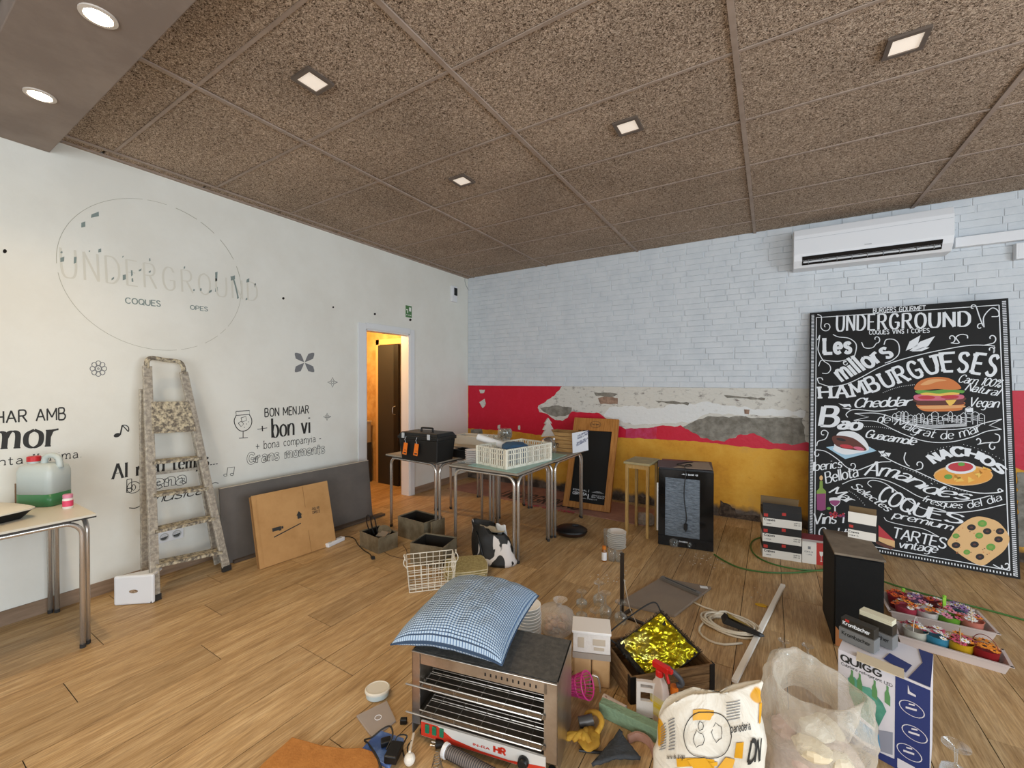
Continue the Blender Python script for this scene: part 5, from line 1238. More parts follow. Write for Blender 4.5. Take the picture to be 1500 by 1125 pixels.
# ================================================================== WINE FRIDGE, STAND AND WHAT IS ON THEM
c, rz, w, d = boxpose((964, 797), (1045, 809), (1056, 785)); d = .5; hh = .70
u = Vector((math.cos(rz), math.sin(rz), 0)); A = fl(964, 797); c = A+u*w/2+Vector((-u.y, u.x, 0))*d/2
t = thing('wine_fridge', 'small black wine fridge with a frosted glass door against the orange wall', 'fridge', c, rz)
g = G(); g.box((0, .02, hh/2+.008), (w, d-.04, hh-.016)); obj('cabinet', g, pm('fridge_black', '#121212', .3), t, bev=.004)
g = G(); y = -d/2+.012
for a, b, w_, h_ in ((0, .05, w, .09), (0, hh-.045, w, .07), (-w/2+.03, hh/2+.005, .06, hh-.17), (w/2-.055, hh/2+.005, .11, hh-.17)): g.box((a, y, b), (w_, .036, h_))
dr = obj('door_frame', g, pm('gloss_black', '#0d0d0d', .12), t)
g = G(); g.box((-.025, y-.004, hh/2+.005), (w-.165, .02, hh-.165)); obj('glass_pane', g, pm('frosted_pane', '#4e565e', .25, c2='#69737c', sc=26, st=(1, 1, 4), bump=.8, bsc=30), dr)
g = G(); g.box((-w/2-.006, y-.024, hh/2+.0), (.014, .018, hh*.62)); obj('door_handle', g, pm('satin_bar', '#c9c5bd', .35, .6), dr, bev=.002)
g = G(); loc_text(g, 'WINE BAR 12', -.03, .1, 0, .012, 0, .2); 
for i, v_ in enumerate(g.v): g.v[i] = (v_[0], y-.0195, hh-.045+v_[1])
obj('fridge_print', g, M_chalk, dr)
g = G(); loc_text(g, 'CAVANOVA', -.05, .02, 0, .012, 0, .2)
for i, v_ in enumerate(g.v): g.v[i] = (v_[0], y-.0195, .05+v_[1])
obj('fridge_print', g, M_chalk, dr)
Qf = Matrix.Translation(c) @ Matrix.Rotation(rz, 4, 'Z')
g = G(); g.box((-.03, -.03, hh+.004), (w-.02, d-.16, .006), .08); tag(obj('dark_folder', g, pm('maroon_folder', '#4a3434', .6), loc=c, rz=rz), 'flat maroon folder on top of the wine fridge', 'folder')
g = G(); g.add([Qf @ Vector(q) for q in ((-.10, -d/2+.03, hh+.009), (w/2-.01, -d/2+.05, hh+.009), (w/2-.03, .16, hh+.009), (.03, .10, hh+.009))], [(0, 1, 2, 3)]); tag(obj('beige_paper', g, pm('beige_paper', '#96826e', .7), thick=.0015), 'beige paper sheet lying on the folder on the fridge', 'paper')
cp = [(.06, .1, hh+.012), (-.02, .02, hh+.014), (-.08, -.08, hh+.014), (.0, -.14, hh+.014), (.05, -.10, hh+.014), (.03, -.04, hh+.014), (-.01, -.12, hh+.014), (.0, -d/2+.0, hh+.01), (.002, -d/2-.02, hh-.03), (-.01, -d/2-.025, hh*.68), (.01, -d/2-.025, hh*.42), (.005, -d/2-.025, hh*.32)]
g = G(); P = catmull([Qf @ Vector(q) for q in cp], 6); g.tube(P, .004, 6); e = P[-1]; g.bar(e, e-Vector((0, 0, .05)), .03, .026); g.bar(e-Vector((0, 0, .05)), e-Vector((0, 0, .07)), .018, .006)
tag(obj('fridge_cable', g, M_cab, smooth=True), 'black cable with plug hanging down the fridge door', 'cable')
# narrow wooden stand
t = thing('wooden_stand', 'narrow rough wooden stand with four thin legs left of the wine fridge', 'stand', (2.90, -.96, 0), -.06)
M_pine = pm('raw_pine', '#b28f55', .7, c2='#94713c', sc=12, st=(5, 5, .6)); M_pg = pm('grey_board_top', '#928765', .7, c2='#a8966a', sc=6)
g = G(); g.box((.0, .0, .703), (.25, .34, .02)); obj('top_board', g, M_pg, t, bev=.002)
for sx in (-1, 1):
    for sy in (-1, 1): g = G(); g.box((sx*.10, sy*.14, .3465), (.026, .03, .693)); obj('leg', g, M_pine, t, bev=.002)
for sy in (-1, 1): g = G(); g.box((0, sy*.14, .67), (.184, .02, .04)); obj('rail', g, M_pine, t)
t = thing('plastic_packet', 'crumpled clear plastic packet on the floor under the wooden stand', 'packet', fl(946, 768), .3)
g = G(); blob(g, [(.03, .001), (.09, .01), (.10, .06), (.07, .11), (.01, .125)], None, n=20, m=14, amp=.04, sc=11, seed=21, sy=.7); obj('packet_body', g, pm('cloudy_film', '#a99a8b', .25, tr=.35), t)
def wine_glass(label, p, h=.17, r=.04, up=True, group=None):
    t = thing('wine_glass', label, 'glass', (p[0], p[1], .0), 0, group)
    pr = [(r*.9, 0), (r*.9, .003), (.006, .009), (.004, h*.45), (.012, h*.5), (r*.9, h*.62), (r, h*.75), (r*.82, h), (r*.79, h), (r*.96, h*.75), (r*.86, h*.63), (.008, h*.53)]
    if not up: pr = [(a, h-z) for a, z in pr[::-1]]
    g = G(); g.lathe(pr, n=22, cap=False); obj('glass_body', g, M_glass, t, smooth='all'); return t
wine_glass('left stemmed glass standing in front of the wine fridge', fl(987, 800), .16, .042, False, 'glasses by the fridge'); wine_glass('right stemmed glass standing in front of the wine fridge', fl(1010, 802), .16, .042, False, 'glasses by the fridge')
# saucers, bottle, jars
for k in range(9):
    g = G(); g.lathe([(.05, 0), (.055, .002), (.081, .007), (.083, .0085), (.081, .0098), (.052, .004), (.001, .0035)], n=32)
    o = obj('plate', g, _M['white_porcelain'], None, smooth=True, loc=fl(903, 801)+Vector((R_.uniform(-.004, .004), R_.uniform(-.004, .004), .001+k*.0165)))
    tag(o, ('lowest' if k == 0 else 'topmost' if k == 8 else ORD[k]+' from the floor,')+' white plate in the stack left of the wine fridge', 'plate', 'white plates stacked on the floor')
t = thing('medicine_bottle', 'small amber bottle with white label and orange cap on the floor', 'bottle', fl(885, 822))
g = G(); g.lathe([(.019, 0), (.021, .004), (.021, .085), (.012, .1), (.012, .105)], n=20); obj('bottle_body', g, pm('amber', '#8a5a2c', .2), t, smooth=True)
g = G(); g.lathe([(.0215, .012), (.0215, .078)], n=20, cap=False); obj('bottle_label', g, M_wpl, t, smooth=True)
g = G(); g.lathe([(.016, .1), (.016, .125), (.014, .127)], n=16); obj('cap', g, pm('orange_cap', '#c97425', .4), t, smooth=True)
for i, (p, hh_) in enumerate((((896, 821), .10), ((889, 800), .15), ((906, 822), .09))):
    t = thing('tumbler', ['short clear tumbler right of the amber bottle', 'tall clear tumbler behind the amber bottle', 'short clear tumbler farthest right below the plate stack'][i], 'glass', fl(*p))
    g = G(); g.lathe([(.026, 0), (.031, hh_), (.029, hh_), (.024, .008), (.001, .007)], n=22); obj('glass_body', g, M_glass, t, smooth='all')

# ================================================================== BOXES, SPEAKER AND FLOWER TRAYS AT THE RIGHT
M_bw = pm('box_black_print', '#1d1c1b', .5); M_bwh = pm('box_white_print', '#d8d3c8', .6); M_bred = pm('box_red_print', '#b03028', .5); M_binn = pm('box_inside_brown', '#6b5638', .8)
c, rz, w, d = boxpose((1117, 815), (1174, 824), (1174, 824), D=.19)
def wrap_text(g, s, x0, x1, z, h, y, th=.18, **k):
    qs, W2 = glyphs(s, thick=th, **k)
    for q in qs: g.poly([Vector((x0+p.x*(x1-x0)/W2, y, z+p.y*h)) for p in q])
def glass_carton(label, loc, rz, w, d, h, group=None):
    t = thing('glassware_box', label, 'box', loc, rz, group)
    g = G(); g.box((0, 0, h*.26), (w, d, h*.52)); g.k = 1; g.box((0, 0, h*.76), (w, d, h*.48)); obj('carton', g, [M_bwh, M_bw], t)
    g = G(); wrap_text(g, 'Copas', -w*.46, -w*.18, h*.36, .018, -d/2-.0008); wrap_text(g, '6 vasos', -w*.46, -w*.28, h*.15, .01, -d/2-.0008, .14); wrap_text(g, 'vidrio', w*.3, w*.46, h*.36, .01, -d/2-.0008, .14); wrap_text(g, '250 ml', w*.3, w*.46, h*.22, .01, -d/2-.0008, .14); obj('box_print', g, M_ink, t)
    g = G(); g.box((-w*.42, -d/2-.0006, h*.7), (.03, .001, .026)); g.box((w*.05, -d/2-.0006, h*.86), (.028, .001, .024)); obj('red_badge', g, M_bred, t)['kind'] = 'stuff'
    return t
GB = 'stacked glassware boxes by the menu board'
hb = .132
for k in range(3): glass_carton(['bottom black and white glassware box in the stack of three', 'middle black and white glassware box in the stack of three', 'top black and white glassware box in the stack of three'][k], c+Vector((0, 0, k*(hb+.001))), rz+R_.uniform(-.01, .01), w, d, hb, GB)
t = thing('box_flap_lid', 'raised black carton flap on top of the glassware box stack', 'box flap', c+Vector((0, 0, 3*(hb+.001))), rz)
g = G(); g.hexa([Vector((-w/2, d/2-.01, 0)), Vector((w/2, d/2-.01, 0)), Vector((w/2, d/2-.01, .07)), Vector((-w/2, d/2-.01, .08))], [Vector((-w/2, d/2-.006, 0)), Vector((w/2, d/2-.006, 0)), Vector((w/2+.01, d/2-.0, .07)), Vector((-w/2, d/2-.0, .08))]); obj('rear_flap', g, M_binn, t)
g = G(); g.hexa([Vector((-w/2, -d/2, 0)), Vector((w/2, -d/2, 0)), Vector((w/2, -d/2+.03, .05)), Vector((-w/2, -d/2+.03, .055))], [Vector((-w/2, -d/2+.004, 0)), Vector((w/2, -d/2+.004, 0)), Vector((w/2, -d/2+.034, .05)), Vector((-w/2, -d/2+.034, .055))]); obj('front_flap', g, M_bw, t)
c2, rz2, w2, d2 = boxpose((1175, 824), (1210, 829), (1210, 829), D=.12)
t = thing('wine_glass_box', 'red and white wine glass box right of the stack of three', 'box', c2, rz2)
hh = .20; g = G(); g.box((-w2*.2, 0, hh/2), (w2*.6, d2, hh)); g.k = 1; g.box((w2*.3, 0, hh/2), (w2*.4, d2, hh)); obj('carton', g, [M_bwh, M_bred], t)
g = G(); g.box((0, -.02, hh+.006), (w2*1.03, d2*.8, .01), 0, .15); g.k = 1; g.box((0, -d2/2-.012, hh-.004), (w2*1.03, .03, .002), 0, .5); obj('top_flap', g, [pm('maroon_flap', '#702028', .5), pm('grey_flap', '#a9a09a', .6)], t)['kind'] = 'stuff'
g = G(); S6 = -d2/2-.0008
def flat(g, pts): g.poly([Vector((x, S6, z)) for x, z in pts])
flat(g, [(w2*.22, .11), (w2*.38, .11), (w2*.36, .08), (w2*.31, .07), (w2*.31, .035), (w2*.36, .03), (w2*.24, .03), (w2*.29, .035), (w2*.29, .07), (w2*.24, .08)]); obj('glass_picture', g, M_bwh, t)
g = G(); g.box((-w2*.2, S6, .13), (.018, .001, .022)); wrap_text(g, 'COPA VI', -w2*.4, -w2*.05, .09, .012, S6); wrap_text(g, '6 uts', -w2*.35, -w2*.1, .07, .01, S6); obj('box_print', g, M_grey, t)['kind'] = 'stuff'
# speaker
ZS = .53
p = [fl(*q, ZS) for q in ((1223, 809), (1297, 821), (1289, 780), (1219, 783))]
u = (p[1]-p[0]); w = u.length; u.normalize(); v = Vector((-u.y, u.x, 0)); d = ((p[2]-p[1]).dot(v)+(p[3]-p[0]).dot(v))/2; c = p[0]+u*w/2+v*d/2; c.z = 0; rz = math.atan2(u.y, u.x)
t = thing('loudspeaker', 'tall black loudspeaker cabinet standing between the boxes and flower trays', 'speaker', c, rz)
g = G(); g.box((0, .01, ZS/2-.006), (w, d-.02, ZS-.012)); obj('cabinet', g, pm('speaker_black', '#100f0e', .85), t, bev=.003)
g = G(); g.box((0, 0, ZS-.006), (w+.006, d+.004, .012)); obj('top_board', g, pm('dusty_top', '#7c6f5e', .8, c2='#665a4b', sc=6), t, bev=.002)
g = G(); g.box((0, -d/2+.004, ZS/2-.006), (w-.01, .012, ZS-.03)); obj('grille', g, pm('grille_cloth', '#090908', 1.0, bump=.4, bsc=300), t)
g = G(); g.add([Vector(q) for q in ((-w/2+.005, -d/2-.0025, .005), (-w/2+.07, -d/2-.0025, .005), (-w/2+.06, -d/2-.0025, .045), (-w/2+.005, -d/2-.0025, .115))], [(0, 1, 2, 3)]); obj('brown_wedge', g, pm('wedge_brown', '#a0673a', .8), t, thick=.001)  # flat brown wedge at the lower left of the front
Sq = Matrix.Translation(c) @ Matrix.Rotation(rz, 4, 'Z')
a, b = fl(1242, 786, ZS), fl(1283, 794, ZS); u2 = (b-a); w2 = u2.length; u2.normalize(); v2 = Vector((-u2.y, u2.x, 0)); c3 = a+u2*w2/2+v2*.05
t = thing('opened_glass_box', 'opened glassware box with white front standing on the loudspeaker', 'box', c3, math.atan2(u2.y, u2.x))
hh = .155; d2 = .10
g = G(); open_box(g, w2, d2, hh*.6, .003); g.k = 1; g.box((0, -d2/2-.0012, hh*.16), (w2, .002, hh*.32)); obj('carton', g, [M_bw, M_bwh], t)
g = G(); g.hexa([Vector((-w2/2, -d2/2, hh*.6)), Vector((w2/2, -d2/2, hh*.6)), Vector((w2/2+.004, -d2/2+.01, hh)), Vector((-w2/2, -d2/2+.01, hh))], [Vector((-w2/2, -d2/2+.003, hh*.6)), Vector((w2/2, -d2/2+.003, hh*.6)), Vector((w2/2+.004, -d2/2+.013, hh)), Vector((-w2/2, -d2/2+.013, hh))]); obj('white_flap', g, M_bwh, t)
g = G(); g.box((0, d2/2, hh*.85), (w2, .003, hh*.5), 0, -.15); obj('rear_flap', g, M_binn, t)
g = G(); g.box((-w2*.38, -d2/2-.0028, hh*.45), (.02, .001, .016)); obj('red_badge', g, M_bred, t)
g = G(); wrap_text(g, 'Copas', -w2*.46, -w2*.1, hh*.2, .01, -d2/2-.003); wrap_text(g, 'vidre fi', -w2*.46, -w2*.12, hh*.08, .006, -d2/2-.003); obj('box_print', g, M_ink, t)
cable('green_hose', 'thin green garden hose looping on the floor around the glassware boxes', [(1046, 812), (1062, 822), (1085, 832), (1120, 838), (1160, 839), (1200, 835), (1240, 829), (1290, 850), (1340, 866), (1400, 882), (1460, 897), (1560, 925)], .006, pm('green_rubber', '#3c6b2c', .5))
cable('green_hose', 'smaller green hose loop passing behind the glassware box stack', [(1205, 836), (1170, 834), (1135, 827), (1110, 816), (1100, 803), (1103, 792), (1120, 786), (1150, 783)], .006, pm('green_rubber', '#3c6b2c', .5))

# flower trays
M_tr = pm('white_tray_plastic', '#cfc0b8', .4, tr=.1)
def ftray(label, a, b, dpt, zr=.055):
    A, B = fl(*a, zr), fl(*b, zr); u = (B-A); w = u.length; u.normalize(); v = Vector((-u.y, u.x, 0)); c = A+u*w/2+v*dpt/2; c.z = 0
    t = thing('flower_tray', label, 'tray', c, math.atan2(u.y, u.x), 'white trays of potted flowers')
    g = G(); open_box(g, w-.05, dpt-.05, zr, .003, 0, .03); obj('tray_shell', g, M_tr, t)
    g = G()
    for x, y, sx_, sy_ in ((0, -dpt/2+.005, w, .014), (0, dpt/2-.005, w, .014), (-w/2+.005, 0, .014, dpt), (w/2-.005, 0, .014, dpt)): g.box((x, y, zr), (sx_, sy_, .003))
    obj('rim', g, M_tr, t); return Matrix.Translation(c) @ Matrix.Rotation(math.atan2(u.y, u.x), 4, 'Z'), w
Q1, w1 = ftray('white tray of potted flowers nearer the menu board', (1302, 895), (1466, 930), .30)
Q2, w2_ = ftray('white tray of potted flowers nearest the camera', (1312, 930), (1486, 979), .19)
FC = ['#d9622a', '#e0892b', '#e3e0dc', '#c9566e', '#8a6a9a', '#d98aa0', '#b8323c']
FM = [pm('petal_%d' % i, c_, .7) for i, c_ in enumerate(FC)]; M_eye = pm('flower_eye', '#3a2014', .8); M_eyey = pm('flower_eye_yellow', '#c9a032', .8)
def pot(loc, col, pal, label, handle=None, big=None, r=.054, h=.074):
    t = thing('flower_pot', label, 'flower pot', loc, R_.uniform(0, 6), 'small tin pots of artificial flowers')
    M_p = pm('pot_'+col.strip('#'), col, .4)
    g = G(); g.lathe([(r*.78, 0), (r*.82, .004), (r, h), (r*1.05, h+.003), (r*1.0, h+.004), (r*.95, h-.004), (r*.93, h-.01), (.001, h-.01)], n=24, cap=False); obj('pot_body', g, M_p, t, smooth=True)
    mats = FM+[M_eye, M_eyey]; g = G(); rr_ = random.Random(int(loc[0]*1000))
    for k in range(17 if not big else 7):
        a = rr_.uniform(0, 6.28); q = r*.95*math.sqrt(rr_.random()); s = rr_.uniform(.017, .026) if not big else rr_.uniform(.022, .03)
        c = Vector((q*math.cos(a), q*math.sin(a), h+.002+(1-q/r)*.03+rr_.uniform(.0, .014))); tilt = Vector((c.x*5, c.y*5, 1)).normalized(); x = tilt.orthogonal().normalized(); y = tilt.cross(x); ci = rr_.choice(pal); npt = 9
        for j in range(npt):
            b = 2*PI*j/npt; d_ = x*math.cos(b)+y*math.sin(b); e = x*math.cos(b+.9)*.3+y*math.sin(b+.9)*.3; g.add([c, c+d_*s*.6+tilt.cross(d_)*s*.25, c+d_*s+tilt*.003, c+d_*s*.6-tilt.cross(d_)*s*.25], [(0, 1, 2, 3)], ci)
        g.k = 7 if ci != 2 else 8; g.ball(c+tilt*.001, s*.25, 6, 4, (1, 1, .6)); g.k = 0
    obj('flowers', g, mats, t)['kind'] = 'stuff'
    if handle:
        g = G(); g.tube([Vector((r*math.cos(a), 0, h+r*1.25*math.sin(a))) for a in [PI*i/12 for i in range(13)]], .002, 5); obj('handle', g, pm('handle_'+handle.strip('#'), handle, .5), t, smooth='all')
def tp(Q, x, y): v = Q @ Vector((x, y, .0035)); return v
q = w1/2
for i, (x, y, col, pal, lab) in enumerate(((-.40, -.075, '#a83a48', (0, 1, 2), 'crimson pot with orange and white flowers, front left of the rear tray'), (-.135, -.075, '#cfc6bd', (2, 3, 0, 1), 'white pot of coral flowers in the front row of the rear tray'), (.13, -.075, '#6a9c34', (3, 2, 5, 0), 'lime green pot of pink and white flowers'), (.40, -.075, '#c27664', (2, 1, 3, 5), 'salmon pot with a big mixed bunch at the right of the rear tray'),
    (-.42, .065, '#8d2430', (0, 6, 0), 'dark pot of red flowers behind the crimson pot'), (-.17, .065, '#8a6f96', (4, 5, 2), 'lilac pot of violet and white flowers'), (.08, .065, '#7c1f26', (0, 3, 2), 'wine red pot of coral flowers behind the lime green pot'), (.35, .065, '#2f6b74', (2, 4, 2), 'teal pot of white flowers in the back row'))):
    pot(tp(Q1, x*(w1-.12), y), col, pal, lab, handle='#d8c9b0' if i in (3,) else None)
for i, (x, y, col, pal, lab, hd, bg) in enumerate(((-.41, 0, '#c4bfae', (3, 1, 2), 'cream pot of pink and orange flowers in the near tray', '#cfc6bd', None), (-.14, 0, '#3d86a0', (2, 3, 2), 'blue pot of white and pink flowers in the near tray', None, None), (.14, 0, '#c79a1e', (1, 2, 3), 'yellow pot of flowers in the near tray', '#bfa97c', None), (.43, 0, '#8d1f22', (1, 1), 'red pot of large orange daisies at the right of the near tray', '#7a3026', 1))):
    pot(tp(Q2, x*(w2_-.12), y), col, pal, lab, hd, bg)
M_lime = pm('lime_plastic', '#85bb3a', .4)
for (x, y, lab, hh_) in ((-.30, .12, 'lime green plastic handle sticking up at the back of the rear tray', .10), (.13, .0, 'lime green plastic handle sticking up behind the lime pot', .15)):
    p = tp(Q1, x*(w1-.1), y); g = G(); g.box((0, 0, hh_/2), (.018, .006, hh_), .3); g.lathe([(.009, hh_), (.011, hh_+.008), (.001, hh_+.013)], n=10); tag(obj('fork_handle', g, M_lime, bev=.002, loc=p), lab, 'utensil')
# ================================================================== FOREGROUND HEAP
M_ss = pm('brushed_steel', '#c6bfb5', .3, .9, c2='#aaa093', sc=5, bump=.03)
M_ssd = pm('steel_inside', '#8b8378', .35, .9)
M_grit = pm('gritty_dark_top', '#4c4a46', .75, .2, c2='#5d5a54', sc=40, bump=.25, bsc=120)
OW, OD, OH = .62, .28, .37
t = thing('salamander_toaster', 'steel two-tier electric toaster grill with red and white control strip', 'toaster', (2.705+.974*OW/2-.225*OD/2, -3.885+.225*OW/2+.974*OD/2, 0), .227)
oven = t
g = G(); g.box((-OW/2+.002, 0, OH/2+.008), (.004, OD, OH-.016)); obj('side_panel', g, M_ss, t); g = G(); g.box((OW/2-.002, 0, OH/2+.008), (.004, OD, OH-.016)); obj('side_panel', g, M_ss, t)
g = G(); g.box((0, OD/2-.002, OH/2+.008), (OW-.01, .004, OH-.018)); obj('back_panel', g, M_ssd, t)
g = G(); g.box((0, 0, .085), (OW-.01, OD-.01, .004)); obj('crumb_floor', g, M_ssd, t)
g = G(); g.box((0, .004, OH-.003), (OW, OD-.012, .006)); obj('top_panel', g, M_grit, t)
F_ = -OD/2+.003
g = G(); g.box((0, F_-.003, OH-.003), (OW, .01, .007)); obj('top_lip', g, M_ss, t, bev=.002)
g = G(); g.box((-OW/2+.018, F_, OH/2+.03), (.036, .006, OH-.07)); obj('front_post', g, M_ss, t); g = G(); g.box((OW/2-.026, F_, OH/2+.03), (.052, .006, OH-.07)); obj('front_post', g, M_ss, t)
g = G(); g.box((0, F_, OH-.028), (OW-.08, .006, .042)); obj('front_fascia', g, M_ss, t)
g = G()
for k in range(10): g.box((.02+k*.023, F_-.0035, OH-.028), (.006, .001, .012))
obj('vent_slots', g, M_dark, t)['kind'] = 'stuff'
M_ctl = pm('control_strip_white', '#c9c4bb', .4); M_rd = pm('control_red', '#c03420', .4)
g = G(); g.box((.0, F_-.002, .055), (OW-.09, .008, .06)); strip = obj('control_panel', g, M_ctl, t)
Fp = F_-.0066; g = G()
def tri(P, mi=0): g.add([Vector((x, Fp, z)) for x, z in P], [tuple(range(len(P)))], mi)
tri([(-.265, .084), (-.19, .084), (-.12, .05), (.0, .036), (.12, .034), (.265, .05), (.265, .026), (-.265, .026)]); obj('red_swoosh', g, M_rd, strip)
for k in range(3):
    g = G(); g.box((-.235+k*.033, Fp-.003, .063), (.018, .008, .034)); obj('rocker_switch', g, pm('switch_green', '#1c6b4c', .25), strip, bev=.002)
g = G(); 
qs, W2 = glyphs('HR', thick=.3, gap=.2)
for q in qs: g.poly([Vector((.06+p.x*.045/W2, Fp-.0006, .048+p.y*.024)) for p in q])
qs, W2 = glyphs('INFRA', thick=.16, gap=.2)
for q in qs: g.poly([Vector((-.03+p.x*.07/W2, Fp-.0006, .050+p.y*.009)) for p in q])
obj('maker_lettering', g, M_rd, strip)
g = G(); g.lathe([(.02, 0), (.022, .004), (.02, .02), (.016, .024)], n=18, M=Matrix.Rotation(PI/2, 3, 'X')); kn = obj('timer_knob', g, M_blk, strip, smooth=True); kn.location = (.18, Fp, .05)
for sx in (-1, 1):
    for sy in (-1, 1): g = G(); g.cyl((sx*(OW/2-.03), sy*(OD/2-.04), 0), (sx*(OW/2-.03), sy*(OD/2-.04), .012), .014, n=12); obj('rubber_foot', g, M_foot, t)
for z in (.13, .245):
    g = G(); y0 = -OD/2-.028; y1 = OD/2-.03; x1 = OW/2-.055
    for y in (-OD*.25, OD*.1, y1): g.tube([(-x1, y, z), (x1, y, z)], .003, 6)
    g.tube([(-OW/2-.012, y0, z), (x1, y0, z)], .0036, 6)
    for s in (-1, 1): g.tube([(s*x1, y0, z), (s*x1, y1, z)], .003, 6)
    rk = obj('wire_rack', g, M_ss, t); rk['kind'] = 'stuff'
    g = G()
    for k in range(9): y = y0+.02+(y1-y0-.03)*k/8; g.tube([(-x1, y, z+.004), (x1, y, z+.004)], .0016, 5)
    for k in range(5): x = -x1+2*x1*(k+.5)/5; g.tube([(x, y0, z+.002), (x, y1, z+.002)], .0016, 5); g.tube([(x, y0, z+.002), (x, y0-.003, z+.026)], .0016, 5)
    g.tube([(-x1, y0-.003, z+.026), (x1, y0-.003, z+.026)], .0026, 6)
    obj('rack_wires', g, M_ss, t)['kind'] = 'stuff'
    g = G(); g.box((0, -.01, z-.014), (OW-.1, OD-.03, .003)); g.box((0, -OD/2-.006, z-.008), (OW-.09, .003, .016)); obj('drip_tray', g, M_ssd, t)
    for y in (-.06, .02, .09):
        g = G(); g.tube([(-OW/2+.01, y, z+.062), (OW/2-.01, y, z+.062)], .0055, 8); obj('heating_tube', g, pm('quartz_tube', '#cdbfae', .3, .2), t, smooth='all')
# cushion
m, nt, b = nm('blue_check_cloth'); tc = N(nt, 'UVMap'); sp = N(nt, 'SeparateXYZ'); nt.links.new(tc.outputs['UV'], sp.inputs[0])
def strp(out, freq, th):
    a = N(nt, 'Math', operation='MULTIPLY'); nt.links.new(out, a.inputs[0]); a.inputs[1].default_value = freq
    f = N(nt, 'Math', operation='FRACT'); nt.links.new(a.outputs[0], f.inputs[0]); l_ = N(nt, 'Math', operation='LESS_THAN'); nt.links.new(f.outputs[0], l_.inputs[0]); l_.inputs[1].default_value = th; return l_.outputs[0]
s1, s2 = strp(sp.outputs['X'], 46, .3), strp(sp.outputs['Y'], 46, .3)
c1 = N(nt, 'Mix', data_type='RGBA'); c1.inputs['A'].default_value = (*lin('#adc0d0'), 1); c1.inputs['B'].default_value = (*lin('#55749a'), 1); nt.links.new(s1, c1.inputs['Factor'])
c2_ = N(nt, 'Mix', data_type='RGBA'); c2_.inputs['B'].default_value = (*lin('#37485e'), 1); nt.links.new(c1.outputs['Result'], c2_.inputs['A']); nt.links.new(s2, c2_.inputs['Factor'])
nt.links.new(c2_.outputs['Result'], b.inputs['Base Color']); b.inputs['Roughness'].default_value = .9
mx = N(nt, 'Math', operation='MAXIMUM'); nt.links.new(s1, mx.inputs[0]); nt.links.new(s2, mx.inputs[1]); bp = N(nt, 'Bump', i_Strength=.5, i_Distance=.003); bp.invert = True; nt.links.new(mx.outputs[0], bp.inputs['Height']); nt.links.new(bp.outputs[0], b.inputs['Normal'])
M_chk = m
PWd, PDp, PT = .245, .27, .115
def pil(side):
    def f(u, v):
        x, y = (.5*q+.5*math.sin(q*PI/2) for q in (2*u-1, 2*v-1)); e = max(0, (1-abs(x)**2.6)*(1-abs(y)**2.6))**.42
        px_ = x*PWd*(1-.10*(1-x*x)*0-.13*(1-abs(y))**0*(1-y*y)*0-.07*(1-y*y)*abs(x)); py_ = y*PDp*(1-.08*(1-x*x)*abs(y))
        w = .004*noise.noise(Vector((x*2, y*2, side)))+.010*noise.noise(Vector((x*5, y*5, side+7)))*e
        sag = -.045*max(0, y)**2*0-.03*max(0, -x)**2-.01*max(0, x)**2
        z = .055+sag+(PT*e if side > 0 else -max(.0, .05*e))
        return Vector((px_, py_, z+w))
    return f
t = thing('blue_cushion', 'puffy blue and white checked cushion lying on top of the steel toaster', 'cushion', (2.815, -3.62, OH+.004), .23)
g = G(); g.grid(pil(1), 40, 40); g.grid(pil(-1), 40, 40); o = obj('cushion_cover', g, M_chk, t, smooth='all')
uvl = o.data.uv_layers.new(name='UVMap'); nv = 41*41
for lp in o.data.loops: i_ = lp.vertex_index % nv; uvl.data[lp.index].uv = ((i_ % 41)/40, (i_//41)/40)
g = G(); f1 = pil(1); per = [f1(k/20, 0) for k in range(21)]+[f1(1, k/20) for k in range(1, 21)]+[f1(1-k/20, 1) for k in range(1, 21)]+[f1(0, 1-k/20) for k in range(1, 20)]
g.tube(per, .004, 6, closed=True); obj('piping', g, pm('navy_piping', '#33475f', .9), t, smooth='all')
# striped plate stack behind the cushion
for k in range(18):
    g = G(); g.lathe([(.045, 0), (.05, .002), (.073, .006), (.075, .0075), (.073, .0088), (.047, .004), (.001, .0035)], n=32)
    o = obj('plate', g, _M['white_porcelain'], None, smooth=True, loc=(2.862+R_.uniform(-.003, .003), -3.185, .001+k*.0165))
    tag(o, ('lowest' if k == 0 else 'topmost' if k == 17 else (ORD[k]+' from the floor,' if k < 9 else ORD[17-k]+' from the top,'))+' white plate in the tall stack behind the cushion', 'plate', 'white plates stacked behind the cushion')
# tied plastic bag
t = thing('tied_bag', 'tied translucent plastic bag with pinkish contents between cushion and glasses', 'bag', fl(815, 926), .2)
M_film = thin('thin_film', '#e4dcd2', .28, .8, .25, body=1, bump=22)
g = G(); blob(g, [(.05, .002), (.10, .02), (.115, .07), (.09, .125), (.03, .155), (.012, .165), (.03, .19), (.04, .2)], lambda q, a: Vector((q.x+.25*max(0, q.z-.12), q.y, q.z)), n=28, m=26, amp=.03, sc=12, seed=5, cap=False); obj('film', g, M_film, t, smooth='all')
g = G(); rr_ = random.Random(4)
for k in range(16): g.ball((rr_.uniform(-.055, .055), rr_.uniform(-.055, .055), .03+rr_.uniform(0, .07)), rr_.uniform(.018, .028), 8, 6, (1, .8, .8))
obj('contents', g, pm('pinkish_contents', '#c39f86', .8, c2='#d6bba6', sc=20), t, smooth='all')['kind'] = 'stuff'
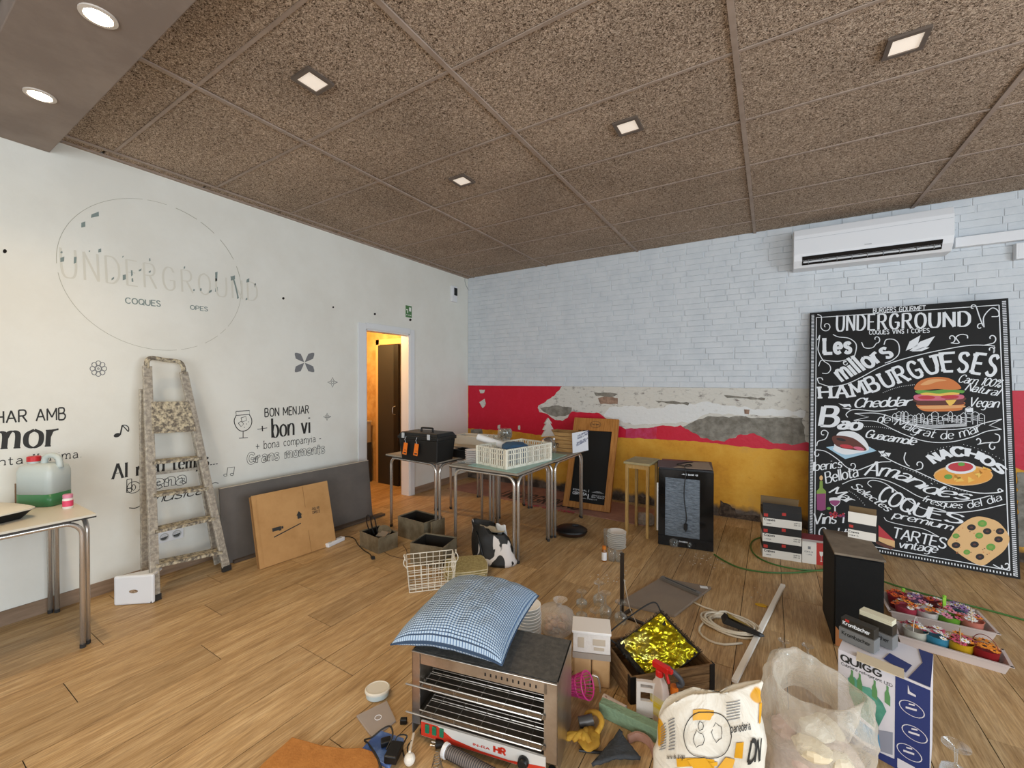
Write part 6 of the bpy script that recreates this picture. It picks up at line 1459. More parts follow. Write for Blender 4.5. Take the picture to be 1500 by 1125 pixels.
# stemmed glasses on the floor
GG = 'clear stemmed glasses standing upside down on the floor'
for i, (p, h_) in enumerate((((852, 910), .12), ((872, 918), .10), ((887, 905), .16), ((909, 912), .13), ((852, 888), .10), ((877, 886), .15))):
    wine_glass(['leftmost front glass of the floor cluster beside the tied bag', 'front middle squat glass of the floor cluster', 'tall glass in the middle of the floor cluster', 'glass nearest the black pole base', 'rear left glass of the floor cluster', 'rear tall glass of the floor cluster'][i], fl(*p), h_, .038, False, GG)
wine_glass('clear glass on the bare floor, left of the pair above the clear bag', fl(1148, 962), .09, .03, False); wine_glass('clear glass on the bare floor, right of the pair above the clear bag', fl(1183, 970), .09, .03, False)
wine_glass('large upside-down wine glass at the bottom right corner of the floor', fl(1400, 1150), .15, .045, False)
# carton pair with polystyrene cap
c, rz, w, d = boxpose((839, 1003), (894, 1010), (894, 1010), D=.12)
t = thing('packing_carton', 'two brown cartons taped under a white polystyrene cap behind the toaster', 'carton', c, rz)
for s in (-1, 1): g = G(); g.box((s*w/4, 0, .08), (w/2-.004, d, .16)); obj('carton_half', g, pm('light_cardboard', '#c09a6c', .8, c2='#b48d5e', sc=6), t, bev=.008)
g = G(); g.box((0, 0, .150), (w+.003, d+.003, .028)); obj('tape_band', g, pm('grey_tape', '#9b8f82', .4, bump=.3), t)
g = G(); g.box((0, 0, .212), (w, d, .094)); obj('polystyrene_cap', g, pm('polystyrene_white', '#d6cdc3', .8, bump=.4, bsc=50), t, bev=.004)
g = G(); g.box((0, 0, .266), (w+.008, d+.01, .012)); obj('cap_rim', g, pm('rim_white', '#dfd9d2', .5), t, bev=.002)
g = G(); 
for x, z, a, b in ((-w*.28, .215, .03, .05), (w*.2, .222, .06, .03), (w*.2, .19, .05, .015)): g.box((x, -d/2-.0005, z), (a, .003, b))
obj('moulded_relief', g, pm('relief_beige', '#b9a994', .8), t)['kind'] = 'stuff'
# pink basket
t = thing('pink_basket', 'small pink slotted plastic basket tipped on its side beside the cartons', 'basket', fl(852, 1030), .0)
g = G(); Mx = Matrix.Rotation(1.15, 3, 'Y'); pr = [(.035, 0), (.055, .09)]
for k in range(22):
    a = 2*PI*k/22; p0 = Mx @ Vector((.036*math.cos(a), .036*math.sin(a), 0)); p1 = Mx @ Vector((.056*math.cos(a), .056*math.sin(a), .085)); g.tube([p0+Vector((-.05, 0, .06)), p1+Vector((-.05, 0, .06))], .0024, 5)
obj('basket_slats', g, pm('pink_plastic', '#c2397a', .35), t)['kind'] = 'stuff'
for r, z in ((.056, .085), (.046, .045), (.036, 0)): g = G(); g.tube([Mx @ Vector((r*math.cos(2*PI*k/24), r*math.sin(2*PI*k/24), z))+Vector((-.05, 0, .06)) for k in range(24)], .004, 6, closed=True); obj('basket_ring', g, _M['pink_plastic'], t, smooth='all')
g = G(); g.lathe([(.001, 0), (.036, 0), (.036, .003)], (-.05, 0, .06), 20, M=Mx); obj('basket_bottom', g, _M['pink_plastic'], t)
A = fl(864, 1015); g = G(); g.tube(catmull([A+Vector((0, 0, .005)), A+Vector((0, 0, .06)), A+Vector((.012, .005, .085)), A+Vector((.035, .012, .08)), A+Vector((.042, .02, .04)), A+Vector((.044, .022, .006))], 5), .005, 8); tag(obj('steel_hook', g, M_chr, smooth='all'), 'bent steel hook standing between pink basket and green foam', 'hook')
# wooden crate with gold foil panel
p = [fl(924, 1032), fl(1046, 1010)]; u = (p[1]-p[0]); w = u.length; u.normalize(); v = Vector((-u.y, u.x, 0)); d = .30; c = p[0]+u*w/2+v*d/2; rz = math.atan2(u.y, u.x); hh = .125
t = thing('wooden_crate', 'dark wooden crate with black corners holding the gold foil panel', 'crate', c, rz)
M_dw = pm('dark_crate_wood', '#8a6a45', .7, c2='#5f4427', sc=7, st=(1, 1, 9), bump=.2); M_dwi = pm('crate_inner', '#6b4c2c', .8)
for k in range(3):
    z = .021+k*.0415
    for y in (-d/2+.006, d/2-.006): g = G(); g.box((0, y, z), (w-.004, .012, .039)); obj('plank', g, M_dw, t, bev=.0015)
    for x in (-w/2+.006, w/2-.006): g = G(); g.box((x, 0, z), (.012, d-.026, .039)); obj('plank', g, M_dw, t, bev=.0015)
g = G(); g.box((0, 0, .004), (w-.03, d-.03, .006)); obj('crate_floor', g, M_dwi, t)
for sx in (-1, 1):
    for sy in (-1, 1): g = G(); g.box((sx*(w/2-.012), sy*(d/2+.001), hh/2), (.026, .004, hh)); g.box((sx*(w/2+.001), sy*(d/2-.012), hh/2), (.004, .026, hh)); obj('corner_bracket', g, M_blk, t)
a, c_, d4 = fl(903, 944, .15), fl(1026, 956, .15), fl(958, 1010, .03); b_ = a+c_-d4; U = (b_-a); V_ = (c_-b_); Nn = U.cross(V_).normalized()
if Nn.z < 0: Nn = -Nn
t = thing('gold_foil_panel', 'crinkled gold foil covered panel with black fringed edges lying in the wooden crate', 'panel')
def foil(u_, v_, q=0): return a+U*u_+V_*v_
g = G(); g.grid(lambda x, y: a+U*(.06+.9*x)+V_*(.02+.96*y)+Nn*(.010+.014*noise.noise(Vector((x*6, y*6, 2)))+.006*noise.noise(Vector((x*14, y*14, 5)))+.012*(1-abs(2*x-1)**4)*(1-abs(2*y-1)**4)), 56, 56); obj('gold_foil', g, pm('gold_foil', '#b0a41c', .2, .85, c2='#c9c88a', sc=3, lo=.5, hi=.66), t)
g = G(); lo_ = [a, b_, c_, a+V_]; g.hexa([q-Nn*.03 for q in lo_], [q+Nn*.006 for q in lo_]); obj('panel_body', g, pm('black_foil', '#1d1913', .35, .3, bump=.6, bsc=60), t)
g = G()
for k in range(60):
    x = k/59
    for base, dirv in ((a+U*x, -V_.normalized()), (a+V_*x, -U.normalized()), (a+U+V_*x, U.normalized())):
        q = base+Nn*.004; g.tube([q, q+dirv*R_.uniform(.004, .012)+Nn*R_.uniform(-.004, .014)], .0016, 4)
obj('fringe', g, _M['black_foil'], t)['kind'] = 'stuff'
e1, e2 = a-V_.normalized()*.006, b_-V_.normalized()*.006
g = G(); g.tube(catmull([a, a-V_.normalized()*.055+Nn*.012, e1.lerp(e2, .5)-V_.normalized()*.058+Nn*.016, b_-V_.normalized()*.055+Nn*.012, b_], 6), .004, 6); obj('carry_bail', g, M_blk, t, smooth='all')
# white slotted piece, spray bottle, brush
A, B = fl(938, 1046), fl(965, 1050); A += Vector((-.01, -.03, 0)); B += Vector((-.01, -.03, 0)); u = (B-A).normalized(); nn = Vector((u.y, -u.x, 0)); w = .085
t = thing('slotted_foam_piece', 'upright white packing piece with slots leaning on the crate front', 'packing piece', A, math.atan2(u.y, u.x))
for x, z, a_, b_2 in ((.0085, .085, .017, .17), (.0765, .085, .017, .17), (.0425, .165, .051, .012), (.0425, .135, .051, .02), (.0425, .05, .051, .07)): g = G(); g.box((x, 0, z), (a_, .018, b_2)); obj('foam_bar', g, pm('packing_white', '#cfc4b8', .8, bump=.2, bsc=60), t)
sb = fl(966, 1056); t = thing('spray_bottle', 'spray bottle with red trigger and yellow label in front of the wooden crate', 'bottle', sb, -.35)
g = G(); loft(g, [can_sec(0, .03, .022), can_sec(.004, .036, .026), can_sec(.13, .036, .026), can_sec(.165, .03, .022), can_sec(.19, .015, .014), can_sec(.20, .014, .014)]); obj('bottle_body', g, pm('bottle_cream', '#d8c3b4', .35, tr=.2), t, smooth=True)
g = G(); loft(g, [can_sec(.035, .0365, .0265), can_sec(.12, .0365, .0265)]); g.f = g.f[:-2]; g.m = g.m[:-2]; obj('yellow_label', g, pm('label_yellow', '#cfb01e', .5, c2='#c4bba2', sc=18, st=(.1, .1, 1)), t, smooth=True)
g = G(); g.lathe([(.017, .20), (.017, .225), (.012, .23)], n=18); g.box((.008, 0, .245), (.075, .026, .028)); g.box((.052, 0, .247), (.018, .018, .018)); g.bar((.028, 0, .235), (.045, 0, .19), .012, .01); obj('trigger_head', g, pm('trigger_red', '#cf1f1c', .35), t, bev=.003)
br = sb+Vector((.055, .035, 0)); t = thing('cleaning_brush', 'grey and orange brush standing right of the spray bottle', 'brush', br, .2)
g = G(); g.cyl((0, 0, 0), (.0, 0, .12), .022, .016, 14); obj('brush_handle', g, pm('grey_rubber', '#4f5054', .5), t, smooth=True)
g = G(); g.cyl((0, 0, .12), (0, 0, .155), .017, .017, 14); obj('orange_collar', g, M_ot, t, smooth=True)
g = G(); g.tube(catmull([(-.05, 0, .235), (-.02, 0, .225), (.02, 0, .195), (.03, 0, .17), (.01, 0, .16)], 5), .012, 8); obj('brush_head', g, _M['grey_rubber'], t, smooth='all')
# green foam bar
A, B = fl(877, 1049), fl(966, 1092); u = (B-A); L_ = u.length+.12; u.normalize(); v = Vector((-u.y, u.x, 0)); c = A+u*L_/2+v*.022
t = thing('foam_block', 'long sage green foam block on the floor behind the white sack', 'foam block', c, math.atan2(u.y, u.x)); g = G(); g.box((0, 0, .03), (L_, .044, .06)); obj('block_body', g, pm('sage_foam', '#7f9676', .95, c2='#74896c', sc=12, bump=.4, bsc=80), t, bev=.003)
A, B = fl(884, 1022, .02), fl(916, 1040, .02); g = G(); g.cyl(A, B, .018, n=16); tag(obj('spotted_tube', g, pm('spotted_white', '#d5c6ba', .6, c2='#8d6a5c', sc=70, lo=.6, hi=.68), smooth=True), 'short white speckled tube lying behind the green foam block', 'tube')
# glove, can, cable, cloth, tile
t = thing('work_glove', 'yellow work glove crumpled on the floor beside the toaster', 'glove', fl(862, 1086), .2)
g = G(); blob(g, [(.02, .001), (.04, .005), (.045, .016), (.028, .026), (.001, .028)], None, n=26, m=16, amp=.035, sc=26, seed=8, sx=1.0, sy=1.3); obj('glove_palm', g, pm('yellow_leather', '#c79a34', .8, c2='#b3832a', sc=14, bump=.3, bsc=60), t, smooth='all')
for i, (a_, l_, x, y) in enumerate(((2.2, .075, -.02, -.015), (2.6, .08, -.02, .0), (3.0, .07, -.02, .015), (3.5, .06, -.015, .03), (1.2, .06, .01, -.03))):
    g = G(); d_ = Vector((math.cos(a_+1.2), math.sin(a_+1.2), 0)); P_ = [Vector((x, y, .02))+d_*l_*q+Vector((0, 0, .012*math.sin(q*3))) for q in (0, .35, .7, 1)]; g.tube(catmull(P_, 4), .011, 8, rr=[.012]*11+[.010, .006]); obj('glove_finger', g, _M['yellow_leather'], t, smooth='all')
g = G(); g.tube(catmull([(.03, .03, .02), (.045, .07, .04), (.02, .10, .05), (-.02, .11, .03), (-.03, .08, .02)], 5), .012, 8); obj('glove_cuff', g, _M['yellow_leather'], t, smooth='all')
A = fl(848, 1058, .022); g = G(); g.cyl(A, A+Vector((.05, .035, .01)), .021, n=18); tag(obj('grey_canister', g, pm('dark_grey_can', '#5c5a58', .4, .4), smooth=True), 'short dark grey canister lying above the yellow glove', 'can')
cable('black_lead', 'short black lead on the floor left of the dark cloth', [(848, 1099), (862, 1101), (880, 1102), (895, 1101)], .005)
A, B, Cq = fl(868, 1128), fl(908, 1082), fl(938, 1118)
g = G(); g.grid(lambda u_, v_: (A*(1-u_)+Cq*u_)*(1-v_)+B*v_+Vector((0, 0, .012+.016*(1-abs(2*u_-1))+.006*noise.noise(Vector((u_*8, v_*8, 0))))), 12, 12); tag(obj('grey_rag', g, pm('dark_felt', '#44474a', .95, bump=.4, bsc=120), smooth='all', thick=.012), 'folded dark grey felt rag at the bottom between glove and sack', 'rag')
A = fl(918, 1095); pts = [fl(x, y) for x, y in ((919, 1088), (932, 1083), (945, 1087), (955, 1097), (960, 1112))]; pts = catmull(pts, 4)
g = G(); m_ = len(pts); vs = []
for q in pts: vs += [q+Vector((0, 0, .002)), q+Vector((0, 0, .035))]
g.add(vs, [(2*i, 2*i+2, 2*i+3, 2*i+1) for i in range(m_-1)]); tag(obj('curved_tile', g, pm('pink_clay', '#b08673', .8, c2='#a07762', sc=9), thick=.01), 'curved pinkish strip standing on edge beside the dark rag', 'strip')
# left of the toaster
t = thing('oval_tub', 'small oval translucent white tub with lid on the floor left of the toaster', 'tub', fl(553, 1019), .6)
g = G(); g.lathe([(.046, 0), (.052, .004), (.054, .028)], n=32, sx=1.0, sy=.86); obj('tub_body', g, M_hdpe, t, smooth=True); g = G(); g.lathe([(.058, .0285), (.058, .036), (.052, .040), (.049, .037), (.001, .037)], n=32, sx=1.0, sy=.86); obj('lid', g, pm('lid_milky', '#d5cfc0', .45), t, smooth=True)
def slab(name, label, cat, pxs, h, mat, z=0.0, part='body', bev=.0):
    q = [fl(*p, z) for p in pxs]; c_ = sum(q, Vector())/len(q); t = thing(name, label, cat, c_); g = G(); g.hexa([p-c_ for p in q], [p-c_+Vector((0, 0, h)) for p in q]); obj(part, g, mat, t, bev=bev); return t, c_
t, c_ = slab('disc_case', 'flat clear plastic disc case on the floor below the oval tub', 'case', [(522, 1051), (567, 1029), (580, 1058), (546, 1084)][::-1], .010, pm('clear_case', '#d2c4b8', .15, tr=.55), bev=.002)
g = G(); g.tube([Vector((.014*math.cos(2*PI*k/16), .014*math.sin(2*PI*k/16), .0115)) for k in range(16)], .0015, 5, closed=True); obj('hub_ring', g, M_wpl, t)
t, c_ = slab('blue_packet', 'flat blue printed packet on the floor under the black adapter', 'packet', [(527, 1104), (556, 1074), (592, 1086), (570, 1128)][::-1], .014, pm('blue_print', '#3d5a94', .35, c2='#6f8cc0', sc=14, lo=.5, hi=.7), bev=.002)
t = thing('power_adapter', 'black power adapter with a looped lead lying on the blue packet', 'adapter', fl(577, 1108, .016), .4)
g = G(); g.box((0, 0, .016), (.05, .075, .032)); obj('adapter_body', g, M_blk, t, bev=.004)
g = G(); g.box((-.055, .045, .012), (.04, .03, .022), .5); obj('plug_body', g, M_blk, t, bev=.004)
cable('adapter_lead', 'thin black adapter lead looping beside the blue packet', [(566, 1098, .03), (575, 1078, .05), (572, 1064, .06), (560, 1068, .05), (545, 1080, .03), (534, 1084, .01), (540, 1090, .01), (552, 1108, .03), (560, 1130, .02)], .0035)
cable('adapter_lead', 'second black lead curling between the packet and the toaster', [(575, 1095, .03), (583, 1078, .05), (596, 1078, .04), (590, 1092, .02), (592, 1108, .01), (600, 1118, .005), (597, 1095, .03), (603, 1085, .04)], .003)
A = fl(566, 1072); g = G(); g.box(A+Vector((.03, .07, .012)), (.03, .02, .022), .6); tag(obj('black_clip', g, M_blk, bev=.004), 'tiny black clip on the floor beside the disc case', 'clip')
q = [fl(*p) for p in ((428, 1086), (470, 1098), (505, 1103), (530, 1102), (545, 1107), (553, 1118), (556, 1135), (540, 1170), (440, 1230), (340, 1180), (385, 1125))][::-1]
c_ = sum(q, Vector())/len(q); t = thing('tan_foam_board', 'tan cork-like foam board with rounded corner cut by the bottom picture edge', 'board', c_); g = G(); g.hexa([p-c_ for p in q], [p-c_+Vector((0, 0, .02)) for p in q]); obj('body', g, pm('tan_foam', '#b5793a', .9, c2='#a86d31', sc=30, bump=.3, bsc=120), t, bev=.004)
# ribbed hose tool in front of the toaster
A, B = fl(652, 1099, .028), fl(742, 1146, .028); u = (B-A).normalized(); L_ = (B-A).length; t = thing('ribbed_hose_reel', 'grey ribbed cylindrical sensor tube with white end caps in front of the toaster', 'tube')
g = G(); g.cyl(A, B, .021, n=20); obj('tube_body', g, pm('grey_tube', '#857a74', .5), t, smooth=True)
g = G(); k = .02
while k < L_: g.tube([A+u*k+(u.orthogonal().normalized()*math.cos(2*PI*j/16)+u.cross(u.orthogonal().normalized())*math.sin(2*PI*j/16))*.0225 for j in range(16)], .002, 4, closed=True); k += .0095
obj('ribs', g, pm('dark_ribs', '#3b3632', .5), t)['kind'] = 'stuff'
g = G(); g.cyl(A-u*.006, A+u*.012, .027, n=20); obj('end_cap', g, M_wpl, t, bev=.003); g = G(); g.cyl(B-u*.006, B+u*.012, .026, n=20); obj('end_cap', g, M_wpl, t, bev=.003)
A = fl(638, 1090, .02); t = thing('mains_plug', 'black two pin mains plug in front of the toaster corner', 'plug', A, .35)
g = G(); g.cyl((0, 0, 0), (.03, .01, .0), .017, .014, 14); obj('plug_body', g, M_blk, t, smooth=True)
for s in (-.008, .008): g = G(); g.cyl((-.02, s, 0), (0, s, 0), .0024, n=8); obj('pin', g, M_chr, t)
A = fl(640, 1128); g = G(); P = [A+Vector(((.022-.0002*k)*math.cos(k*.5), (.022-.0002*k)*math.sin(k*.5), .004+.0009*k)) for k in range(70)]; g.tube(P, .0016, 5); tag(obj('wire_coil', g, pm('steel_wire', '#8d8274', .35, .8), smooth='all'), 'small coil of grey wire at the bottom picture edge', 'wire coil')
A, B = fl(600, 1120), fl(606, 1085); g = G(); g.bar(A+Vector((0, 0, .05)), B+Vector((0, 0, .03)), .008, .008); g.ball(A+Vector((0, 0, .022)), .022, 14, 8); tag(obj('glue_bottle', g, pm('cream_cap', '#d9d2c4', .5)), 'round white cap with dark spout at the bottom picture edge', 'bottle')
# pole, floor panel, steel profile, rope, stick
t = thing('pole_stand', 'thin dark metal pole standing upright beside the floor panel', 'pole', fl(911, 903))
g = G(); g.box((0, 0, .205), (.022, .016, .40)); obj('pole', g, pm('dark_bronze_metal', '#3d342c', .4, .6), t)
g = G(); g.bar((0, 0, .006), (.14, -.02, .006), .02, .012); g.bar((0, 0, .006), (.03, .1, .006), .02, .012); obj('foot_bars', g, _M['dark_bronze_metal'], t)
A = fl(911, 903); g = G(); g.tube(catmull([A+Vector((.012, 0, .24)), A+Vector((.03, 0, .15)), A+Vector((.05, .0, .07)), A+Vector((.08, -.02, .03)), A+Vector((.13, -.08, .004))], 6), .0022, 5); tag(obj('pale_cord', g, pm('pale_cord', '#b9b0a2', .8), smooth='all'), 'thin pale cord hanging from the dark pole to the floor', 'cord')
t, c_ = slab('floor_panel', 'flat grey-brown board lying on the floor behind the wooden crate', 'board', [(906, 886), (988, 905), (1042, 863), (968, 849)], .018, pm('taupe_board', '#7d7064', .55, c2='#867869', sc=3), bev=.002)
g = G(); q = fl(1031, 860, .0185)-c_; g.box(q, (.05, .035, .001), .3); obj('white_sticker', g, M_wpl, t)
A, B = fl(969, 846, .03), fl(1026, 871, .03); g = G(); g.bar(A, B, .035, .02); g.k = 1; u = (B-A).normalized(); g.box((A+B)/2+Vector((0, 0, .011)), ((B-A).length*.8, .012, .002), math.atan2(u.y, u.x)); tag(obj('steel_profile', g, [pm('galvanised', '#8e8a84', .35, .7), pm('profile_slot', '#4d4a46', .5)]), 'galvanised steel profile lying on the grey-brown floor board', 'profile')
A = fl(1068, 918); g = G(); P = []
for k in range(150):
    a_ = k*2*PI/16; j = k/16; r = .105+.018*math.sin(j*2.3); P.append(A+Vector((r*math.cos(a_)*1.25+.012*math.sin(j*1.7), r*math.sin(a_)*.85+.012*math.cos(j*2.1), .008+.0022*j+.004*math.sin(a_*2+j))))
st_ = [fl(1016, 882, .006), fl(1030, 889, .006), fl(1042, 893, .008)]; en = [fl(1030, 912, .006), fl(1024, 925, .006), fl(1038, 938, .006), fl(1060, 944, .006), fl(1087, 942, .006)]
P = st_+P[4:]+en; g.tube(catmull(P, 2), .0062, 6); tag(obj('coiled_cable', g, pm('cream_cable', '#d3c9b4', .5), smooth='all'), 'coiled cream white cable on the floor beside the long white stick', 'cable')
t = thing('trowel', 'black pointed tool with a yellow face lying across the coiled cable', 'tool', fl(1088, 918, .035), -.15)
g = G(); g.hexa([Vector(q) for q in ((-.13, .03, 0), (-.10, -.045, 0), (.10, -.055, 0), (.12, -.03, 0))], [Vector(q) for q in ((-.11, .04, .03), (-.08, -.03, .035), (.09, -.045, .02), (.115, -.028, .012))]); obj('black_body', g, M_blk, t, bev=.004)
g = G(); g.hexa([Vector(q) for q in ((-.095, .03, .036), (-.07, -.022, .039), (.05, -.035, .031))], [Vector(q) for q in ((-.095, .03, .039), (-.07, -.022, .042), (.05, -.035, .034))]); obj('yellow_face', g, pm('ochre_face', '#8a7430', .4), t)
A, B = fl(1147, 857, .012), fl(1076, 998, .012); g = G(); g.bar(A, B, .028, .018); tag(obj('white_stick', g, pm('white_lath', '#f3efe6', .6, bump=.2, bsc=30), bev=.002), 'long thin white lath lying on the floor behind the white sack', 'lath')
g = G(); A = fl(1115, 887); g.prism([(-.035, -.006), (-.01, -.02), (.03, -.014), (.036, .006), (.005, .016), (-.025, .01)], .001, .008, Matrix.Translation(A)); tag(obj('yellow_scrap', g, pm('yellow_scrap', '#d0a21e', .5)), 'small yellow scrap on the floor beside the white lath', 'scrap')
g = G(); rr_ = random.Random(2)
for k in range(46):
    x, y = rr_.choice(((1040, 820), (1035, 833), (900, 845), (1020, 815), (1100, 870), (870, 850))); q = fl(x+rr_.uniform(-25, 25), y+rr_.uniform(-9, 9)); g.box(q+Vector((0, 0, .0025)), (rr_.uniform(.004, .013), rr_.uniform(.003, .007), .003), rr_.uniform(0, 3))
tag(obj('floor_debris', g, pm('plaster_crumbs', '#c9c2b4', .9)), 'scattered pale plaster crumbs on the floor', 'debris', kind='stuff')
# white sack with yellow print
m, nt, b = nm('printed_sack'); v = coords(nt, 'obj', (1, 1, 1)); n_ = N(nt, 'TexNoise', i_Scale=5.0, i_Detail=1.5, i_Distortion=.4); nt.links.new(v, n_.inputs[0]); rp = ramp(nt, [(.66, '#d9d2c2'), (.67, '#d0961c')]); nt.links.new(n_.outputs['Fac'], rp.inputs[0]); nt.links.new(rp.outputs[0], b.inputs['Base Color']); b.inputs['Roughness'].default_value = .45
n2 = N(nt, 'TexNoise', i_Scale=9.0, i_Detail=5.0, i_Distortion=1.0); nt.links.new(v, n2.inputs[0]); bp = N(nt, 'Bump', i_Strength=.8, i_Distance=.02); nt.links.new(n2.outputs['Fac'], bp.inputs['Height']); nt.links.new(bp.outputs[0], b.inputs['Normal'])
def sack_pt(a_, h):
    """a: angle round the sack, h: 0..1 up the body"""
    top = .45+.115*math.cos(a_)-.035*math.cos(a_)**2; e = .62
    w_ = .175*(1-.10*h); d_ = .12*(1-.93*h**1.7)
    x = w_*abs(math.cos(a_))**e*(1 if math.cos(a_) > 0 else -1); y = d_*abs(math.sin(a_))**e*(1 if math.sin(a_) > 0 else -1)
    q = Vector((x, y, h*top)); n1 = noise.noise(q*7+Vector((3, 3, 3)))*.03+noise.noise(q*19)*.011
    s = math.sin(min(1, h*6)*PI/2)*.15+.85
    return Vector((x*s+math.cos(a_)*n1, y*s+math.sin(a_)*n1, max(.001, h*top+n1*.5*h)))
SK = fl(1041, 1175)+Vector((0, .0, 0)); SK = Vector((3.80, -3.62, 0))
t = thing('white_sack', 'crumpled white paper sack with yellow print standing in the foreground', 'sack', SK, .14)
g = G(); n_a = 56; vs = []; nh = 30
for j in range(nh+1):
    for i in range(n_a): vs.append(sack_pt(2*PI*i/n_a, j/nh))
for dz, f in ((.006, .97), (-.004, .93)):
    for i in range(n_a): q = sack_pt(2*PI*i/n_a, 1.0); vs.append(Vector((q.x*f, q.y*f, q.z+dz)))
rows = nh+3; g.add(vs, [(j*n_a+i, j*n_a+(i+1) % n_a, (j+1)*n_a+(i+1) % n_a, (j+1)*n_a+i) for j in range(rows-1) for i in range(n_a)]+[tuple(range(n_a))[::-1], tuple(range((rows-1)*n_a, rows*n_a))]); obj('sack_body', g, m, t, smooth='all')
def on_sack(a_, h, out=.004):
    p0 = sack_pt(a_, h); return p0+(Vector((math.cos(a_), math.sin(a_)*1.4, .1))).normalized()*out
def sack_strip(mat, a0, a1, h0, h1, name, nlines=1, wd=.6):
    g = G()
    for k in range(nlines):
        hA = h0+(h1-h0)*k/nlines; hB = hA+(h1-h0)/nlines*wd
        for i in range(8):
            aa, ab = a0+(a1-a0)*i/8, a0+(a1-a0)*(i+1)/8; g.add([on_sack(aa, hA), on_sack(ab, hA), on_sack(ab, hB), on_sack(aa, hB)], [(0, 1, 2, 3)])
    return obj(name, g, mat, t)
def sack_text(s, a0, a1, h0, h1, th=.2, mat=None, **k):
    g = G(); qs, W2 = glyphs(s, thick=th, **k)
    for q in qs: g.poly([on_sack(a0+p.x/W2*(a1-a0), h0+p.y*(h1-h0), .0055) for p in q])
    obj('sack_lettering', g, mat or M_ink, t)
M_ylw = pm('sack_yellow', '#d69c1e', .5)
sack_strip(M_grey, 3.75, 4.02, .72, .92, 'fine_print', 10, .35)['kind'] = 'stuff'; sack_strip(M_grey, 4.12, 4.3, .70, .92, 'fine_print', 10, .35)['kind'] = 'stuff'
sack_strip(M_ylw, 4.35, 4.75, .58, .68, 'yellow_panel'); sack_strip(M_ylw, 4.9, 5.4, .40, .50, 'yellow_panel'); sack_strip(M_ylw, 5.75, 5.95, .80, .98, 'yellow_panel'); sack_strip(M_ylw, 4.6, 4.75, .86, .96, 'yellow_panel')
sack_text('DN', 5.32, 5.62, .62, .74, .22, shear=.2); sack_text('V', 4.62, 4.98, .48, .64, .34, mat=M_ylw); sack_strip(M_ylw, 4.42, 4.78, .60, .64, 'yellow_panel'); sack_strip(M_grey, 4.9, 5.15, .86, .97, 'fine_print', 7, .3)['kind'] = 'stuff'; sack_strip(M_grey, 5.3, 5.75, .34, .42, 'fine_print', 4, .3)['kind'] = 'stuff'; sack_strip(M_ylw, 5.05, 5.2, .64, .80, 'yellow_panel'); sack_strip(M_ylw, 4.3, 4.4, .52, .60, 'yellow_panel'); sack_text('harina de trigo', 4.1, 4.5, .64, .67, .14)
sack_text('harina', 5.3, 5.8, .46, .51, .14); sack_text('25 kg neto', 5.3, 5.8, .39, .43, .14); sack_text('panaderia', 4.95, 5.35, .80, .84, .14)
g = G(); P = [on_sack(4.72+.24*math.cos(2*PI*k/28), .78+.13*math.sin(2*PI*k/28), .006) for k in range(28)]; g.tube(P, .0013, 4, closed=True)
for (ca, ch, ra, rh) in ((4.66, .76, .045, .035), (4.78, .80, .05, .04), (4.68, .83, .02, .02)): g.tube([on_sack(ca+ra*math.cos(2*PI*k/10), ch+rh*math.sin(2*PI*k/10)*(1+.4*(k % 2)), .006) for k in range(10)], .001, 4, closed=True)
obj('line_drawing', g, M_ink, t)
# big clear bag
M_bagf = thin('clear_bag_film', '#ded3c0', .2, .75, .2, body=1, bump=11)
t = thing('clear_rubbish_bag', 'big translucent plastic bag full of crumpled waste right of the white sack', 'bag', (4.115, -3.25, 0), .5)
def bagf(q, a_):
    h = q.z/.4; lift_ = .12*max(0, math.sin(a_-.3))*max(0, h)**2
    return Vector((q.x*(1+.05*math.sin(3*a_)*h)+.03*h, q.y+.03*h, q.z+lift_))
g = G(); blob(g, [(.09, .002), (.15, .01), (.175, .08), (.165, .16), (.18, .24), (.175, .31), (.145, .345), (.13, .30), (.12, .22)], bagf, n=48, m=44, amp=.045, sc=7, seed=31, sy=.85, cap=False); obj('bag_film', g, M_bagf, t, smooth='all')
g = G(); blob(g, [(.08, .006), (.135, .015), (.15, .08), (.14, .15), (.09, .19), (.001, .2)], None, n=32, m=24, amp=.04, sc=11, seed=12, sy=.85); obj('waste_mass', g, pm('crumpled_waste', '#c9b3a0', .85, c2='#a58f86', sc=8, bump=.9, bsc=22), t, smooth='all')
for i, (x, y, z, s, c_h) in enumerate(((-.05, -.07, .20, .05, '#d8c7a6'), (.03, -.09, .17, .05, '#ddd0b6'), (.06, .03, .20, .05, '#cdbfa4'), (-.08, .03, .19, .045, '#b99a8d'), (.0, -.01, .22, .045, '#e0d5c0'))):
    g = G(); blob(g, [(.01, 0), (s, .01), (s*1.1, .03), (s*.6, .05), (.001, .055)], None, n=16, m=10, amp=.05, sc=20, seed=40+i, c=(x, y, z-.03)); obj('crumpled_paper_ball', g, pm('paper_ball_%d' % i, c_h, .8), t)
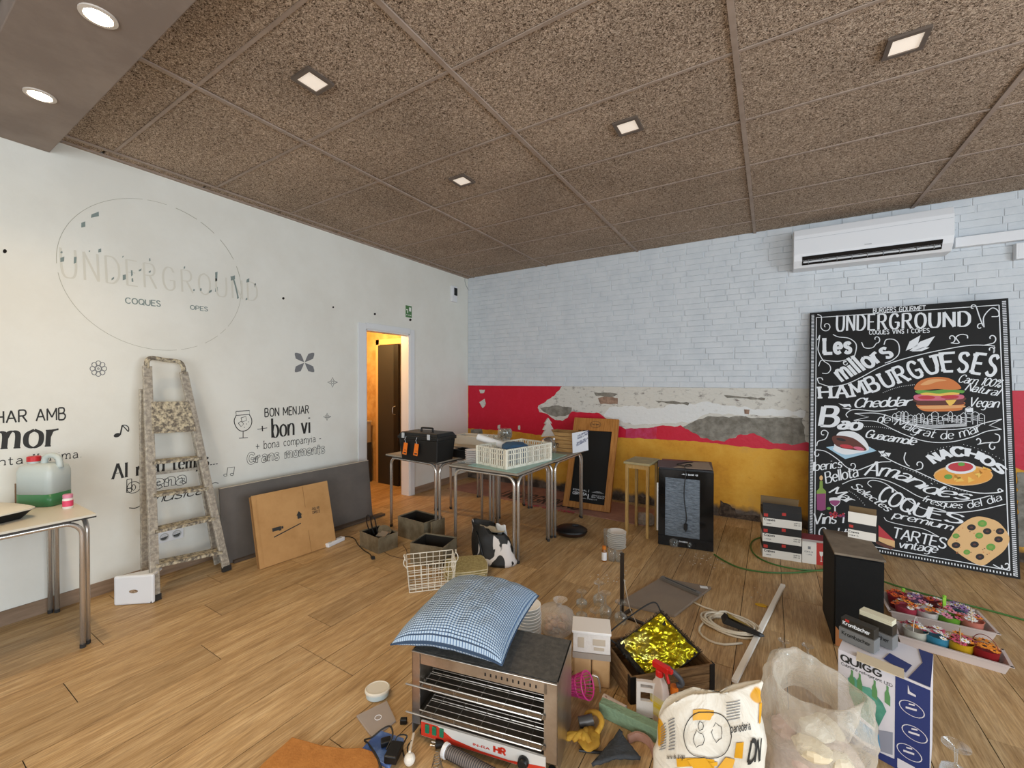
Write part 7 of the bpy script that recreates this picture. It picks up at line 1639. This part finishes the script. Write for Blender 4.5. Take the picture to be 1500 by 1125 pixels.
# cooler carton
ZB_ = .37
p = [fl(1228, 950, ZB_), fl(1363, 1007, ZB_), fl(1369, 955, ZB_), fl(1247, 917, ZB_)]
u = (p[1]-p[0]); w = u.length; u.normalize(); v = Vector((-u.y, u.x, 0)); d = ((p[2]-p[1]).dot(v)+(p[3]-p[0]).dot(v))/2; c = p[0]+u*w/2+v*d/2; c.z = 0; rz = math.atan2(u.y, u.x)
t = thing('cooler_carton', 'white and dark blue drinks cooler carton with bottle picture at the lower right', 'box', c, rz)
M_wc = pm('carton_white', '#d3cfd3', .5); M_bl = pm('carton_navy', '#27346b', .5)
g = G(); g.box((0, 0, ZB_/2-.001), (w, d, ZB_-.002)); cart = obj('carton', g, M_wc, t)
f = -d/2-.0008
def fq(g, P, yy=f): g.add([Vector((-w/2+x*w, yy, z*ZB_)) for x, z in P], [tuple(range(len(P)))])
g = G(); fq(g, [(.65, .0), (1, .0), (1, .97), (.65, .97)]); fq(g, [(.0, .0), (.65, .0), (.65, .09), (.35, .06), (0, .12)]); obj('navy_panel', g, M_bl, t)['kind'] = 'stuff'
g = G(); fq(g, [(.12, .72), (.2, .76), (.28, .70), (.38, .72), (.52, .62), (.56, .55), (.46, .30), (.25, .36), (.14, .55)], f-.0006); obj('bucket_picture', g, pm('sea_green', '#3f7f6c', .4, c2='#5fa08a', sc=8), t)
g = G(); fq(g, [(.14, .36), (.3, .3), (.48, .26), (.5, .12), (.3, .10), (.05, .18)], f-.0004); obj('water_picture', g, pm('picture_blue', '#4b8fb5', .4), t)
g = G()
for x in (.14, .23, .40, .54): fq(g, [(x, .64), (x+.06, .62), (x+.06, .72), (x+.042, .77), (x+.042, .82), (x+.018, .83), (x+.018, .78), (x, .74)], f-.0009)
obj('bottle_picture', g, pm('picture_green', '#5d8f5a', .4), t)['kind'] = 'stuff'
g = G(); fq(g, [(.45, .30), (.63, .36), (.63, .12), (.45, .08)], f-.0003); obj('grey_picture', g, pm('picture_grey', '#8d8f9b', .5), t)
g = G()
for (x, z, r) in ((.82, .70, .13), (.85, .46, .13), (.80, .24, .13)):
    for a_ in range(20):
        q0, q1 = 2*PI*a_/20, 2*PI*(a_+1)/20; g.add([Vector((-w/2+x*w+w*r*k_*math.cos(q), f-.0005, z*ZB_+w*r*.75*k_*math.sin(q))) for q, k_ in ((q0, 1), (q0, .92), (q1, .92), (q1, 1))], [(0, 1, 2, 3)])
    fq(g, [(x-.06, z-.02), (x+.05, z+.0), (x+.05, z+.02), (x-.06, z)], f-.0006); fq(g, [(x-.03, z+.03), (x+.03, z+.045), (x+.03, z+.06), (x-.03, z+.045)], f-.0006)
fq(g, [(.68, .02), (.86, .02), (.86, .12), (.68, .12)], f-.0006); fq(g, [(.78, .84), (.86, .84), (.86, .86), (.8, .87), (.78, .93)], f-.0006)
obj('icon_print', g, M_wc, t)['kind'] = 'stuff'
g = G()
def ft(s, x0, x1, z, h, **k):
    qs, W2 = glyphs(s, **k)
    for q in qs: g.poly([Vector((-w/2+(x0+p_.x/W2*(x1-x0))*w, f-.0007, (z+p_.y*h)*ZB_)) for p_ in q])
ft('QUIGG', .04, .5, .885, .07, thick=.2, gap=.2); ft('Cubitera refrigerant LED', .04, .62, .835, .03, thick=.12, gap=.15); obj('carton_lettering', g, M_ink, t)
g = G(); zt = ZB_+.0004; g.add([Vector(q) for q in ((w*.28, -d/2, zt), (w/2, -d/2, zt), (w/2, d/2, zt), (w*.34, d/2, zt), (w*.40, d*.1, zt))], [(0, 1, 2, 3, 4)]); g.add([Vector(q) for q in ((w*.0, -d*.25, zt), (w*.25, -d*.38, zt), (w*.3, -d*.1, zt), (w*.05, 0, zt))], [(0, 1, 2, 3)]); obj('top_navy_print', g, M_bl, t)['kind'] = 'stuff'
g = G(); g.box((-w*.02, -d*.49, ZB_+.004), (w*.52, .07, .003), .08); obj('torn_flap', g, pm('torn_cardboard', '#cbbca0', .8), t)
ksh = (p[2]-p[1]).dot(u)/d
for o in t.children:
    for v_ in o.data.vertices: v_.co.x += ksh*(v_.co.y+d/2)
Qc = Matrix.Translation(c) @ Matrix.Rotation(rz, 4, 'Z')
M_cg = pm('holder_grey', '#6e6e6c', .5); M_cb = pm('holder_black', '#28231b', .5)
for i, (x, y, lab) in enumerate(((-w*.30, -d*.12, 'grey and black beer coaster holder at the front of the cooler carton top'), (-w*.12, d*.22, 'second coaster holder behind, filled with white coasters'))):
    t = thing('coaster_holder', lab, 'coaster holder', Qc @ Vector((x+ksh*(y+d/2), y, ZB_+.001)), rz-.12, 'coaster holders on the cooler carton')
    g = G(); g.box((0, 0, .028), (.125, .055, .054)); g.k = 1; g.box((0, .004, .075), (.118, .045, .04)); obj('holder', g, [M_cg, M_cb], t, bev=.002)
    g = G(); loc_text(g, 'Krombacher', -.05, .05, 0, .016, 0, .18)
    for j, v_ in enumerate(g.v): g.v[j] = (v_[0], -.0285, .027+v_[1])
    obj('holder_lettering', g, M_ink, t)
    if i == 0:
        g = G(); loc_text(g, 'Krombacher', -.05, .045, 0, .016, 0, .18)
        for j, v_ in enumerate(g.v): g.v[j] = (v_[0], -.0195, .068+v_[1])
        obj('holder_lettering', g, M_chalk, t); g = G(); g.box((-.035, -.0195, .089), (.014, .002, .01)); obj('red_mark', g, M_bred, t)
    else:
        g = G()
        for k in range(5): g.box((.0, .004, .098+k*.0042), (.112, .045, .0036), R_.uniform(-.03, .03))
        obj('coasters', g, pm('coaster_white', '#cfcab0', .7), t)['kind'] = 'stuff'
cable('right_lead', 'black lead on the floor between the clear bag and the cooler carton', [(1256, 1098), (1268, 1104), (1274, 1116), (1268, 1132)], .004)
